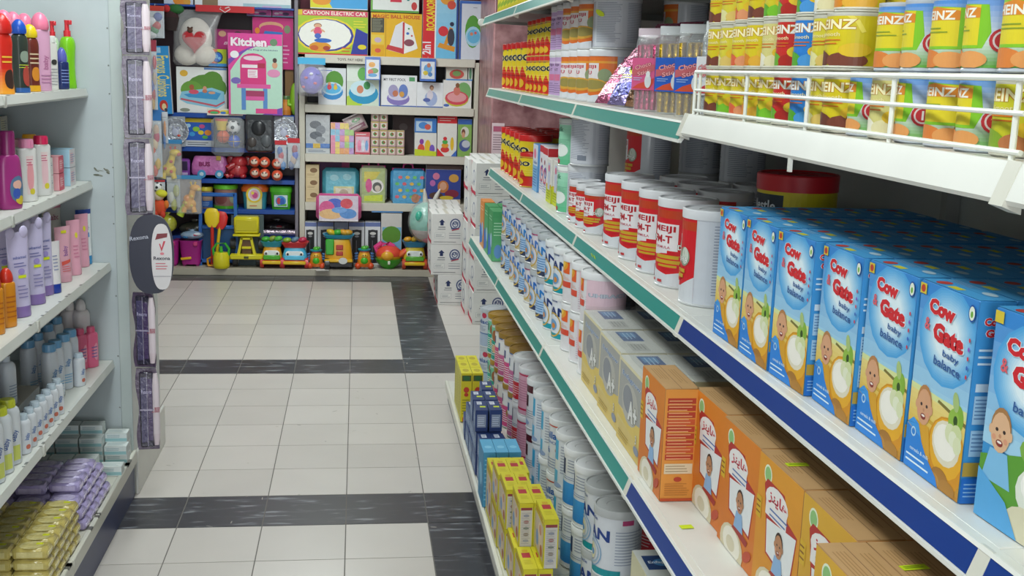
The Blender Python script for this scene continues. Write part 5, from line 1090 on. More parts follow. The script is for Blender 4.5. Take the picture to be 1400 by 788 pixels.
tb = carton('powder_box', .36, .10, .098, {'d': '#a09c94'}, [('r', -.5, 0, .5, 1, '#aeb2b4'), ('l', -.4, .2, .4, .8, 4, '#7a8aa0')], None, None, None)
put(tb, (-1.028, 3.42, ZD), FL, 'long grey cardboard tray behind the tiny baby bottles', 'tray')
put(bD6, (-1.015, 3.40, ZD+.0992), FL-.4, 'pale pump bottle standing on the grey tray', 'bottle')
put(bD6, (-1.03, 3.29, ZD+.0992), FL-.4, 'pale pump bottle near the left end of the grey tray', 'bottle')
# base shelf: soap
tl = carton('soap_box', .078, .055, .034, {'d': '#cfd6d4'}, [('r', -.5, 0, .5, 1, '#d0d8d8'), ('r', -.5, .1, .5, .45, '#8fb8bc'), ('l', -.4, .5, .3, .85, 2, '#7a9ca8')], None, [('r', -.5, 0, .5, 1, '#bcd0d0')], [('r', -.5, 0, .5, 1, '#cdd4d2'), ('l', -.4, .2, .4, .8, 3, '#9ab0b4')])
for c in range(4):
    for r in range(3):
        for k in range((4, 3, 2)[r] if c < 3 else (3, 2, 1)[r]):
            put(tl, (-1.128+.084*c+.006*r, 4.235-.058*r-.075*(r == 2)-.01*k, ZE+k*.0346), 0, 'white and teal soap box by the panel, %s column, %s row, level %d' % (['first', 'second', 'third', 'fourth'][c], ['rear', 'middle', 'front'][r], k+1), 'box', 'white and teal soap boxes by the panel')
def soap(name, c, c2, n=3):
    t = empty(name); m = MB(); L_, W_, H_ = .095, .055, .033
    m.box(-L_/2, L_/2, -W_/2, W_/2, 0, H_, {'d': c}, 'wrapped', .007)
    for s in (-1, 1): m.box(s*L_/2-.002, s*L_/2+.002, -W_/2+.006, W_/2-.006, H_*.35, H_*.65, c2, 'wrapped', .0008)
    m.build('wrapped_soap', t)
    q = MB(); q.dec(flat_map((0, -W_/2, H_), (1, 0, 0), (0, 1, 0), L_, W_), [('e', 0, .5, .34, .5, c2), ('l', -.25, .3, .25, .7, 2, c), ('r', .1, .55, .3, .8, '#d4d82a' if n == 3 else c2)], 'wrapped', .0007)
    q.dec(flat_map((0, -W_/2, 0), (1, 0, 0), (0, 0, 1), L_, H_), [('r', -.36, .25, .36, .75, c2)], 'wrapped', .0007); q.build('printed_wrap', t)
    return t
lv = soap('soap_bar_pack', '#a79cc8', '#c6bcdc', 2); yv = soap('soap_bar_pack', '#bfae62', '#d2c688', 3)
WN = ['lowest', 'second', 'third', 'fourth', 'fifth', 'sixth']
for i in range(4):
    for j in range(6):
        for k in range(max(1, 4-(i > 2)-(j == 5)-(j == 0))):
            put(lv, (-.885-.099*i-.010*k, 3.86-.0615*j-.02*(i % 2), ZE+k*.0338), random.uniform(-.05, .05), 'lavender wrapped soap, %s layer, %s column, %s row from the far end' % (WN[k], ['first', 'second', 'third', 'fourth'][i], ['first', 'second', 'third', 'fourth', 'fifth', 'sixth'][j]), 'soap', 'lavender wrapped soaps on the bottom left shelf')
for i in range(4):
    for j in range(6):
        for k in range(4):
            put(yv, (-.882-.10*i-random.uniform(0, .003), 3.415-.0615*j, ZE+k*.0338), random.uniform(-.015, .015), 'gold wrapped soap, %s layer, %s column, %s row from the far end' % (WN[k], ['first', 'second', 'third', 'fourth'][i], ['first', 'second', 'third', 'fourth', 'fifth', 'sixth'][j]), 'soap', 'gold wrapped soaps stacked on the bottom left shelf')

# ================================================================== hanging deodorant display strips on the end panel
def dstrip(w, h, d, cmid='#2c283c', edge='#584a62'):
    t = empty('blister_card'); m = MB(); n = 24; P = []
    for k in range(n+1): v = k/n; P.append((-w/2-(.006*sin(v*2*pi*1.5)), v*h))
    for k in range(n+1): v = 1-k/n; P.append((w/2+(.006*sin(v*2*pi*1.5+.6)), v*h))
    # strip of convex slices
    for k in range(n):
        a, b_ = P[k], P[k+1]; c, e = P[2*n+1-k], P[2*n-k]
        m.prism([a, c, e, b_], -d/2, d/2, edge, 'wrapped')
    m.build('backing_card', t)
    q = MB(); mp = flat_map((0, -d/2, 0), (1, 0, 0), (0, 0, 1), w, h)
    q.box(-w*.36, w*.30, -d/2-.012, -d/2-.001, h*.04, h*.96, {'d': cmid}, 'wrapped', .004)
    mp2 = flat_map((0, -d/2-.012, 0), (1, 0, 0), (0, 0, 1), w, h)
    q.dec(mp2, [('r', -.3, .1, -.02, .9, '#4a4468'), ('r', .04, .12, .26, .88, '#4c3c64'), ('r', -.02, .05, .02, .95, '#8c849c'), ('r', -.36, .49, .30, .51, '#9a92ac'), ('t', 'Rexona', -.03, .72, .05, '#b4aed0', {'w': .5})], 'wrapped'); q.build('purple_front', t)
    r = MB(); r.loft([(h*.06, .010, .006, '#d8c8d0'), (h*.2, .016, .008, '#dccfd6'), (h*.8, .016, .008, '#dccfd6'), (h*.94, .009, .005, '#d8c8d0')], 14, 'plastic', Matrix.Translation((w*.42, -d/2-.006, 0)))
    r.dec(flat_map((w*.42, -d/2-.0145, 0), (1, 0, 0), (0, 0, 1), .03, h), [('t', 'Rexona', 0, .5, .12, '#a8485c', {'rot': pi/2, 'w': .6})], 'print'); r.build('deodorant_outline', t)
    return t
ds = dstrip(.085, .29, .012)
zt = [1.849, 1.660, 1.370, 1.093, 0.812, 0.527, 0.208]
DX = [-.778, -.775, -.775, -.778, 0, -.772, -.768]
for i, k in enumerate((1, 2, 3)):
    o = put(ds, (DX[k], 4.235, zt[k]), .22-.1*(i % 2), 'purple hanging blister card of deodorant, %s of three above the oval sign' % ['top', 'middle', 'lowest'][2-i if False else i], 'card'); o.scale = (1, 1, (zt[k-1]-zt[k])/.29*.985)
for i, k in enumerate((5, 6)):
    o = put(ds, (DX[k], 4.235, zt[k]), -.1+.2*i, 'purple hanging blister card of deodorant, %s below the oval sign' % ['just', 'lowest'][i], 'card'); o.scale = (.85, 1, (zt[k-1]-zt[k])/.29*.985)
def oval():
    t = empty('oval_sign'); w, h = .155, zt[3]-zt[4]
    def outline(w, h, n=36): return [(w/2*math.copysign(abs(cos(2*pi*k/n))**.75, cos(2*pi*k/n)), h/2*math.copysign(abs(sin(2*pi*k/n))**.85, sin(2*pi*k/n))) for k in range(n)]
    m = MB(); m.prism(outline(w, h*1.03), -.008, .008, '#1f2338', 'plastic'); m.build('sign_board', t)
    q = MB(); mp = flat_map((0, -.008, 0), (1, 0, 0), (0, 0, 1), w, h)
    q.prism([(x+.036, z-.008) for x, z in outline(.072, h*.86)], -.0125, -.0085, '#d8d4d6', 'plastic'); q.build('deodorant_cutout', t)
    r = MB(); mq = flat_map((.036, -.0125, -.008), (1, 0, 0), (0, 0, 1), .072, h*.86)
    r.dec(mq, [('t', 'Rexona', 0, -.02, .055, '#3a3a48', {'w': .8, 'bold': .03}), ('p', [(-.3, .26), (.28, .30), (.3, .36), (-.2, .35)], '#7c1c28'), ('p', [(-.12, .2), (0, .08), (.2, .24), (.1, .24), (0, .14), (-.06, .2)], '#c8384c'), ('e', .02, .02+.03, .1, .02, '#d87c88'), ('l', -.3, -.2, .3, -.08, 3, '#c86a78'), ('r', -.42, -.30, .42, -.29, '#a8a4ac')], 'plastic')
    r.dec(flat_map((0, -.008, 0), (1, 0, 0), (0, 0, 1), w, h), [('t', 'Rexona', -.27, .22, .055, '#b8bccc', {'w': .42, 'rot': .15})], 'plastic'); r.build('sign_print', t)
    return t
put(oval(), (-.735, 4.215, (zt[3]+zt[4])/2), .06, 'dark oval deodorant sign with white cutout, hanging on the purple strip', 'sign')

# ================================================================== TOYS: boxed
def tbox(rect, z0, d, name, label, front, col='#e8e8e6', Yf=9.23, cat='box', side='#c8c8c8', group=None, tilt=0, mat='card'):
    X0, X1, Za, Zb = rect; w = X1-X0; z = (z0+.0008) if z0 is not None else Za; h = Zb-z
    t = carton(name, w, d, h, {'d': col, '-x': side, '+x': side}, front, None, None, None, mat)
    return put(t, ((X0+X1)/2, Yf+d/2, z), 0, label, cat, group, rot=(0, tilt, 0) if tilt else None)
def pool(c1='#3a8fd0', c2='#bfe0f0', g='#5c9a3a', cu=0, cv=.42, r=.36):
    return [('e', cu+.08, cv+.22, r*.9, r*.8, g), ('e', cu, cv-.06, r*1.1, r*.62, c1), ('e', cu, cv+.02, r*1.02, r*.5, c2), ('e', cu, cv+.02, r*.86, r*.38, '#5fb8e4'), ('e', cu-.1, cv+.14, .06, .06, '#d89a78'), ('e', cu-.1, cv+.06, .08, .07, '#d84a5a'), ('e', cu+.12, cv+.12, .055, .055, '#d8a080'), ('e', cu+.12, cv+.05, .07, .06, '#e8c83a'), ('l', -.44, .9, .1, .96, 1, '#6a7ac0')]
def kid(cu, cv, s, shirt='#e0587c', hair='#8c5a34'):
    return [('e', cu, cv+s*1.5, s*.55, s*.55, hair), ('e', cu, cv+s*1.4, s*.48, s*.48, '#e2b08c'), ('e', cu, cv+s*.3, s*.6, s*.9, shirt), ('e', cu-s*.7, cv+s*.4, s*.35, s*.2, '#e2b08c', .6), ('e', cu+s*.7, cv+s*.4, s*.35, s*.2, '#e2b08c', -.6), ('e', cu, cv-s*.8, s*.45, s*.6, '#4a6ac4')]
Zt = WZ[0]
# --- on top of the cream shelves
R = (-0.482, 0.077, 1.718, 2.063)
R = (-.485+.0, R[1], R[2], R[3])
tbox(R, Zt, .16, 'toy_box', 'wide lime and blue toy box with a child on a ride-on toy', [('r', -.5, 0, .5, 1, '#a8c832'), ('r', -.5, .87, .5, 1, '#d84a6a'), ('t', 'CARTOON ELECTRIC CAR', .04, .935, .085, '#f6f2e0', {'bold': .02, 'w': .86}), ('r', -.47, .88, -.40, .99, '#e0c830'),
     ('e', -.08, .44, .42, .40, '#e8d434'), ('e', -.08, .44, .385, .365, '#3a3f9c'), ('e', -.09, .45, .36, .34, '#f2f2ea'), ('p', [(.26, 0), (.5, 0), (.5, .5), (.34, .62), (.3, .3)], '#2f3a9c'), ('e', .42, .2, .06, .055, '#e0d02a'), ('l', .3, .62, .48, .8, 3, '#e8dc3a'),
     ('e', -.16, .18, .15, .11, '#e09a2c'), ('e', -.24, .15, .06, .06, '#d0642c'), ('e', -.07, .15, .05, .05, '#b0442c'), ('e', -.12, .32, .12, .05, '#2f6ac4'), ('l', .14, .06, .28, .2, 2, '#d8582c')]+kid(-.19, .5, .10)+[('r', -.5, 0, .5, .035, '#c83a3a')], '#9ab82c')
R = (0.099, 0.500, 1.729, 2.060)
tbox(R, Zt, .15, 'toy_box', 'yellow toy box showing a white and red play tent, on top of the cream shelves', [('r', -.5, 0, .5, 1, '#e8b41e'), ('t', 'MAGIC BALL HOUSE', .0, .92, .085, '#c8481e', {'bold': .03, 'w': .92}), ('r', -.49, .55, -.24, .88, '#4a4a40'), ('l', -.47, .57, -.26, .86, 9, '#9a9a80'), ('r', -.49, .02, -.24, .26, '#e0a818'), ('r', -.49, .28, -.24, .5, '#e8c84a'), ('e', -.36, .38, .07, .06, '#c8b0c8'), ('e', -.36, .14, .06, .05, '#d85a4a'), ('r', -.215, 0, -.205, 1, '#b88c1c'),
     ('p', [(-.16, .16), (.14, .08), (.40, .20), (.28, .72), (.12, .82), (-.02, .72)], '#e4e4ea'), ('p', [(-.17, .28), (.14, .2), (.14, .08), (-.2, .18)], '#c83a44'), ('p', [(.14, .08), (.42, .22), (.3, .72), (.14, .8)], '#f0f0ee'), ('p', [(.12, .08), (.15, .08), (.16, .8), (.12, .8)], '#c83a44'), ('e', .25, .34, .1, .08, '#8a4a5a'), ('e', .22, .55, .03, .03, '#3a6ac4'), ('e', .3, .5, .02, .02, '#c83a44'), ('e', .24, .66, .02, .02, '#3a8c3a')], '#d8a41c')
R = (0.504, 0.786, 1.735, 2.286)
tbox(R, Zt, .14, 'toy_box', 'tall box with red side lettering and an orange rocking toy, top of the cream shelves', [('r', -.5, 0, .5, 1, '#6fc0e8', '#a8d8f0'), ('r', -.5, 0, -.16, 1, '#d8262e'), ('t', 'ROCKANORY', -.28, .62, .12, '#f0d82a', {'rot': pi/2, 'bold': .03, 'w': .95}), ('t', '2in1', -.38, .14, .12, '#f0e8f0', {'rot': pi/2, 'bold': .03, 'w': .35}), ('r', -.16, 0, -.12, 1, '#f0f0ee'), ('r', .44, 0, .5, 1, '#24408c'),
     ('p', [(-.08, .16), (.4, .10), (.42, .17), (-.02, .22)], '#e0962a'), ('p', [(.1, .2), (.2, .2), (.36, .42), (.26, .44)], '#e0962a'), ('e', .08, .38, .14, .07, '#d8303c'), ('e', .3, .3, .1, .12, '#3a3a4a'), ('e', .32, .48, .06, .03, '#2a2a4a'), ('e', .18, .82, .2, .08, '#e8a03a'), ('e', .3, .74, .12, .06, '#d8503c')], '#c82830')
R = (0.793, 0.974, 1.743, 2.178)
tbox(R, Zt, .13, 'toy_box', 'tall white box with green circle and paddling pool, right end of the shelf top', [('r', -.5, 0, .5, 1, '#d8dce8'), ('r', -.5, 0, -.4, 1, '#2f5aa8'), ('r', -.5, .95, .5, 1, '#3a6ac0'), ('e', .1, .48, .34, .28, '#5aa03a'), ('e', .12, .40, .34, .17, '#a8d4ec'), ('e', .14, .4, .28, .12, '#6ab8e0'), ('e', .05, .44, .07, .03, '#d88a6a'), ('e', .22, .46, .06, .025, '#d85a5a'), ('l', .1, .87, .3, .9, 1, '#8a8aa0')], '#c0c8d8')
R = (-0.370, 0.074, 2.072, 2.276)
tbox(R, R[2]-.0008, .15, 'toy_box', 'yellow and sky blue toy box lying above the lime one', [('r', -.5, 0, .5, 1, '#e0d82c'), ('p', [(-.1, 0), (.5, 0), (.5, .5), (-.22, .4)], '#4aa8e4'), ('e', -.05, .55, .4, .14, '#d8442c'), ('e', -.3, .3, .16, .16, '#e89a2c'), ('r', -.5, .0, .5, .04, '#d8dce0')], '#c8c02c')
R = (0.097, 0.473, 2.066, 2.327)
tbox(R, R[2]-.0008, .15, 'toy_box', 'white toy box with red and teal shapes lying above the yellow tent box', [('r', -.5, 0, .5, 1, '#e6eae6'), ('r', -.5, 0, -.46, 1, '#6ab43a'), ('p', [(-.1, .3), (.14, .3), (.1, 1), (-.06, 1)], '#d0304a'), ('r', .25, .35, .3, .9, '#2a8c8c'), ('r', -.34, .35, -.29, .9, '#2a8c8c'), ('e', .4, .2, .06, .12, '#c83a3a'), ('r', -.5, 0, .5, .06, '#5aa03a')], '#d8dcd8')
# --- second level
z = WZ[1]
tbox((-0.307, -0.091, 1.338, 1.622), z, .12, 'toy_box', 'white box with round blue paddling pool, behind the purple ball', pool(), '#dfe2e6')
tbox((-0.086, 0.178, 1.345, 1.653), z, .12, 'toy_box', 'white and green box with a curved blue pool and two children', [('r', -.5, 0, .5, 1, '#d3e0d0'), ('e', -.3, .1, .3, .16, '#b8d44a'), ('e', .0, .3, .44, .26, '#2f9ac8'), ('e', -.02, .42, .38, .2, '#cfeaf2'), ('e', -.1, .4, .1, .1, '#d88a6a'), ('e', .1, .5, .1, .1, '#4a9a5a'), ('r', -.5, .6, -.14, .96, '#e4ece2'), ('e', -.02, .78, .16, .16, '#6ab45a'), ('r', .46, 0, .5, 1, '#3a6ac0')], '#c8d4cc')
tbox((0.184, 0.467, 1.353, 1.582), z, .12, 'toy_box', 'white box with a small lilac baby pool and writing along its top', [('r', -.5, 0, .5, 1, '#ebebee'), ('t', 'MY FIRST POOL', -.12, .86, .09, '#3a3a4a', {'w': .62}), ('r', .28, .82, .44, .95, '#5aa06a'), ('e', -.02, .26, .32, .22, '#8a7ac0'), ('e', -.02, .34, .28, .14, '#d8d4ec'), ('e', -.16, .5, .14, .2, '#a8a0c8'), ('e', .12, .5, .13, .22, '#6a84c8'), ('e', -.1, .42, .08, .1, '#c87a5a'), ('e', .08, .4, .07, .09, '#d8a04a'), ('r', -.5, 0, .5, .04, '#4a6ab8')], '#d8d8dc')
tbox((0.467, 0.677, 1.360, 1.533), z, .11, 'toy_box', 'small white box with a seated figure in pale blue', [('r', -.5, 0, .5, 1, '#eceef2'), ('e', .04, .36, .24, .3, '#a8b8e0'), ('e', .0, .5, .12, .2, '#e0d8e4'), ('e', .06, .8, .08, .1, '#8a5a44'), ('e', .07, .76, .06, .08, '#d8a888'), ('e', -.12, .3, .14, .08, '#5a6ab0'), ('r', -.5, 0, .5, .05, '#4a6ab8')], '#d8dce4')
tbox((0.677, 0.905, 1.367, 1.557), z, .12, 'toy_box', 'white box with a round red and yellow pool and a girl', [('r', -.5, 0, .5, 1, '#e8e6e4'), ('e', .22, .6, .26, .34, '#7ab06a'), ('e', -.02, .34, .42, .28, '#c8c43a'), ('e', -.02, .37, .41, .25, '#d84a5a'), ('e', -.02, .40, .34, .18, '#e8a0a4'), ('e', -.02, .62, .12, .16, '#d87a6a'), ('e', .0, .82, .07, .09, '#8a5a3a'), ('e', -.38, .1, .1, .05, '#4a6ab8')], '#d8d8d4')
tbox((0.697, 0.868, 1.559, 1.665), 1.555, .1, 'toy_box', 'small white box with a red shape standing on the red pool box', [('r', -.5, 0, .5, 1, '#d4cfc4'), ('e', 0, .45, .34, .34, '#c8544a'), ('e', 0, .5, .2, .2, '#7a9a5a'), ('r', -.5, 0, .5, .1, '#4a8ad0')], '#c8c4bc')
tbox((0.874, 0.909, 1.562, 1.669), 1.555, .1, 'toy_box', 'narrow white and green box at the right end above the red pool box', [('r', -.5, 0, .5, 1, '#c8ccc4'), ('e', 0, .5, .3, .4, '#5a8a6a'), ('r', -.5, 0, .5, .1, '#4a8ad0')], '#c8c4bc')
def hcard(rect, label, specs, Yf=9.17, cat='card'):
    X0, X1, Z0, Z1 = rect; w, h = X1-X0, Z1-Z0; t = empty('hanging_card'); m = MB(); m.box(-w/2, w/2, -.012, .012, 0, h, '#d8dce0', 'card', .002); m.build('card_body', t)
    q = MB(); q.dec(flat_map((0, -.012, 0), (1, 0, 0), (0, 0, 1), w, h), specs, 'wrapped'); q.build('printed_front', t)
    k = MB(); k.tube([(0, .006, h-.01), (0, .006, h+.012), (0, .03, h+.014)], .0015, '#c8c8c8', 'paintmetal', 6); k.build('hook', t)
    return put(t, ((X0+X1)/2, Yf, Z0), 0, label, cat)
hcard((0.056, 0.175, 1.542, 1.717), 'small blue and white hanging card of bath toys, left one on the shelf edge', [('r', -.5, 0, .5, 1, '#3a6ac0'), ('r', -.42, .04, .42, .88, '#d8dce4'), ('e', -.05, .66, .22, .12, '#e0a03a'), ('e', .1, .4, .28, .12, '#6a9c4a'), ('e', -.14, .34, .18, .12, '#d85a4a'), ('e', .0, .2, .3, .08, '#4a9ad0')])
hcard((0.485, 0.611, 1.544, 1.720), 'small blue and white hanging card with pool toys, right one on the shelf edge', [('r', -.5, 0, .5, 1, '#3a6ac0'), ('r', -.42, .1, .42, .86, '#dce2ea'), ('e', .0, .55, .26, .2, '#6aa4d8'), ('e', .05, .7, .12, .1, '#c8785a'), ('e', -.15, .36, .16, .1, '#d8c43a'), ('e', .14, .3, .14, .1, '#4a80c0')])
# --- third level
z = WZ[2]
Z_ = lambda r: r
tbox((-0.404, -0.215, 0.939, 0.991), z, .12, 'toy_box', 'flat white box under the silver pack on the third toy shelf', [('r', -.5, 0, .5, 1, '#c8ccd0'), ('l', -.4, .2, .4, .8, 2, '#5a6a84')])
tbox((-0.404, -0.216, 0.991, 1.255), 0.991+.0006, .1, 'toy_pack', 'silver shrink-wrapped toy pack with dark shapes, left end of the third toy shelf', [('r', -.5, 0, .5, 1, '#b4b8bc'), ('e', -.1, .7, .24, .12, '#5a6068'), ('e', .12, .55, .2, .14, '#767c84'), ('e', -.08, .38, .26, .12, '#4e5660'), ('e', .1, .25, .2, .1, '#8a9098'), ('r', -.5, .0, .5, .14, '#4a7ac0'), ('r', -.2, .0, .1, .14, '#d8b43a')], '#aab0b4', cat='pack', mat='wrapped')
def foam():
    c = ['#e48aa8', '#e8a46a', '#8ac4e0', '#a8d07a', '#c09ad4', '#e8d06a']
    S = []; r_ = random.Random(2)
    for i in range(5):
        for j in range(5): S.append(('r', -.5+i*.2, j*.2, -.5+(i+1)*.2-.012, (j+1)*.2-.012, r_.choice(c)))
    return S
tbox((-0.210, -0.026, 0.967, 1.198), z, .1, 'foam_tile_pack', 'pack of pastel foam tiles in pink, orange and mint squares', foam(), '#d89ab0', cat='pack', mat='wrapped')
tbox((-0.020, 0.101, 0.970, 1.127), z, .09, 'toy_pack', 'small red and pink pack with little bottles behind clear film', [('r', -.5, 0, .5, 1, '#c83a4c'), ('r', -.44, .1, .44, .8, '#e0b4c8'), ('e', -.2, .4, .12, .25, '#e47aa0'), ('e', .05, .4, .12, .26, '#d8dce8'), ('e', .28, .4, .1, .24, '#6aa0d8'), ('l', -.4, .84, .4, .96, 1, '#f0d0d4')], '#b83a4c', cat='pack', mat='wrapped')
o = pouch('toy_pouch', .165, .13, .07, '#c9b8b8', '#8a5a6a', '', 'wrapped', '#5a8a5a'); put(o, (0.014, 9.260, 1.130), 0, 'crumpled pale toy bag lying tilted on top of the pink pack', 'pack', rot=(0, -.45, 0))
def blocks(n, m_):
    S = [('r', -.5, 0, .5, 1, '#8a7a6a')]; c = ['#c4a0ac', '#a8b48a', '#c8b478', '#9aa8b8', '#c88a84']; r_ = random.Random(n)
    for i in range(n):
        for j in range(m_):
            u0, v0 = -.5+i/n, j/m_; S.append(('r', u0+.08/n, v0+.08/m_, u0+.92/n, v0+.92/m_, r_.choice(c))); S.append(('e', u0+.5/n, v0+.5/m_, .24/n, .24/m_, r_.choice(['#5a8a4a', '#a83a3a', '#3a5a9a', '#e8e0d0']))) 
    return S
bl = None
def blockcube():
    t = empty('toy_block_box'); s = .066; m = MB(); m.box(-s/2, s/2, -s/2, s/2, 0, s, {'d': '#b7a68c'}, 'card', .003); m.build('block_body', t)
    q = MB(); q.dec(flat_map((0, -s/2, 0), (1, 0, 0), (0, 0, 1), s, s), [('r', -.44, .06, .44, .94, '#c8a0a8'), ('r', -.32, .2, .32, .8, '#e4ddc8'), ('e', 0, .5, .22, .22, '#5a8a4a'), ('e', .08, .55, .1, .1, '#b03a3a'), ('r', -.44, .86, .44, .94, '#c8b03a')], 'card'); q.build('printed_front', t); return t
bc = blockcube()
RR = (0.106, 0.443, 0.976, 1.283)
nx = int((RR[1]-RR[0])/.0675)
for i in range(nx):
    for k in range(5 if i < nx//2 else 3):
        put(bc, (RR[0]+.034+i*.0672, 9.26, z+.001+k*.0664), 0, 'tiny patterned cube box, column %s from the left, %s level up' % (['one', 'two', 'three', 'four', 'five', 'six'][i], ['lowest', 'second', 'third', 'fourth', 'top'][k]), 'box', 'tiny patterned cube boxes on the third toy shelf')
tbox((0.285, 0.457, 1.143, 1.261), z+.001, .1, 'toy_box', 'dark maroon box standing behind the lower cube boxes', [('r', -.5, 0, .5, 1, '#4a3434'), ('e', 0, .7, .2, .1, '#6a5a5a')], '#4a3434', Yf=9.40)
tbox((0.456, 0.632, 0.982, 1.134), z, .1, 'toy_box', 'small box with stacking cups on the third toy shelf', [('r', -.5, 0, .5, 1, '#e4e2de'), ('e', -.2, .3, .16, .22, '#e0503c'), ('e', .1, .4, .14, .3, '#e8c02a'), ('e', .3, .3, .12, .2, '#7a5ac0'), ('p', [(-.5, 0), (.5, 0), (.5, .2), (-.5, .3)], '#c8d42a'), ('e', -.18, .62, .1, .12, '#8a3aa0')])
tbox((0.454, 0.629, 1.137, 1.250), 1.134+.0012, .1, 'toy_box', 'small blue box standing on the stacking cups box', [('r', -.5, 0, .5, 1, '#3a7ac8'), ('r', -.44, .1, .3, .8, '#b8d0e8'), ('e', -.1, .5, .22, .24, '#4a8ad0'), ('e', .1, .4, .14, .2, '#d85a4a')])
tbox((0.637, 0.795, 0.986, 1.289), z, .1, 'toy_box', 'tall red and white box with a ring stacking tower', [('r', -.5, 0, .5, 1, '#e8e6e0'), ('r', -.5, .78, .5, 1, '#d8262e'), ('l', -.4, .82, .4, .92, 2, '#f0c8c0'), ('e', -.1, .16, .22, .07, '#d83a3a'), ('e', -.1, .26, .18, .06, '#e8a02a'), ('e', -.1, .34, .14, .05, '#4ab04a'), ('e', -.1, .42, .1, .045, '#d8262e'), ('e', .26, .3, .09, .16, '#e8c02a'), ('p', [(-.5, 0), (-.1, 0), (-.5, .2)], '#d8262e'), ('p', [(.2, 0), (.5, 0), (.5, .16)], '#3a6ac0')])
tbox((0.802, 0.914, 0.989, 1.252), z, .1, 'toy_box', 'blue-topped box with children in a garden, right end of the third toy shelf', [('r', -.5, 0, .5, 1, '#8ab45a'), ('r', -.5, .86, .5, 1, '#3a6ac0'), ('e', 0, .66, .3, .14, '#dcdcd0'), ('e', -.1, .64, .14, .1, '#7a4a34'), ('e', -.1, .58, .12, .08, '#d8a07c'), ('e', 0, .3, .4, .16, '#4a5a9c'), ('e', .1, .34, .3, .1, '#c8ccd8')])
# --- fourth level
z = WZ[3]
cb = None
_r = (-0.405, -0.301, 0.565, 0.659)
bgb = carton('game_box', _r[1]-_r[0], .1, .098, {'d': '#d4bd92'}, [('r', -.5, 0, .5, 1, '#dcc79c'), ('e', .1, .55, .28, .2, '#8a6a4c'), ('l', -.4, .12, .3, .3, 2, '#a08460')])
for k in range(3): put(bgb, ((_r[0]+_r[1])/2, 9.28, z+.001+k*.0986), 0, 'small tan box at the left end of the fourth toy shelf, %s of three' % ['lowest', 'middle', 'topmost'][k], 'box')
def bag(rect, z0, name, label, c, specs, d=.09, mat='wrapped', Yc=9.27, handle=None, rz=0):
    X0, X1, Za, Zb = rect; w = X1-X0; z = z0 if z0 is not None else Za; h = Zb-z; t = empty(name); m = MB()
    m.box(-w/2, w/2, -d/2, d/2, 0, h, {'d': c}, mat, min(.03, d*.4)); m.build('bag_body', t)
    q = MB(); q.dec(flat_map((0, -d/2, 0), (1, 0, 0), (0, 0, 1), w*.86, h*.94), specs, mat, .0012); q.build('printed_front', t)
    if handle:
        k = MB(); k.tube([(-.04, 0, h-.004), (-.035, 0, h+.03), (0, 0, h+.04), (.035, 0, h+.03), (.04, 0, h-.004)], .007, handle, 'plastic', 8); k.build('handle', t)
        k = MB(); k.tube([(-w/2+.012, -.0, h-.01), (w/2-.012, -.0, h-.01)], .012, handle, 'soft', 8); k.build('zip_edge', t)
    return put(t, ((X0+X1)/2, Yc, z), rz, label, 'bag')
bag((-0.278, 0.017, 0.622, 0.833), z+.001, 'toy_bag', 'turquoise quilted bag with a yellow lace panel', '#58b4cc', [('r', -.45, .05, .45, .95, '#6cc4d8'), ('r', -.22, .05, .42, .48, '#e0dca0'), ('r', -.16, .12, .36, .42, '#ece8d4'), ('e', -.2, .75, .14, .1, '#a0dce8'), ('e', .2, .78, .14, .1, '#a0dce8'), ('e', .1, .27, .14, .12, '#c8b8a4')], Yc=9.34)
bag((-0.320, 0.036, 0.431, 0.646), None, 'toy_bag', 'pink clear bag of red and blue bath toys hanging below the turquoise bag', '#d85a94', [('r', -.5, 0, .5, 1, '#d8c8d8'), ('e', -.1, .7, .2, .2, '#3a5ac4'), ('e', .2, .7, .16, .2, '#d8384c'), ('e', -.3, .5, .2, .3, '#d84a8c'), ('e', -.2, .28, .3, .2, '#e8b87a'), ('e', .24, .3, .22, .2, '#4a8ad0'), ('e', .02, .44, .2, .12, '#6aa0e0'), ('r', -.5, 0, .5, .06, '#e8e0e4')], Yc=9.12, d=.1)
bag((0.023, 0.239, 0.579, 0.861), z+.001, 'toy_bag', 'lime and pink vinyl bag with a round cow face', '#c8ccb0', [('r', -.5, 0, .5, 1, '#a8b87a'), ('p', [(-.4, .9), (.3, .9), (.1, .7), (-.4, .6)], '#d4c44a'), ('e', .14, .48, .3, .2, '#e8e4e0'), ('e', .16, .46, .2, .14, '#4a4a44'), ('e', .18, .42, .12, .09, '#d8c8b8'), ('p', [(-.4, .05), (.4, .05), (.4, .24), (-.4, .2)], '#c8d82a'), ('e', -.2, .5, .14, .2, '#d84a8c')], handle='#e0489c')
bag((0.268, 0.550, 0.584, 0.844), z+.001, 'toy_bag', 'blue padded bag with pink handle and rows of tiny fish', '#4a98cc', [('r', -.5, 0, .5, 1, '#4aa0d0')]+[('e', -.36+.24*i+.1*(j % 2), .2+.2*j, .07, .05, ['#d85a6a', '#e0b84a', '#6ac46a'][(i+j) % 3]) for i in range(4) for j in range(4)]+[('e', .25, .16, .14, .14, '#b87a5a')], handle='#e0489c')
tbox((0.550, 0.835, 0.589, 0.844), z, .08, 'toy_box', 'blue box with cartoon children and pink balloons, right of the fish bag', [('r', -.5, 0, .5, 1, '#34489c'), ('r', -.5, .0, .5, .14, '#d8c8b0'), ('e', .0, .5, .16, .18, '#c8783a'), ('e', .0, .52, .1, .12, '#e0a888'), ('e', -.2, .8, .1, .1, '#d87a9c'), ('e', -.3, .6, .08, .09, '#c06ab0'), ('e', .3, .75, .14, .12, '#d8a44a'), ('e', -.2, .24, .2, .1, '#5a3a34'), ('e', .25, .3, .2, .12, '#8a2a44'), ('e', .1, .18, .2, .06, '#e0c43a')])
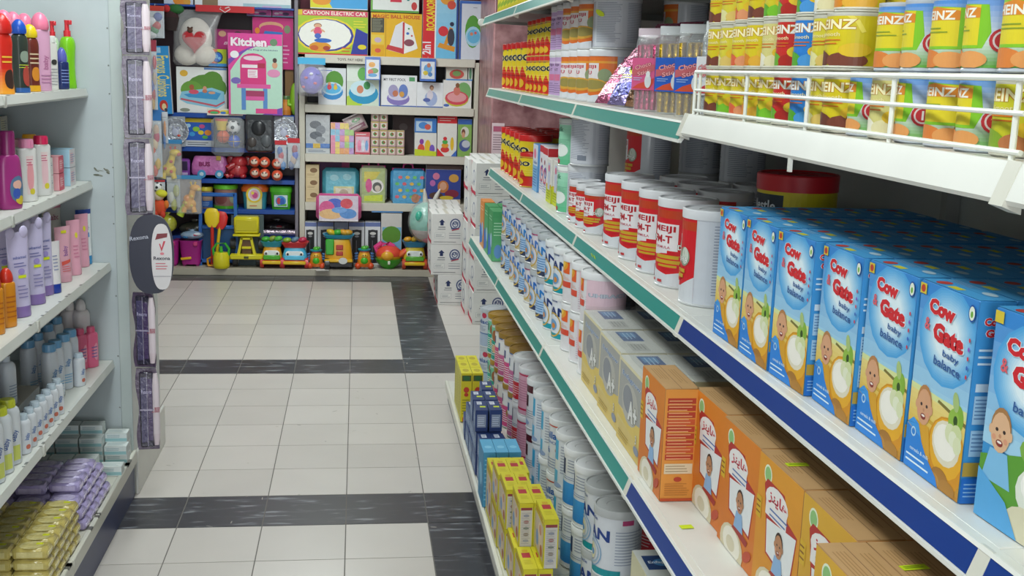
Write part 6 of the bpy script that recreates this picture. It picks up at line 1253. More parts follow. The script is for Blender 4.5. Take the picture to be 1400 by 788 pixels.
tbox((-0.378, -0.061, 0.825, 0.867), z+.001, .1, 'toy_box', 'magenta box end showing above the turquoise bag', [('r', -.5, 0, .5, 1, '#7a4a7c'), ('r', .3, 0, .5, 1, '#c8508c')], '#7a4a7c', Yf=9.45)
tbox((0.556, 0.847, 0.844, 0.876), 0.842+.001, .1, 'toy_box', 'flat dark brown game box lying on the blue cartoon box', [('r', -.5, 0, .5, 1, '#5a4440')], '#5a4440', Yf=9.235)
# --- tall white boxes with black flasks, on the plinth
def flask(rect, label, Yf=9.21):
    X0, X1, Za, Zb = rect; w = X1-X0; h = Zb-.056
    t = carton('flask_box', w, .11, h, {'d': '#dcdee2', '+z': '#b8bcc8'}, [('r', -.5, 0, .5, 1, '#e2e4e8'), ('r', -.5, .90, .5, 1, '#6a7ab0'), ('r', -.30, .05, .32, .82, '#2a2a30'), ('e', .0, .76, .30, .07, '#2a2a30'), ('r', -.22, .05, .24, .66, '#17171c'), ('e', .01, .74, .2, .035, '#d8d8d4'), ('e', .01, .67, .14, .02, '#9a9aa0'), ('r', -.04, .08, .0, .58, '#6a6a74')], None, None, None)
    return put(t, ((X0+X1)/2, Yf+.055, .0558), 0, label, 'box')
flask((-0.422, -0.318, 0.080, 0.401), 'white flask box with black bottle window, first from the left'); flask((-0.312, -0.184, 0.081, 0.403), 'white flask box with black bottle window, second from the left')
flask((-0.061, 0.062, 0.083, 0.406), 'white flask box with black bottle window, third from the left'); flask((0.068, 0.191, 0.085, 0.408), 'white flask box with black bottle window, fourth from the left')
tbox((-0.178, -0.067, 0.082, 0.405), .055, .1, 'toy_box', 'pale blue-grey box between the two pairs of white flask boxes', [('r', -.5, 0, .5, 1, '#8c98b0'), ('l', -.3, .5, .3, .9, 4, '#c0c8d8')], '#8c98b0', Yf=9.21)
tbox((0.196, 0.361, 0.126, 0.485), .055, .12, 'toy_box', 'tall white box with a green hill and paddling pool, between the flasks and the ball', [('r', -.5, 0, .5, 1, '#d4d0cc'), ('r', -.44, .1, .48, .74, '#78b4d8'), ('e', 0, .6, .46, .16, '#5c9430'), ('e', 0, .54, .44, .1, '#5c9430'), ('e', 0, .3, .4, .12, '#3f8fd0'), ('e', -.1, .38, .1, .06, '#d8a080'), ('e', .2, .34, .1, .05, '#d85a5a')], '#c8c4c0', Yf=9.185)
tbox((0.118, 0.369, 0.487, 0.532), 0.487+.003, .1, 'toy_pack', 'flat blue film-wrapped pack lying on the tall white pool box', [('r', -.5, 0, .5, 1, '#3a80c0'), ('l', -.4, .2, .4, .8, 2, '#a0c8e4')], '#3a80c0', Yf=9.19, cat='pack', mat='wrapped')

# ================================================================== TOYS: shaped
def shaped(name, fn, loc, label, cat, s=1, rz=0, group=None):
    t = empty(name); fn(t); o = put(t, loc, rz, label, cat, group); o.scale = (s, s, s); return o
def P(t, name, f):
    m = MB(); f(m); o = m.build(name, t); return o
def wheel(m, x, y, z, r, w, c='#2a2a2c', hub='#d8d8d4'):
    M = Matrix.Translation((x, y, z)) @ Matrix.Rotation(pi/2, 4, 'Y')
    m.loft([(-w/2, r*.9, r*.9, c), (-w/2+.004, r, r, c), (w/2-.004, r, r, c), (w/2, r*.9, r*.9, c)], 16, 'plastic', M)
    m.loft([(-w/2-.001, r*.5, r*.5, hub), (w/2+.001, r*.5, r*.5, hub)], 12, 'plastic', M)
def truck(cab, grille, bed, load, wcol, w=.22, h=.27, face=True):
    def f(t):
        P(t, 'chassis', lambda m: m.box(-w/2, w/2, -.02, .15, .03, .075, wcol, 'plastic', .01))
        P(t, 'cab', lambda m: (m.loft([(.05, w*.47, .06, cab), (.10, w*.48, .062, cab), (h*.62, w*.40, .05, cab), (h*.68, w*.34, .04, cab)], 24, 'plastic', Matrix.Translation((0, .05, 0)), pw=4)))
        P(t, 'windscreen', lambda m: m.box(-w*.28, w*.28, -.012, .004, h*.38, h*.56, '#e8ecec', 'plastic', .004))
        P(t, 'grille', lambda m: (m.box(-w*.4, w*.4, -.026, -.006, .07, .105, grille, 'plastic', .006), m.box(-w*.44, w*.44, -.034, -.01, .035, .062, '#e8c020', 'plastic', .006)))
        if face: P(t, 'headlight', lambda m: (m.ell((-w*.26, -.014, h*.47), (.018, .008, .022), '#f0f0ea'), m.ell((-w*.26, -.022, h*.47), (.008, .004, .01), '#20242c')))
        if face: P(t, 'headlight', lambda m: (m.ell((w*.26, -.014, h*.47), (.018, .008, .022), '#f0f0ea'), m.ell((w*.26, -.022, h*.47), (.008, .004, .01), '#20242c')))
        P(t, 'truck_bed', lambda m: (m.loft([(h*.66, w*.42, .06, bed), (h*.80, w*.52, .082, bed), (h*.83, w*.54, .086, bed), (h*.83, w*.48, .078, bed), (h*.76, w*.44, .07, bed)], 24, 'plastic', Matrix.Translation((0, .06, 0)), pw=4)))
        def ld(m):
            r_ = random.Random(3)
            for k, c in enumerate(load): m.ell(((-.3+.6*k/max(1, len(load)-1))*w, .05+r_.uniform(-.02, .02), h*.84+r_.uniform(0, .02)), (.035, .03, .022), c, rot=Matrix.Rotation(r_.uniform(-.5, .5), 3, 'Y'))
        P(t, 'sand_moulds', ld)
        for s in (-1, 1):
            for y in (.015, .115): P(t, 'wheel', lambda m: wheel(m, s*w*.46, y, .042, .042, .03, wcol))
    return f
def on(x, y0, Y=8.9): pass
PZ = .0555
TR = (-0.660, 9.050, 0.092)
shaped('toy_truck', truck('#e0a024', '#4cac2c', '#3aa0b0', ['#4cac3c', '#8a9c3a', '#58b44a'], '#c8402c', .165, .255), (TR[0], 9.03, PZ), 'small yellow and green sand truck with teal tipper', 'toy truck')
TR = (-0.483, 9.030, 0.097)
shaped('toy_truck', truck('#4ab4dc', '#5ac0e4', '#d83a3c', ['#8ab43a', '#6a8aa0', '#c83a5a'], '#d83a3c', .20, .25), (TR[0], 9.02, PZ), 'sky blue cab sand truck with wide red tipper', 'toy truck')
TR = (-0.140, 9.030, 0.101)
def bigtruck(t):
    w, h = .22, .33
    P(t, 'body', lambda m: m.loft([(.05, w*.48, .07, '#e0a41c'), (.10, w*.5, .075, '#e0a41c'), (h*.66, w*.42, .06, '#e4b020'), (h*.72, w*.38, .05, '#e4b020')], 24, 'plastic', Matrix.Translation((0, .06, 0)), pw=4))
    P(t, 'bumper', lambda m: (m.box(-w*.5, w*.5, -.034, .0, .06, .085, '#e8b420', 'plastic', .006), m.box(-w*.5, w*.5, -.02, .15, .02, .06, '#2a2a2c', 'plastic', .006)))
    P(t, 'side_door', lambda m: (m.box(-w*.46, -w*.16, -.024, -.004, h*.36, h*.74, '#3aac34', 'plastic', .008)))
    P(t, 'window', lambda m: (m.box(-.02, .035, -.018, -.004, h*.48, h*.60, '#b8342c', 'plastic', .004)))
    P(t, 'window', lambda m: (m.box(-.02, .035, -.018, -.004, h*.34, h*.44, '#b8342c', 'plastic', .004)))
    P(t, 'tipper_tray', lambda m: m.loft([(h*.74, w*.46, .07, '#2f9cc4'), (h*.83, w*.56, .09, '#3aa8d0'), (h*.83, w*.5, .08, '#2a8cb0'), (h*.8, w*.48, .075, '#2a8cb0')], 24, 'plastic', Matrix.Translation((0, .07, 0)), pw=4))
    P(t, 'sand_moulds', lambda m: [m.ell((x, .09, h*.86), (.04, .03, .024), c, rot=Matrix.Rotation(a, 3, 'Y')) for x, c, a in ((-.06, '#e0b828', .4), (-.01, '#4cb03a', -.2), (.04, '#e0a02c', .3), (.07, '#d8a030', 0))])
    P(t, 'wheel', lambda m: wheel(m, -w*.4, .0, .045, .045, .04)); P(t, 'wheel', lambda m: wheel(m, w*.44, .115, .045, .045, .04)); P(t, 'wheel', lambda m: wheel(m, -w*.44, .115, .045, .045, .04))
    P(t, 'price_disc', lambda m: m.loft([(0, .034, .026, '#d0d0cc'), (.005, .034, .026, '#dcdcd8')], 18, 'card', Matrix.Translation((.035, -.036, .075)) @ Matrix.Rotation(pi/2, 4, 'X')))
shaped('toy_truck', bigtruck, (TR[0], 9.0, PZ), 'big yellow dump truck with green door and blue tray, left of the round orange toy', 'toy truck')
def babycar(t):
    P(t, 'body', lambda m: (m.loft([(.02, .05, .05, '#e0742c'), (.05, .062, .06, '#e8902c'), (.11, .056, .055, '#e8a030'), (.15, .04, .042, '#e04a5a'), (.165, .036, .038, '#d84a5a')], 24, 'plastic')))
    P(t, 'belly', lambda m: m.ell((0, -.042, .075), (.034, .026, .036), '#4cb42c'))
    P(t, 'face', lambda m: (m.ell((0, -.048, .12), (.03, .014, .022), '#e8b43a'), m.ell((-.01, -.06, .125), (.005, .004, .006), '#202020'), m.ell((.01, -.06, .125), (.005, .004, .006), '#202020')))
    P(t, 'brim', lambda m: m.loft([(.16, .05, .05, '#2f9cb0'), (.172, .055, .055, '#3aa8bc')], 20, 'plastic'))
    P(t, 'cap_top', lambda m: (m.ell((0, 0, .18), (.03, .03, .022), '#58b43a'), m.ell((.02, -.01, .19), (.02, .018, .014), '#4aa434')))
    for s in (-1, 1):
        for k in range(3): P(t, 'ring', lambda m: m.loft([(0, .016, .016, '#4a78b4'), (.012, .016, .016, '#5a88c4')], 14, 'plastic', Matrix.Translation((s*.066, -.006, .085+.022*k)) @ Matrix.Rotation(.3*s, 4, 'Y')))
        P(t, 'foot', lambda m: m.ell((s*.055, -.02, .028), (.028, .036, .028), '#e0542c'))
TR = (-0.316, 9.000, 0.092)
shaped('stacking_toy', babycar, (TR[0], 8.98+.07, PZ), 'small orange stacking figure with blue rings, left of the big yellow truck', 'toy', .86)
TR = (0.062, 9.000, 0.096)
shaped('stacking_toy', babycar, (TR[0], 8.98+.07, PZ), 'small orange stacking figure with blue rings, right of the big yellow truck', 'toy', .92)
def roundtoy(t):
    P(t, 'lower_bowl', lambda m: m.loft([(.0, .05, .05, '#3aa02c')]+[(.125-.125*cos(a*pi/12), .13*sin(max(a, 1)*pi/12)+.004, .11*sin(max(a, 1)*pi/12)+.004, '#4cac34') for a in range(2, 6)], 26, 'plastic'))
    P(t, 'ball_body', lambda m: m.ell((0, 0, .135), (.128, .11, .085), '#e86a3a', f=lambda v: '#e8b02c' if v < .42 else '#e4503a'))
    P(t, 'ear_handle', lambda m: m.tube([(-.11, 0, .15), (-.125, 0, .2), (-.07, 0, .238), (0, 0, .232), (.05, 0, .21)], [.02, .026, .028, .026, .02], '#e8488c', 'plastic', 10))
    P(t, 'beak', lambda m: m.loft([(0, .02, .03, '#e06a34'), (.07, .034, .04, '#e4503a'), (.1, .03, .036, '#d84434')], 16, 'plastic', Matrix.Translation((.085, -.03, .12)) @ Matrix.Rotation(1.0, 4, 'Y')))
    P(t, 'muzzle', lambda m: m.ell((-.015, -.096, .13), (.06, .03, .045), '#e8a82c'))
    P(t, 'clasp', lambda m: m.box(-.012, .012, -.118, -.104, .05, .085, '#e8ecd8', 'plastic', .004))
TR = (0.257, 8.950, 0.072)
shaped('bucket_toy', roundtoy, (TR[0], 9.03+.06, PZ), 'round orange, pink and green bucket toy beside the tall pool box', 'toy', .84)
TR = (0.462, 9.000, 0.100)
shaped('toy_truck', truck('#d0b830', '#5cac34', '#3a88b0', ['#e0a02c', '#e8b83a', '#d8902c'], '#c84a2c', .185, .27), (TR[0], 9.03, PZ), 'yellow and green sand truck with a white price disc, next to the white cartons', 'toy truck')
m = MB(); m.box(-.05, .05, -.035, .035, 0, .001, '#e0e0dc', 'card'); o = m.build('paper_tag'); put(o, ((-0.268, 8.930, 0.053)[0], 8.97, .0560-.0004), .2, 'white paper tag lying on the plinth in front of the toys', 'tag')
# yellow dump truck standing on end
def upend(t):
    Y_ = '#dcd022'
    P(t, 'tipper_tray', lambda m: (m.box(-.105, .105, -.02, .10, .30, .445, Y_, 'plastic', .012), m.box(-.09, .09, -.024, -.018, .325, .42, '#c8bc1c', 'plastic', .004)))
    P(t, 'tray_lip', lambda m: m.box(-.115, .115, -.03, .08, .275, .295, Y_, 'plastic', .005))
    def fr(m):
        for s in (-1, 1): m.prism([(s*.085, .10), (s*.06, .10), (s*.03, .26), (s*.05, .26)], -.02, .03, Y_, 'plastic')
        m.box(-.05, .05, -.02, .03, .245, .265, Y_, 'plastic', .003); m.box(-.04, .04, -.02, .03, .165, .185, Y_, 'plastic', .003)
    P(t, 'lift_frame', fr)
    P(t, 'cab', lambda m: (m.box(-.045, .045, .0, .06, .11, .25, '#6a4a2a', 'plastic', .006)))
    P(t, 'bumper', lambda m: (m.box(-.14, .14, -.05, .03, .075, .12, Y_, 'plastic', .008), m.box(-.02, .02, -.054, -.05, .085, .105, '#4a4a20', 'plastic', .002)))
    P(t, 'box_back', lambda m: m.box(-.14, .14, .1, .12, .0, .45, '#4a5a60', 'card', .002))
    for x, z_ in ((-.1, .05), (.1, .05), (-.12, .2), (.12, .2)): P(t, 'wheel', lambda m: wheel(m, x, .05, z_, .05, .045))
TR = (-0.856, 9.030, 0.076)
shaped('toy_dump_truck', upend, (TR[0], 9.06, PZ), 'large yellow dump truck shown front on under the black and white box', 'toy truck', .9)
tbox((-0.965, -0.771, 0.354, 0.453), 0.354, .1, 'toy_box', 'white box with a black toy machine in its window, above the yellow dump truck', [('r', -.5, 0, .5, 1, '#c8c4c0'), ('r', -.32, .2, .3, .7, '#2a2a2c'), ('r', -.2, .3, .1, .6, '#4a4448'), ('e', -.36, .5, .1, .14, '#1a1a1c'), ('r', .16, .28, .26, .8, '#e8e8e4')], '#b8b4b0', Yf=9.215)
# blue frame with spades and can
def bframe(t):
    B_ = '#2a66b4'
    def f(m):
        for s in (-1, 1): m.prism([(s*.15, 0), (s*.125, 0), (s*.115, .56), (s*.14, .56)], 0, .035, B_, 'plastic')
        m.box(-.13, .13, 0, .03, .53, .56, B_, 'plastic', .006); m.box(-.13, .13, 0, .03, .28, .31, B_, 'plastic', .006); m.box(-.14, .14, 0, .03, .02, .05, B_, 'plastic', .006)
    P(t, 'frame', f)
    P(t, 'panel', lambda m: m.box(-.12, .12, .012, .02, .05, .28, '#1c4a7c', 'plastic', .002))
    P(t, 'shelf', lambda m: m.box(-.12, .12, .0, .05, .40, .415, '#1c50a0', 'plastic', .003))
TR = (-1.080, 9.120, 0.017)
shaped('toy_easel', bframe, (TR[0], 9.13, PZ), 'blue plastic toy frame with a dark panel behind the spades', 'toy', 1.03)
def spade(head, shaft, grip):
    def f(t):
        P(t, 'shaft', lambda m: m.tube([(0, 0, .06), (0, 0, .34)], .014, shaft, 'plastic', 10))
        P(t, 'handle', lambda m: m.tube([(-.035, 0, .0), (-.04, 0, .05), (0, 0, .075), (.04, 0, .05), (.035, 0, .0), (-.035, 0, .0)], .010, grip, 'plastic', 8))
        P(t, 'blade', lambda m: (m.loft([(.31, .03, .012, head), (.35, .055, .016, head), (.42, .06, .014, head), (.455, .04, .010, head), (.462, .02, .006, head)], 20, 'plastic', pw=3)))
    return f
TR = (-1.139, 9.000, 0.009)
shaped('toy_spade', spade('#e8c81e', '#c82c20', '#e09a24'), ((-1.118, 9.020, 0.046)[0], 9.06, PZ+.012), 'red-handled beach spade with yellow blade leaning on the blue frame', 'toy spade', .98, .0)
o = shaped('toy_rake', spade('#d82c28', '#e8c81e', '#d83a24'), ((-1.102, 9.020, 0.046)[0], 9.11, PZ+.012), 'yellow-handled beach rake with red blade behind the yellow spade', 'toy rake', .92); o.rotation_euler = (0, .12, 0)
def can(t):
    P(t, 'can_body', lambda m: m.loft([(0, .055, .045, '#d8cc20'), (.02, .064, .052, '#e0d424'), (.09, .062, .05, '#e0d424'), (.125, .05, .042, '#dcd022')], 22, 'plastic'))
    P(t, 'handle', lambda m: m.tube([(-.055, 0, .10), (-.062, 0, .15), (-.03, 0, .195), (.03, 0, .195), (.06, 0, .15), (.052, 0, .10)], .010, '#3cac34', 'plastic', 8))
    P(t, 'spout', lambda m: m.tube([(0, -.0, .11), (0, -.01, .17)], [.016, .012], '#4cb83a', 'plastic', 10))
shaped('watering_can', can, ((-1.047, 9.030, 0.057)[0], 9.02, PZ), 'small yellow watering can with green handle', 'watering can')
# magenta bins
def bin_(t):
    P(t, 'bin_body', lambda m: m.loft([(.02, .085, .07, '#a82484'), (.05, .088, .072, '#a82484'), (.24, .105, .085, '#b02a8c'), (.25, .112, .09, '#b83a98'), (.25, .10, .08, '#7a1a60'), (.2, .095, .075, '#7a1a60')], 24, 'plastic', pw=4))
    for s in (-1, 1): P(t, 'foot', lambda m: m.box(s*.06-.015, s*.06+.015, -.05, .05, 0, .03, '#a02480', 'plastic', .005))
    P(t, 'yellow_latch', lambda m: m.box(-.08, .02, -.088, -.074, .072, .095, '#e8b81c', 'plastic', .004, Matrix.Rotation(-.12, 4, 'Y')))
    P(t, 'side_clip', lambda m: m.box(.03, .07, -.095, -.07, .20, .24, '#c8407c', 'plastic', .006))
for k, x in enumerate((229, 260)):
    shaped('toy_bin', bin_, ((-1.461, 9.050, 0.055)[0] if k == 0 else (-1.289, 9.050, 0.057)[0], 9.13, PZ), ['magenta toy bin with yellow latch, left one partly behind the oval sign', 'magenta toy bin with yellow latch, right one'][k], 'toy bin', .82)
def lump(name, loc, label, cols, s, cat='bag', mat='wrapped', seed=1):
    t = empty(name); r_ = random.Random(seed); m = MB()
    m.ell((0, 0, s[2]), (s[0], s[1], s[2]), cols[0], mat, 18, 10); m.build('bag_body', t)
    q = MB()
    for c in cols[1:]: q.ell((r_.uniform(-.5, .5)*s[0], -s[1]*.55, s[2]*r_.uniform(.6, 1.4)), (s[0]*.35, s[1]*.45, s[2]*.35), c, 'plastic', 12, 7)
    q.build('contents', t)
    k = MB(); k.loft([(s[2]*1.8, s[0]*.3, s[1]*.3, cols[0]), (s[2]*2.05, s[0]*.16, s[1]*.16, cols[0]), (s[2]*2.3, s[0]*.4, s[1]*.12, cols[0])], 14, mat); k.build('tied_neck', t)
    return put(t, loc, 0, label, cat)
lump('toy_bag', ((-1.281, 9.100, 0.281)[0], 9.13, .262), 'clear bag of blue and white toys in the right magenta bin', ['#8aa0b8', '#d8dce4', '#2a6a9c', '#c03a5a'], (.09, .065, .035), seed=2)
lump('toy_bag', ((-1.278, 9.100, 0.425)[0], 9.28, 0.277), 'dark green-brown net bag lying above the magenta bins', ['#4a4a3c', '#6a5a4c', '#3a3a34'], (.13, .07, .055), seed=3)
lump('toy_bag', ((-1.466, 9.100, 0.422)[0], 9.14, 0.313), 'lime yellow toy bag above the left magenta bin', ['#b8b83a', '#d0d04a'], (.07, .05, .07), seed=4)
# tube of wrapping and boards in the low shelf
m = MB(); m.tube([((-0.761, 9.200, 0.326)[0], 9.25, UZ[4]+.0275), ((-0.462, 9.200, 0.330)[0]-.02, 9.25, UZ[4]+.0275)], .026, '#b8a8b4', 'foil', 14); o = m.build('foil_roll'); tag(o, 'shiny pinkish foil roll lying on the lowest blue shelf', 'roll')
lump('toy_bag', ((-0.648, 9.400, 0.395)[0], 9.42, UZ[4]+.0006), 'dark bag with a red patch in the shadow of the low blue shelf', ['#2a2426', '#8a2430'], (.15, .08, .05), seed=5)
# --- fourth blue shelf: drums and buckets
z = UZ[3]+.0012
def drum(w, h, cb, cl, mid, base=None):
    def f(t):
        P(t, 'drum_body', lambda m: m.loft([(0, w*.46, w*.42, base or cb), (.015, w*.47, w*.43, cb), (h*.82, w*.47, w*.43, cb)], 26, 'plastic'))
        P(t, 'lid', lambda m: m.loft([(h*.82, w*.5, w*.46, cl), (h*.97, w*.5, w*.46, cl), (h, w*.47, w*.43, cl)], 26, 'plastic'))
        if base: P(t, 'base_ring', lambda m: m.loft([(0, w*.5, w*.46, base), (h*.12, w*.5, w*.46, base)], 26, 'plastic'))
        q = MB(); q.dec(cyl_map(w*.47, h*.8, h*.02, 0, w*.43), mid, 'print'); q.build('label_print', t)
    return f
shaped('toy_jar', drum(.115, .17, '#a48a78', '#d8c83a', [('r', -1, .5, 1, .9, '#b89a84'), ('r', -1, .05, 1, .42, '#2a6ac0'), ('l', -.4, .1, .4, .36, 3, '#a8c8e8')]), ((-1.190, 9.250, 0.500)[0], 9.27, z), 'small stacked jar with yellow lid and blue band', 'jar')
shaped('toy_drum', drum(.19, .19, '#a88a78', '#6cc82e', [('r', -1, .1, 1, .95, '#a07468'), ('e', -.2, .5, .3, .3, '#8a4a44'), ('e', .4, .55, .2, .3, '#9aa084')], '#5cbc2c'), ((-1.037, 9.250, 0.503)[0], 9.30, z), 'clear drum of toys with lime green lid and base', 'drum')
def house(t):
    P(t, 'bucket_body', lambda m: (m.loft([(0, .10, .08, '#3a90a4'), (.18, .115, .09, '#3f9cb0')], 24, 'plastic', pw=4)))
    P(t, 'roof_lid', lambda m: (m.loft([(.16, .122, .1, '#e0641e'), (.19, .128, .1, '#e86c20'), (.235, .10, .08, '#e86c20'), (.24, .09, .07, '#e86c20')], 24, 'plastic', pw=4)))
    P(t, 'front_arch', lambda m: (m.box(-.07, .07, -.104, -.084, .0, .15, '#dcd8a0', 'plastic', .004), m.loft([(0, .074, .074, '#e8c82a'), (.02, .074, .074, '#e8c82a')], 24, 'plastic', Matrix.Translation((0, -.086, .135)) @ Matrix.Rotation(pi/2, 4, 'X'))))
    def pf(m):
        mp = flat_map((0, -.107, .06), (1, 0, 0), (0, 0, 1), .14, .15)
        m.dec(mp, [('e', 0, .5, .40, .40, '#dde4e0'), ('e', 0, .5, .3, .3, '#e8a4b8'), ('e', .05, .46, .18, .18, '#c8508c'), ('e', -.1, .6, .1, .1, '#e8d44a'), ('l', -.3, -.25, .3, -.12, 1, '#d8642c')], 'print')
    P(t, 'printed_badge', pf)
shaped('toy_bucket', house, ((-0.809, 9.250, 0.507)[0], 9.32, z), 'teal toy bucket with orange roof lid and yellow arch', 'bucket', .86)
def gbucket(t):
    P(t, 'bucket_body', lambda m: m.loft([(0, .078, .066, '#4cb424'), (.15, .09, .075, '#5cc42c')], 24, 'plastic', pw=5))
    P(t, 'lid', lambda m: m.loft([(.15, .096, .08, '#58c82a'), (.185, .098, .082, '#64d032'), (.198, .088, .072, '#64d032'), (.2, .08, .066, '#5ac42c')], 24, 'plastic', pw=5))
    def pf(m):
        mp = flat_map((0, -.0735, .02), (1, 0, 0), (0, 0, 1), .15, .13)
        m.box(-.062, .062, -.0765, -.066, .018, .13, '#3a8c2c', 'plastic', .003)
        m.dec(flat_map((0, -.0765, .018), (1, 0, 0), (0, 0, 1), .124, .112), [('r', -.46, .05, .46, .95, '#c8dce0'), ('e', 0, .5, .36, .4, '#3a8ad0'), ('e', -.14, .5, .14, .26, '#c83a4c'), ('e', .1, .44, .16, .3, '#2a5ab0'), ('p', [(-.4, .1), (.4, .3), (.4, .1)], '#5cac3a')], 'print')
    P(t, 'printed_badge', pf)
shaped('toy_bucket', gbucket, ((-0.602, 9.250, 0.510)[0], 9.31, z), 'bright green toy bucket with lid at the right end of the blue shelf', 'bucket', .92)
# --- third blue shelf
z = UZ[2]+.0012
def bus(t):
    P(t, 'bus_body', lambda m: (m.loft([(.03, .15, .06, '#c86ab0'), (.05, .158, .065, '#cc70b4'), (.12, .155, .064, '#cc70b4'), (.185, .135, .055, '#d07ab8'), (.195, .12, .05, '#d07ab8')], 28, 'wrapped', pw=5)))
    P(t, 'lettering', lambda m: m.dec(flat_map((-.04, -.0665, .10), (1, 0, 0), (0, 0, 1), .12, .05), [('t', 'BUS', 0, .5, .8, '#8c2464', {'bold': .05, 'w': .8})], 'print', .0015))
    for s in (-1, 1): P(t, 'wheel', lambda m: (m.loft([(0, .038, .038, '#3a88b8'), (.02, .036, .036, '#4a98c8'), (.021, .018, .018, '#c8dce8'), (.024, .016, .016, '#c8dce8')], 18, 'plastic', Matrix.Translation((s*.075+.01, -.056, .038)) @ Matrix.Rotation(pi/2, 4, 'X'))))
    P(t, 'price_tag', lambda m: m.box(.06, .10, -.07, -.067, .16, .20, '#c8a84a', 'card', .001))
shaped('toy_bus', bus, ((-1.152, 9.250, 0.756)[0], 9.28, z), 'pink toy bus with blue wheels in clear wrap', 'toy bus', .90)
def tv(t):
    P(t, 'case', lambda m: m.box(-.05, .05, -.03, .05, 0, .15, '#8c4aa4', 'wrapped', .014)); P(t, 'screen', lambda m: m.box(-.034, .034, -.036, -.028, .06, .13, '#3a2a4c', 'plastic', .006)); P(t, 'knobs', lambda m: m.box(-.034, .034, -.035, -.028, .02, .04, '#c8b0d8', 'plastic', .004))
shaped('toy_television', tv, ((-1.354, 9.250, 0.752)[0], 9.27, z), 'small purple toy television beside the yellow dog toy', 'toy', 1.0)
def redtoy(t):
    P(t, 'body', lambda m: m.ell((0, 0, .07), (.09, .06, .065), '#b82c34', 'wrapped')); P(t, 'head', lambda m: m.ell((.02, -.01, .14), (.07, .05, .05), '#c43038', 'wrapped')); P(t, 'trunk', lambda m: m.tube([(-.02, -.04, .12), (-.07, -.06, .09), (-.09, -.05, .04), (-.06, -.06, .015)], [.03, .026, .022, .02], '#b02830', 'wrapped', 10))
    for s in (-1, 1): P(t, 'ear', lambda m: m.ell((s*.07+.02, 0, .15), (.035, .012, .04), '#a8242c', 'wrapped'))
    for s in (-1, 1): P(t, 'foot', lambda m: m.ell((s*.05, -.03, .022), (.03, .03, .022), '#a8242c', 'wrapped'))
shaped('elephant_toy', redtoy, ((-0.943, 9.250, 0.761)[0], 9.27, z), 'shiny red wrapped elephant-like toy beside the pink bus', 'toy', .95)
def ballpack(t):
    P(t, 'ball', lambda m: m.ell((0, 0, 0), (.05, .05, .05), '#d8583c', 'plastic', 18, 12))
    def pf(m):
        for dx in (-.014, .014): m.ell((dx, -.047, .012), (.007, .006, .009), '#2a2020')
        m.tube([(-.022, -.046, -.01), (-.01, -.047, -.02), (.01, -.047, -.02), (.022, -.046, -.01)], .003, '#5a1c1c', 'plastic', 6)
        m.ell((0, -.046, .0), (.03, .006, .024), '#e0c8b4')
    P(t, 'smiling_face', pf)
for k, (x, y) in enumerate(((348, 221), (362, 222), (379, 224), (362, 239), (379, 241), (349, 236))):
    q = [(-0.798, 9.170, 0.880), (-0.719, 9.160, 0.877), (-0.623, 9.160, 0.868), (-0.719, 9.150, 0.786), (-0.623, 9.150, 0.777), (-0.796, 9.200, 0.791)][k]
    shaped('smiling_ball', ballpack, q, 'orange-red smiling ball in the hanging net, %s' % ['top left one', 'top middle one', 'top right one', 'lower middle one', 'lower right one', 'back left one'][k], 'ball', .86)
def netbag(loc, w, h, label, top='#3a3a40'):
    t = empty('hanging_net'); X, Y, Z = loc
    m = MB(); m.box(-w/2, w/2, -.08, .07, -h, 0, '#e8eef2', 'film', .03); m.build('clear_bag', t)
    m = MB(); m.tube([(0, 0, -.01), (0, .0, .03), (0, .05, .04)], .003, top, 'plastic', 6); m.build('hook', t)
    return put(t, loc, 0, label, 'bag')
# dark bag above the smiling balls
def darkbag(t):
    P(t, 'bag_body', lambda m: m.box(-.11, .11, -.03, .03, 0, .30, '#3c3e42', 'wrapped', .02))
    P(t, 'hidden_toy', lambda m: (m.ell((-.01, -.03, .19), (.055, .02, .06), '#26282c', 'plastic'), m.ell((.05, -.03, .09), (.04, .016, .05), '#5a5e62', 'plastic'), m.ell((-.06, -.03, .08), (.035, .016, .04), '#4a4442', 'plastic')))
    P(t, 'header_card', lambda m: m.box(-.10, .10, -.034, -.03, .255, .295, '#2a2c30', 'card', .001))
q = (-0.845, -0.660, 0.934, 1.224)
shaped('hanging_toy_bag', darkbag, ((q[0]+q[1])/2, 9.15, q[2]+.02), 'shiny dark grey hanging bag between the two round plates', 'bag', 1.0)
def blister(w, h, hd, cols, back=.1):
    def f(t):
        P(t, 'hook', lambda m: m.tube([(0, .002, h-.006), (0, .004, h+.012), (0, back, h+.014)], .002, '#9a9ca0', 'paintmetal', 6))
        P(t, 'backing_card', lambda m: m.box(-w/2, w/2, 0, .004, 0, h, '#c8d0d8', 'card', .001))
        P(t, 'header_card', lambda m: m.box(-w/2, w/2, -.003, -.0005, h*.84, h, hd, 'card', .0005))
        def cf(m):
            r_ = random.Random(len(cols)+int(w*1000)); n = len(cols)
            for k, c in enumerate(cols): m.ell((r_.uniform(-.25, .25)*w, -.014, h*(.1+.7*k/n)), (w*.24, .012, h*.5/n+.008), c, 'plastic', 12, 7)
        P(t, 'toys', cf)
        P(t, 'clear_blister', lambda m: m.box(-w/2+.004, w/2-.004, -.036, -.0045, .006, h*.82, '#eef2f6', 'film', .008))
    return f
def hang(x0, y0, x1, y1): pass
def hb(rect, label, hd, cols, Y=9.15, cat='toy pack'):
    X0, X1, Z0, Z1 = rect; return shaped('toy_blister_pack', blister(X1-X0, Z1-Z0, hd, cols, 9.205-Y), ((X0+X1)/2, Y, Z0), label, cat)
hb((-0.639, -0.549, 0.835, 1.052), 'blister pack with red header and blue toys, left of two below the right plate', '#c8303a', ['#4a8ac8', '#d8c8d0', '#c84a5a', '#3a6ab0'])
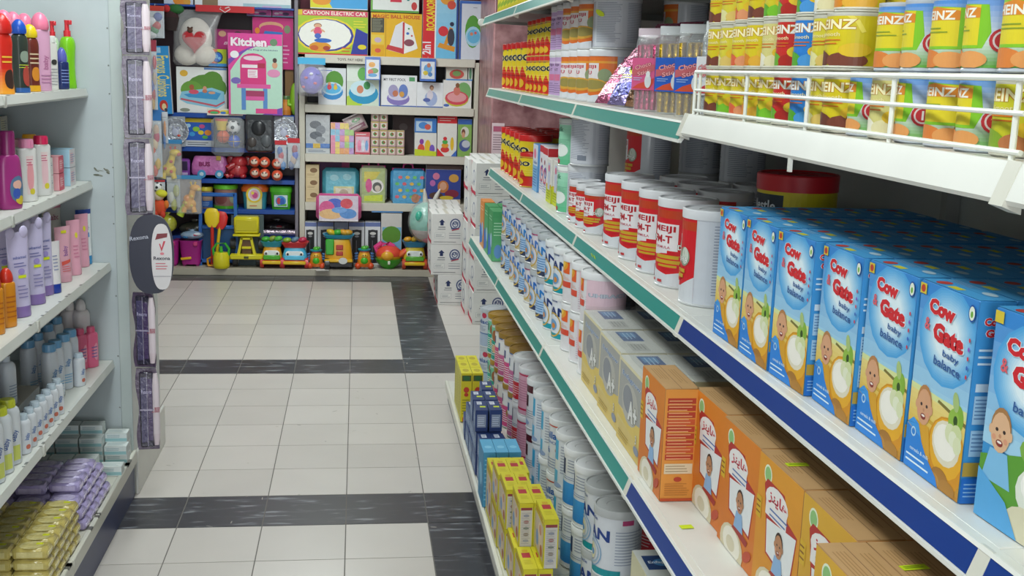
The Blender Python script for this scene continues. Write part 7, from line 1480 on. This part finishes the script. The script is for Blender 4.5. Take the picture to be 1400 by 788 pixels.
hb((-0.543, -0.447, 0.837, 1.072), 'blister pack with red header and mixed toys, right of two below the right plate', '#c8303a', ['#6a7aa0', '#c8b0a0', '#4a6ad0', '#a84a5a'])
# --- plates
def plate(t):
    P(t, 'plate', lambda m: m.loft([(0, .08, .08, '#b8bcc4'), (.008, .11, .11, '#c4c8d0'), (.018, .118, .118, '#d4d8de'), (.018, .11, .11, '#b4b8c2'), (.01, .085, .085, '#a4a8b4'), (.009, .07, .07, '#c8ccd4'), (.010, .02, .02, '#c0c4cc')], 30, 'foil', Matrix.Rotation(pi/2, 4, 'X')))
    P(t, 'printed_face', lambda m: (m.ell((0, -.016, -.01), (.03, .004, .034), '#b8bcd0', 'plastic'), m.ell((-.02, -.016, .028), (.012, .004, .012), '#a0a4b8', 'plastic'), m.ell((.022, -.016, .026), (.012, .004, .012), '#a0a4b8', 'plastic'), m.ell((.03, -.016, -.04), (.014, .004, .01), '#d8584a', 'plastic')))
    P(t, 'card_backing', lambda m: m.box(-.085, .085, .001, .004, -.14, .13, '#9aa0a8', 'card', .001))
shaped('toy_plate', plate, (-1.395, 9.170, 1.104), 'silver round plate toy on the left of the second blue shelf', 'plate', .86)
shaped('toy_plate', plate, (-0.571, 9.170, 1.120), 'silver round plate toy on the right of the second blue shelf', 'plate', .9)
# --- second blue shelf
z = UZ[1]+.0012
tbox((-1.337, -1.114, 0.987, 1.202), z, .06, 'puzzle_box', 'blue and yellow puzzle box with bright scattered shapes', [('r', -.5, 0, .5, 1, '#1f5ab8'), ('r', -.5, .86, .5, 1, '#e0c42a'), ('r', -.5, 0, .5, .22, '#c8ccd0'), ('l', -.4, .04, .4, .18, 2, '#4a4a54'), ('e', -.1, .62, .12, .09, '#8ac03a'), ('e', .1, .72, .1, .07, '#c8508c'), ('e', .3, .5, .12, .1, '#e08a2c'), ('e', .06, .5, .1, .08, '#d8c42a'), ('e', -.24, .44, .1, .08, '#3a9ad8'), ('e', .2, .34, .1, .06, '#5ab04a'), ('e', -.36, .74, .08, .07, '#a8d0e8')], Yf=9.23)
def soccer(m, c, r):
    m.ell(c, (r, r, r), '#e4e4e4', 'plastic', 18, 12)
    for a, b in ((0, 0), (1.1, .5), (-1.1, .45), (.5, -.9), (-.6, -.85), (.1, 1.1)):
        n_ = Vector((sin(a)*cos(b), -cos(a)*cos(b), sin(b))); p_ = Vector(c)+n_*r*.955
        m.ell(p_, (r*.28, r*.28, r*.10), '#24262a', 'plastic', 10, 5, rot=n_.to_track_quat('Z', 'Y').to_matrix())
sx = (-0.956, 9.150, 1.145)
shaped('toy_football', lambda t: P(t, 'ball', lambda m: soccer(m, (0, 0, 0), .054)), sx, 'black and white toy football in the hanging ball set', 'ball', 1)
def stripball(c1, c2):
    def f(t):
        P(t, 'ball', lambda m: m.ell((0, 0, 0), (.058, .058, .058), c1, 'plastic', 18, 12))
        P(t, 'seam_bands', lambda m: (m.tube([(.0585*cos(a*pi/8), -.0585*sin(a*pi/8), .0) for a in range(0, 17)], .003, c2, 'plastic', 6), m.tube([(0, -.0585*sin(a*pi/8), .0585*cos(a*pi/8)) for a in range(0, 17)], .003, c2, 'plastic', 6)))
    return f
shaped('toy_basketball', stripball('#e0602c', '#8a3418'), (-1.033, 9.140, 1.070), 'orange toy basketball hanging below the yellow cup', 'ball', .86)
shaped('toy_ball', stripball('#2a5ac8', '#e0c02c'), (-0.951, 9.150, 1.038), 'blue toy ball with yellow seams below the football', 'ball', .84)
def cup(t):
    P(t, 'cup_body', lambda m: m.loft([(0, .042, .042, '#e8c82a'), (.08, .056, .056, '#ecd02e'), (.085, .058, .058, '#e8503a'), (.098, .056, .056, '#e8503a')], 20, 'plastic')); P(t, 'cup_rim', lambda m: m.loft([(.096, .06, .06, '#d8443a'), (.104, .058, .058, '#d8443a')], 20, 'plastic'))
shaped('toy_cup', cup, (lambda q: (q[0], q[1], q[2]))((-1.045, 9.150, 1.120)), 'yellow toy cup with red rim hanging above the basketball', 'cup', .85)
netbag((-0.995, 9.160, 1.222), .25, .30, 'clear bag holding the hanging toy balls and yellow cup')
def banner(rect, label):
    X0, X1, Z0, Z1 = rect; w, h = X1-X0, Z1-Z0; t = empty('header_card'); m = MB(); m.box(-w/2, w/2, -.003, .003, 0, h, '#e8dcd0', 'card', .001); m.build('card_body', t)
    q = MB(); q.dec(flat_map((0, -.003, 0), (1, 0, 0), (0, 0, 1), w, h), [('r', -.5, 0, .5, 1, '#dcd8c8'), ('e', -.3, .5, .18, .34, '#d84a4a'), ('e', -.3, .4, .12, .2, '#4ab06a'), ('e', 0, .5, .16, .3, '#d8c83a'), ('e', .3, .5, .18, .34, '#e8a02a'), ('e', .3, .5, .1, .2, '#d83a5a'), ('e', -.05, .4, .08, .2, '#3a7ac8')], 'card'); q.build('printed_front', t)
    return put(t, ((X0+X1)/2, 9.155, Z0), 0, label, 'card')
banner((-1.153, -0.882, 1.233, 1.284), 'colourful header card of the hanging ball bag')
banner((-0.826, -0.659, 1.252, 1.303), 'pale header card of the dark hanging bag')
# --- upper blue shelf
z = UZ[0]+.0012
tbox((-1.388, -1.007, 1.243, 1.595), z, .14, 'toy_box', 'white box showing a rectangular inflatable pool before a green hill', [('r', -.5, 0, .5, 1, '#e6e8e6'), ('r', .05, .95, .5, 1, '#5a80b8'), ('e', -.35, .86, .08, .07, '#e0b03a'), ('e', .1, .55, .40, .30, '#5a8c34'), ('e', -.2, .5, .22, .2, '#6a9c3c'), ('e', .22, .72, .2, .2, '#5a8c34'), ('p', [(-.44, .34), (-.40, .46), (.2, .56), (.44, .48), (.46, .22), (.3, .10), (-.3, .20), (-.44, .28)], '#8ac4dc'), ('p', [(-.36, .40), (.18, .5), (.38, .44), (.30, .3), (-.26, .34)], '#3a94cc'), ('p', [(-.42, .28), (.28, .14), (.45, .24), (.45, .28), (.28, .18), (-.42, .32)], '#c85a6a'),
     ('e', -.2, .56, .05, .06, '#a85a3a'), ('e', -.16, .46, .1, .05, '#d8546c'), ('e', .06, .54, .04, .05, '#d8987c'), ('e', .06, .48, .05, .04, '#c87858'), ('e', .2, .45, .07, .03, '#d8a080'), ('e', -.34, .06, .1, .04, '#8a9080')], Yf=9.215)
KX = (-0.986, -0.577, 1.269, 1.862)
tbox(KX, z, .07, 'toy_box', 'tall pink and mint box with a picture of a toy kitchen', [('r', -.5, 0, .5, 1, '#b8dcc8'), ('r', -.5, .0, -.46, 1, '#e0489c'), ('r', -.5, .86, .5, 1, '#e0489c'), ('p', [(-.5, .5), (-.5, .86), (.08, .86), (-.2, .78), (-.38, .62)], '#e0489c'), ('p', [(-.5, .6), (-.38, .68), (-.1, .82), (.1, .86), (-.02, .86), (-.26, .78), (-.5, .68)], '#7a4ab0'),
     ('t', 'Kitchen', -.12, .895, .105, '#f6e8f0', {'bold': .05, 'w': .66, 'ol': '#c82a7c'}), ('t', 'the King of the kitchen', .14, .80, .025, '#4a4a7c', {'w': .55}), ('e', .34, .90, .07, .045, '#6a8c6a'), ('e', -.38, .74, .08, .045, '#f2f0f4'),
     ('e', -.04, .66, .24, .1, '#d83a80'), ('r', -.28, .38, .20, .66, '#d83a80'), ('r', -.25, .58, .18, .62, '#f0e4ea'), ('e', -.04, .70, .18, .03, '#e8d0dc'), ('r', .04, .58, .18, .64, '#b02a4c'), ('r', -.14, .46, .04, .56, '#f0e8ec'), ('l', -.13, .47, .03, .55, 4, '#d86a9c'), ('r', -.34, .33, .28, .38, '#e05aa0'), ('r', -.26, .06, -.18, .33, '#5a8ac8'), ('r', .14, .06, .22, .33, '#5a8ac8'), ('r', -.18, .18, .16, .23, '#e05aa0'), ('r', -.18, .23, .16, .30, '#a83a64'), ('e', -.36, .42, .09, .04, '#7a6ab8'), ('e', .34, .52, .12, .05, '#e090b8'), ('e', .36, .62, .05, .04, '#d8a080'), ('e', .36, .68, .04, .03, '#4a3434'),
     ('p', [(.1, .0), (.5, .0), (.5, .10), (.3, .06)], '#7a4ab0'), ('r', .0, .02, .4, .08, '#e0488c')], '#d8489c', Yf=9.125)
tbox((-0.818, -0.503, 1.624, 1.994), 1.596, .12, 'toy_box', 'magenta toy box with gold arch lettering behind the kitchen box', [('r', -.5, 0, .5, 1, '#c82a7c'), ('e', -.04, .82, .3, .10, '#d8a07c'), ('e', -.04, .79, .27, .07, '#c82a7c'), ('p', [(-.28, .58), (.2, .58), (.24, .72), (-.2, .74)], '#2a7ac8'), ('l', -.1, .64, .1, .7, 1, '#a8d0f0'), ('e', -.38, .74, .06, .06, '#e88a2c'), ('l', .1, .1, .4, .5, 5, '#e0a0c4'), ('e', .35, .78, .08, .08, '#7a8a6a')], '#b02470', Yf=9.32)
tbox((-0.571, -0.504, 1.571, 1.684), z, .1, 'toy_box', 'narrow brown box end below the magenta box', [('r', -.5, 0, .5, 1, '#7a5a30')], '#7a5a30', Yf=9.34)
tbox((-1.114, -0.818, 1.602, 1.893), 1.603, .12, 'toy_box', 'magenta vanity set box with a white script line, left of the kitchen box', [('r', -.5, 0, .5, 1, '#a82472'), ('e', 0, .5, .46, .44, '#b82c7c'), ('t', 'Beauty', -.02, .62, .1, '#e8c8dc', {'w': .5, 'shear': .3}), ('r', -.22, .12, .1, .36, '#8a90b8'), ('r', -.2, .14, .08, .24, '#c8a8c8'), ('e', .34, .6, .06, .05, '#e0b0d0'), ('e', -.3, .88, .1, .08, '#d8a888'), ('e', .1, .88, .1, .08, '#5a3a44')], '#98206a', Yf=9.38)
for k, r_ in enumerate(((-0.858, -0.669, 1.994, 2.052), (-0.663, -0.501, 2.001, 2.059))):
    tbox(r_, 1.997+.001, .1, 'doll_box', ['small pink doll box on top of the magenta boxes, left one', 'small pink doll box on top of the magenta boxes, right one'][k], [('r', -.5, 0, .5, 1, '#cc5aa4'), ('r', -.5, 0, .5, .16, '#6a98b8'), ('e', -.3, .45, .12, .14, '#e8d0e0'), ('e', -.1, .55, .1, .12, '#e8d0e0'), ('e', .14, .4, .16, .2, '#5a3a6c'), ('l', -.3, .76, .4, .9, 1, '#f0d8e8')], '#b84a94', Yf=9.30)
tbox((-1.144, -1.007, 1.605, 1.737), 1.602+.001, .08, 'toy_box', 'small square box with a blue globe, orange and lime halves, on the pool box', [('r', -.5, 0, 0, 1, '#e06a2a'), ('r', 0, 0, .5, 1, '#b8c82a'), ('r', -.5, 0, .5, .18, '#3a8ad0'), ('e', 0, .54, .30, .32, '#1c3a54'), ('e', 0, .54, .24, .26, '#2a6ac8'), ('e', -.06, .58, .1, .12, '#7ab4e0'), ('e', .1, .48, .08, .08, '#7ab4e0')], '#c8742a', Yf=9.22)
# cushion bag with the heart
def pillow(t):
    P(t, 'cushion', lambda m: (m.ell((-.07, 0, .085), (.1, .06, .085), '#e0d8cc', 'soft'), m.ell((.07, 0, .085), (.1, .06, .085), '#e0d8cc', 'soft'), m.ell((0, 0, .22), (.13, .06, .16), '#dcd4ca', 'soft', 18, 12)))
    def heart(m):
        pts = []
        for k in range(30):
            a = 2*pi*k/30; pts.append((.0062*16*sin(a)**3*.95, .0062*(13*cos(a)-5*cos(2*a)-2*cos(3*a)-cos(4*a))))
        for s, y in ((.72, -.108), (.9, -.100), (1, -.085), (.95, -.06)):
            m.prism([(x*s, z_*s+.2) for x, z_ in pts], y, y+.02, '#b8202a', 'plastic')
    P(t, 'red_heart', heart)
    P(t, 'little_bear', lambda m: (m.ell((-.03, -.09, .275), (.022, .02, .024), '#5a3a2c', 'soft'), m.ell((-.045, -.09, .297), (.008, .008, .008), '#4a2c20', 'soft'), m.ell((-.015, -.09, .297), (.008, .008, .008), '#4a2c20', 'soft')))
    def bagf(m):
        m.loft([(0, .16, .075, '#f2f2f4'), (.03, .18, .11, '#f2f2f4'), (.18, .17, .125, '#f2f2f4'), (.30, .17, .08, '#f2f2f4'), (.40, .20, .03, '#f2f2f4'), (.44, .23, .004, '#f2f2f4')], 26, 'film', pw=3)
    P(t, 'clear_bag', bagf)
shaped('cushion_bag', pillow, ((-1.241, 9.200, 1.605)[0], 9.245, 1.593+.012), 'white stuffed cushion with a shiny red heart in a clear bag, on the pool box', 'cushion', .96)
o = tbox((-1.529, -1.410, 1.232, 1.745), None, .05, 'toy_box', 'tall narrow sky blue box with yellow script, leaning at the left', [('r', -.5, 0, .5, 1, '#2a8fd0'), ('t', 'Famous Cushions', .06, .56, .18, '#e8d878', {'rot': -pi/2, 'w': 2.6, 'bold': .02}), ('r', -.3, .9, .0, .98, '#a8d0e8'), ('e', -.02, .13, .26, .08, '#c83a2c'), ('e', .0, .11, .14, .05, '#e8d4a0'), ('e', .1, .06, .1, .03, '#3a3a44')], '#2278b4', Yf=9.14, tilt=-.04)
def redbar(t):
    P(t, 'bar', lambda m: m.box(-.22, .22, -.004, .004, 0, .05, '#c4242c', 'card', .001))
    P(t, 'heart_mark', lambda m: m.tube([(-.03, -.006, .04), (-.04, -.006, .025), (0, -.006, .0), (.04, -.006, .025), (.03, -.006, .04), (0, -.006, .03)], .004, '#e8d8d8', 'card', 6))
shaped('price_banner', redbar, ((-1.010, 9.200, 2.014)[0], 9.19, 2.014), 'red banner strip with a small white heart above the vanity box', 'banner')
tbox((-1.242, -0.515, 2.065, 2.278), UZ[5]+.0008, .16, 'toy_box', 'long white box on the topmost blue shelf with a tan square', [('r', -.5, 0, .5, 1, '#e6eaec'), ('r', -.42, 0, -.26, .4, '#8a7458'), ('r', .0, 0, .5, .12, '#a8c8d0'), ('r', .2, 0, .4, .06, '#c8a8d0')])
tbox((-1.470, -1.253, 2.046, 2.258), UZ[5]+.0008, .16, 'toy_box', 'pale blue box with orange shapes at the left of the topmost blue shelf', [('r', -.5, 0, .5, 1, '#c8d4e8'), ('e', .1, .2, .3, .3, '#e8902c'), ('e', .3, .1, .12, .14, '#e0a03a')])
def cactus(t):
    P(t, 'stem', lambda m: m.ell((0, 0, .11), (.03, .026, .11), '#86b42c', 'plastic')); 
    for s, z_ in ((-1, .07), (1, .12)): P(t, 'arm', lambda m: m.tube([(0, 0, z_), (s*.04, 0, z_), (s*.045, 0, z_+.05)], [.016, .018, .014], '#90bc34', 'plastic', 10))
shaped('cactus_toy', cactus, ((-0.495, 9.220, 1.290)[0], 9.27, z), 'lime green cactus toy at the right end of the upper blue shelf', 'toy', 1.15)
shaped('toy_pot', drum(.09, .15, '#c87a2c', '#4a6a3a', [('r', -.6, .3, .6, .8, '#d88a3a')]), ((-0.562, 9.220, 1.288)[0], 9.29, z), 'small orange pot with green lid beside the cactus toy', 'pot')
# --- packets hanging down the left side
hb((-1.581, -1.447, 1.802, 2.039), 'silver and multicoloured hanging toy packet at the top left', '#c83a2c', ['#d8d8dc', '#4a8a5a', '#c84a4a', '#e0e0e4', '#5a6ab0'], 9.08)
def bottle_toy(t):
    P(t, 'body', lambda m: m.loft([(0, .04, .03, '#2a1c1c'), (.08, .05, .035, '#3a1c20'), (.12, .03, .025, '#5a1c20')], 18, 'soft')); P(t, 'green_hat', lambda m: m.ell((.03, 0, .13), (.05, .035, .03), '#2c6a34', 'soft')); P(t, 'red_nose', lambda m: m.ell((-.02, -.025, .13), (.022, .018, .022), '#c02c30', 'soft'))
shaped('plush_toy', bottle_toy, (-1.416, 9.200, 1.863), 'small dark plush toy with green hat beside the cushion bag', 'plush toy', 1.25)
def giraffe(c, c2):
    def f(t):
        P(t, 'body', lambda m: m.ell((0, 0, .06), (.05, .03, .045), c)); P(t, 'neck', lambda m: m.tube([(.0, 0, .08), (.02, 0, .13), (.03, 0, .17)], [.03, .024, .022], c, 'plastic', 10)); P(t, 'head', lambda m: m.ell((.045, -.005, .18), (.04, .026, .026), c))
        P(t, 'muzzle', lambda m: m.ell((.07, -.01, .172), (.02, .018, .016), c2)); P(t, 'spots', lambda m: [m.ell(p_, (.012, .008, .012), c2) for p_ in ((-.02, -.026, .07), (.02, -.026, .05), (.02, -.024, .12))])
        for s in (-1, 1): P(t, 'horn', lambda m: m.tube([(.03+s*.012, 0, .2), (.03+s*.018, 0, .225)], [.005, .008], c2, 'plastic', 8))
        for x in (-.03, .03): P(t, 'leg', lambda m: m.tube([(x, -.01, .04), (x*1.3, -.015, .0)], [.018, .02], c, 'plastic', 10))
        P(t, 'header_card', lambda m: m.box(-.09, .09, .02, .024, .24, .27, '#3a8ac0', 'card', .001)); P(t, 'backing_card', lambda m: m.box(-.085, .085, .034, .037, -.01, .24, '#8a7a78', 'card', .001))
        P(t, 'clear_bag', lambda m: m.box(-.09, .09, -.035, .03, -.012, .245, '#eef2f6', 'film', .01))
    return f
shaped('dog_toy', giraffe('#e4c41e', '#c83a2c'), (-1.442, 9.100, 0.742), 'yellow rubber dog-like toy hanging in a clear packet', 'toy', 1.1)
shaped('giraffe_toy', giraffe('#e8a83a', '#e8c84a'), (-1.288, 9.060, 0.487), 'orange and yellow giraffe rattle hanging in a clear packet', 'toy', 1.05)
def rattle(t): P(t, 'handle', lambda m: m.tube([(0, 0, 0), (.03, 0, .06), (.05, 0, .1)], [.026, .02, .024], '#b8d03a', 'plastic', 10)); P(t, 'bulb', lambda m: m.ell((.055, 0, .12), (.03, .028, .03), '#e8984a'))
shaped('rattle', rattle, (-1.360, 9.060, 0.458), 'lime and orange rattle hanging beside the giraffe rattle', 'rattle', 1.1)
def doll(t):
    P(t, 'body', lambda m: m.ell((0, 0, .05), (.05, .036, .06), '#d8502c', 'soft')); P(t, 'head', lambda m: m.ell((0, -.005, .13), (.038, .036, .036), '#e0c8b0')); P(t, 'hat', lambda m: m.ell((.018, -.012, .145), (.042, .036, .028), '#dcd83a', 'soft'))
    P(t, 'ball', lambda m: soccer(m, (-.01, .01, .19), .034))
    for s in (-1, 1): P(t, 'arm', lambda m: m.ell((s*.05, -.01, .07), (.018, .016, .03), '#e07a2c', 'soft'))
    for s in (-1, 1): P(t, 'leg', lambda m: m.ell((s*.025, -.02, .0), (.02, .022, .026), '#c8402c', 'soft'))
shaped('doll', doll, (-1.504, 9.000, 0.475), 'small orange doll with yellow hat hanging under the striped card', 'doll', 1.1)
hb((-1.458, -1.359, 0.517, 0.750), 'pale white and lime toy packet hanging left of the giraffe rattle', '#d8dce0', ['#c8d070', '#e0e4dc', '#d0d890'], 9.09)
hb((-1.612, -1.465, 0.642, 0.733), 'red card of little toys hanging at the left of the blue rack', '#c02c34', ['#d84a4a', '#e8e0dc', '#b82c3a'], 9.05)
hb((-1.615, -1.516, 0.431, 0.635), 'violet and pink toy packet half hidden by the end panel', '#b868b0', ['#c86ab8', '#8a4a9c', '#e0a0c8'], 9.02)
hb((-1.571, -1.479, 0.755, 1.268), 'long blue strip card of small animal toys hanging at the left', '#3a7ac0', ['#d8604a', '#e0b84a', '#c8c8d0', '#d8604a', '#e8d0b0', '#c84a6a', '#d8b8a0'], 9.04)
hb((-1.554, -1.495, 1.268, 1.785), 'long strip of mixed toys hanging beside the tall blue box', '#a83a4c', ['#c8a05a', '#b84a4c', '#5a6ab0', '#c8b09a', '#8a4a9c', '#c84a5a'], 9.0)
hb((-1.487, -1.444, 1.010, 1.250), 'narrow blue card with an orange ball beside the left silver plate', '#d8dce4', ['#3a7ac4', '#e08a2c'], 9.12)

# purple ball in a bag and the big clear balloon
def pball(t):
    P(t, 'ball', lambda m: m.ell((0, 0, 0), (.092, .075, .105), '#6a5ac4', 'wrapped', 20, 12)); P(t, 'header_card', lambda m: m.box(-.105, .105, -.004, .0, .12, .172, '#4ab0dc', 'card', .001))
    P(t, 'print_marks', lambda m: [m.ell(p_, (.014, .006, .01), c) for p_, c in (((-.04, -.07, .02), '#c8405c'), ((.03, -.072, -.02), '#c8405c'), ((.0, -.074, .05), '#e8e8f0'), ((.05, -.06, .05), '#3a3ac0'), ((-.06, .0-.05, -.05), '#c8405c'))])
    P(t, 'clear_bag', lambda m: m.box(-.112, .112, -.082, .078, -.12, .125, '#eef0f8', 'film', .03))
shaped('play_ball', pball, (-0.353, 9.090, 1.523), 'violet ball in a clear bag hanging at the corner of the cream shelves', 'ball', 1.0)
def balloon(t):
    P(t, 'ball', lambda m: m.ell((0, 0, 0), (.13, .12, .15), '#b8d8cc', 'wrapped', 26, 16, f=lambda v: '#d8c8c4' if v < .35 else ('#7ac8b4' if v < .75 else '#a8dccc')))
    P(t, 'white_patch', lambda m: (m.ell((.075, -.085, .04), (.05, .03, .06), '#dfe6e2', 'wrapped'), m.ell((-.06, -.1, .05), (.03, .02, .04), '#3fb89c', 'wrapped')))
    for s in (-1, 1): P(t, 'ear', lambda m: m.tube([(s*.03+.02, 0, .13), (s*.045+.03, 0, .2), (s*.06+.04, 0, .25)], [.022, .018, .006], '#d8d4cc', 'wrapped', 10))
    P(t, 'pink_base', lambda m: m.ell((.04, -.03, -.13), (.08, .06, .035), '#c86a7c', 'wrapped'))
    P(t, 'clear_bag', lambda m: m.ell((0, 0, 0), (.142, .132, .165), '#f0f4f6', 'film', 26, 16))
shaped('bunny_ball', balloon, (0.550, 9.020, 0.446), 'big mint and white bunny-eared ball in clear film behind the white cartons', 'ball', 1.05)

# --- lime price stickers
def sticker(loc, rot, label, w=.016, h=.011):
    m = MB(); m.box(-w/2, w/2, -.0004, .0004, -h/2, h/2, '#c9e021', 'card'); m.dec(flat_map((0, -.0004, -h/2), (1, 0, 0), (0, 0, 1), w, h), [('l', -.4, .2, .4, .8, 2, '#7d9a1a')], 'card', .0003)
    o = m.build('price_sticker'); put(o, loc, 0, label, 'sticker'); o.rotation_euler = rot
sticker((.6375, 3.02, 1.160), (.33, 0, -pi/2), 'lime price sticker on the teal rail under the short red tins, far one')
sticker((.6375, 2.985, 1.160), (.33, 0, -pi/2), 'lime price sticker on the teal rail under the short red tins, near one')

for _o in [o for o in COL.objects if o.parent is None and o.type == 'EMPTY' and 'label' not in o.keys() and 'kind' not in o.keys()]:
    for _c in list(_o.children_recursive): bpy.data.objects.remove(_c)
    bpy.data.objects.remove(_o)
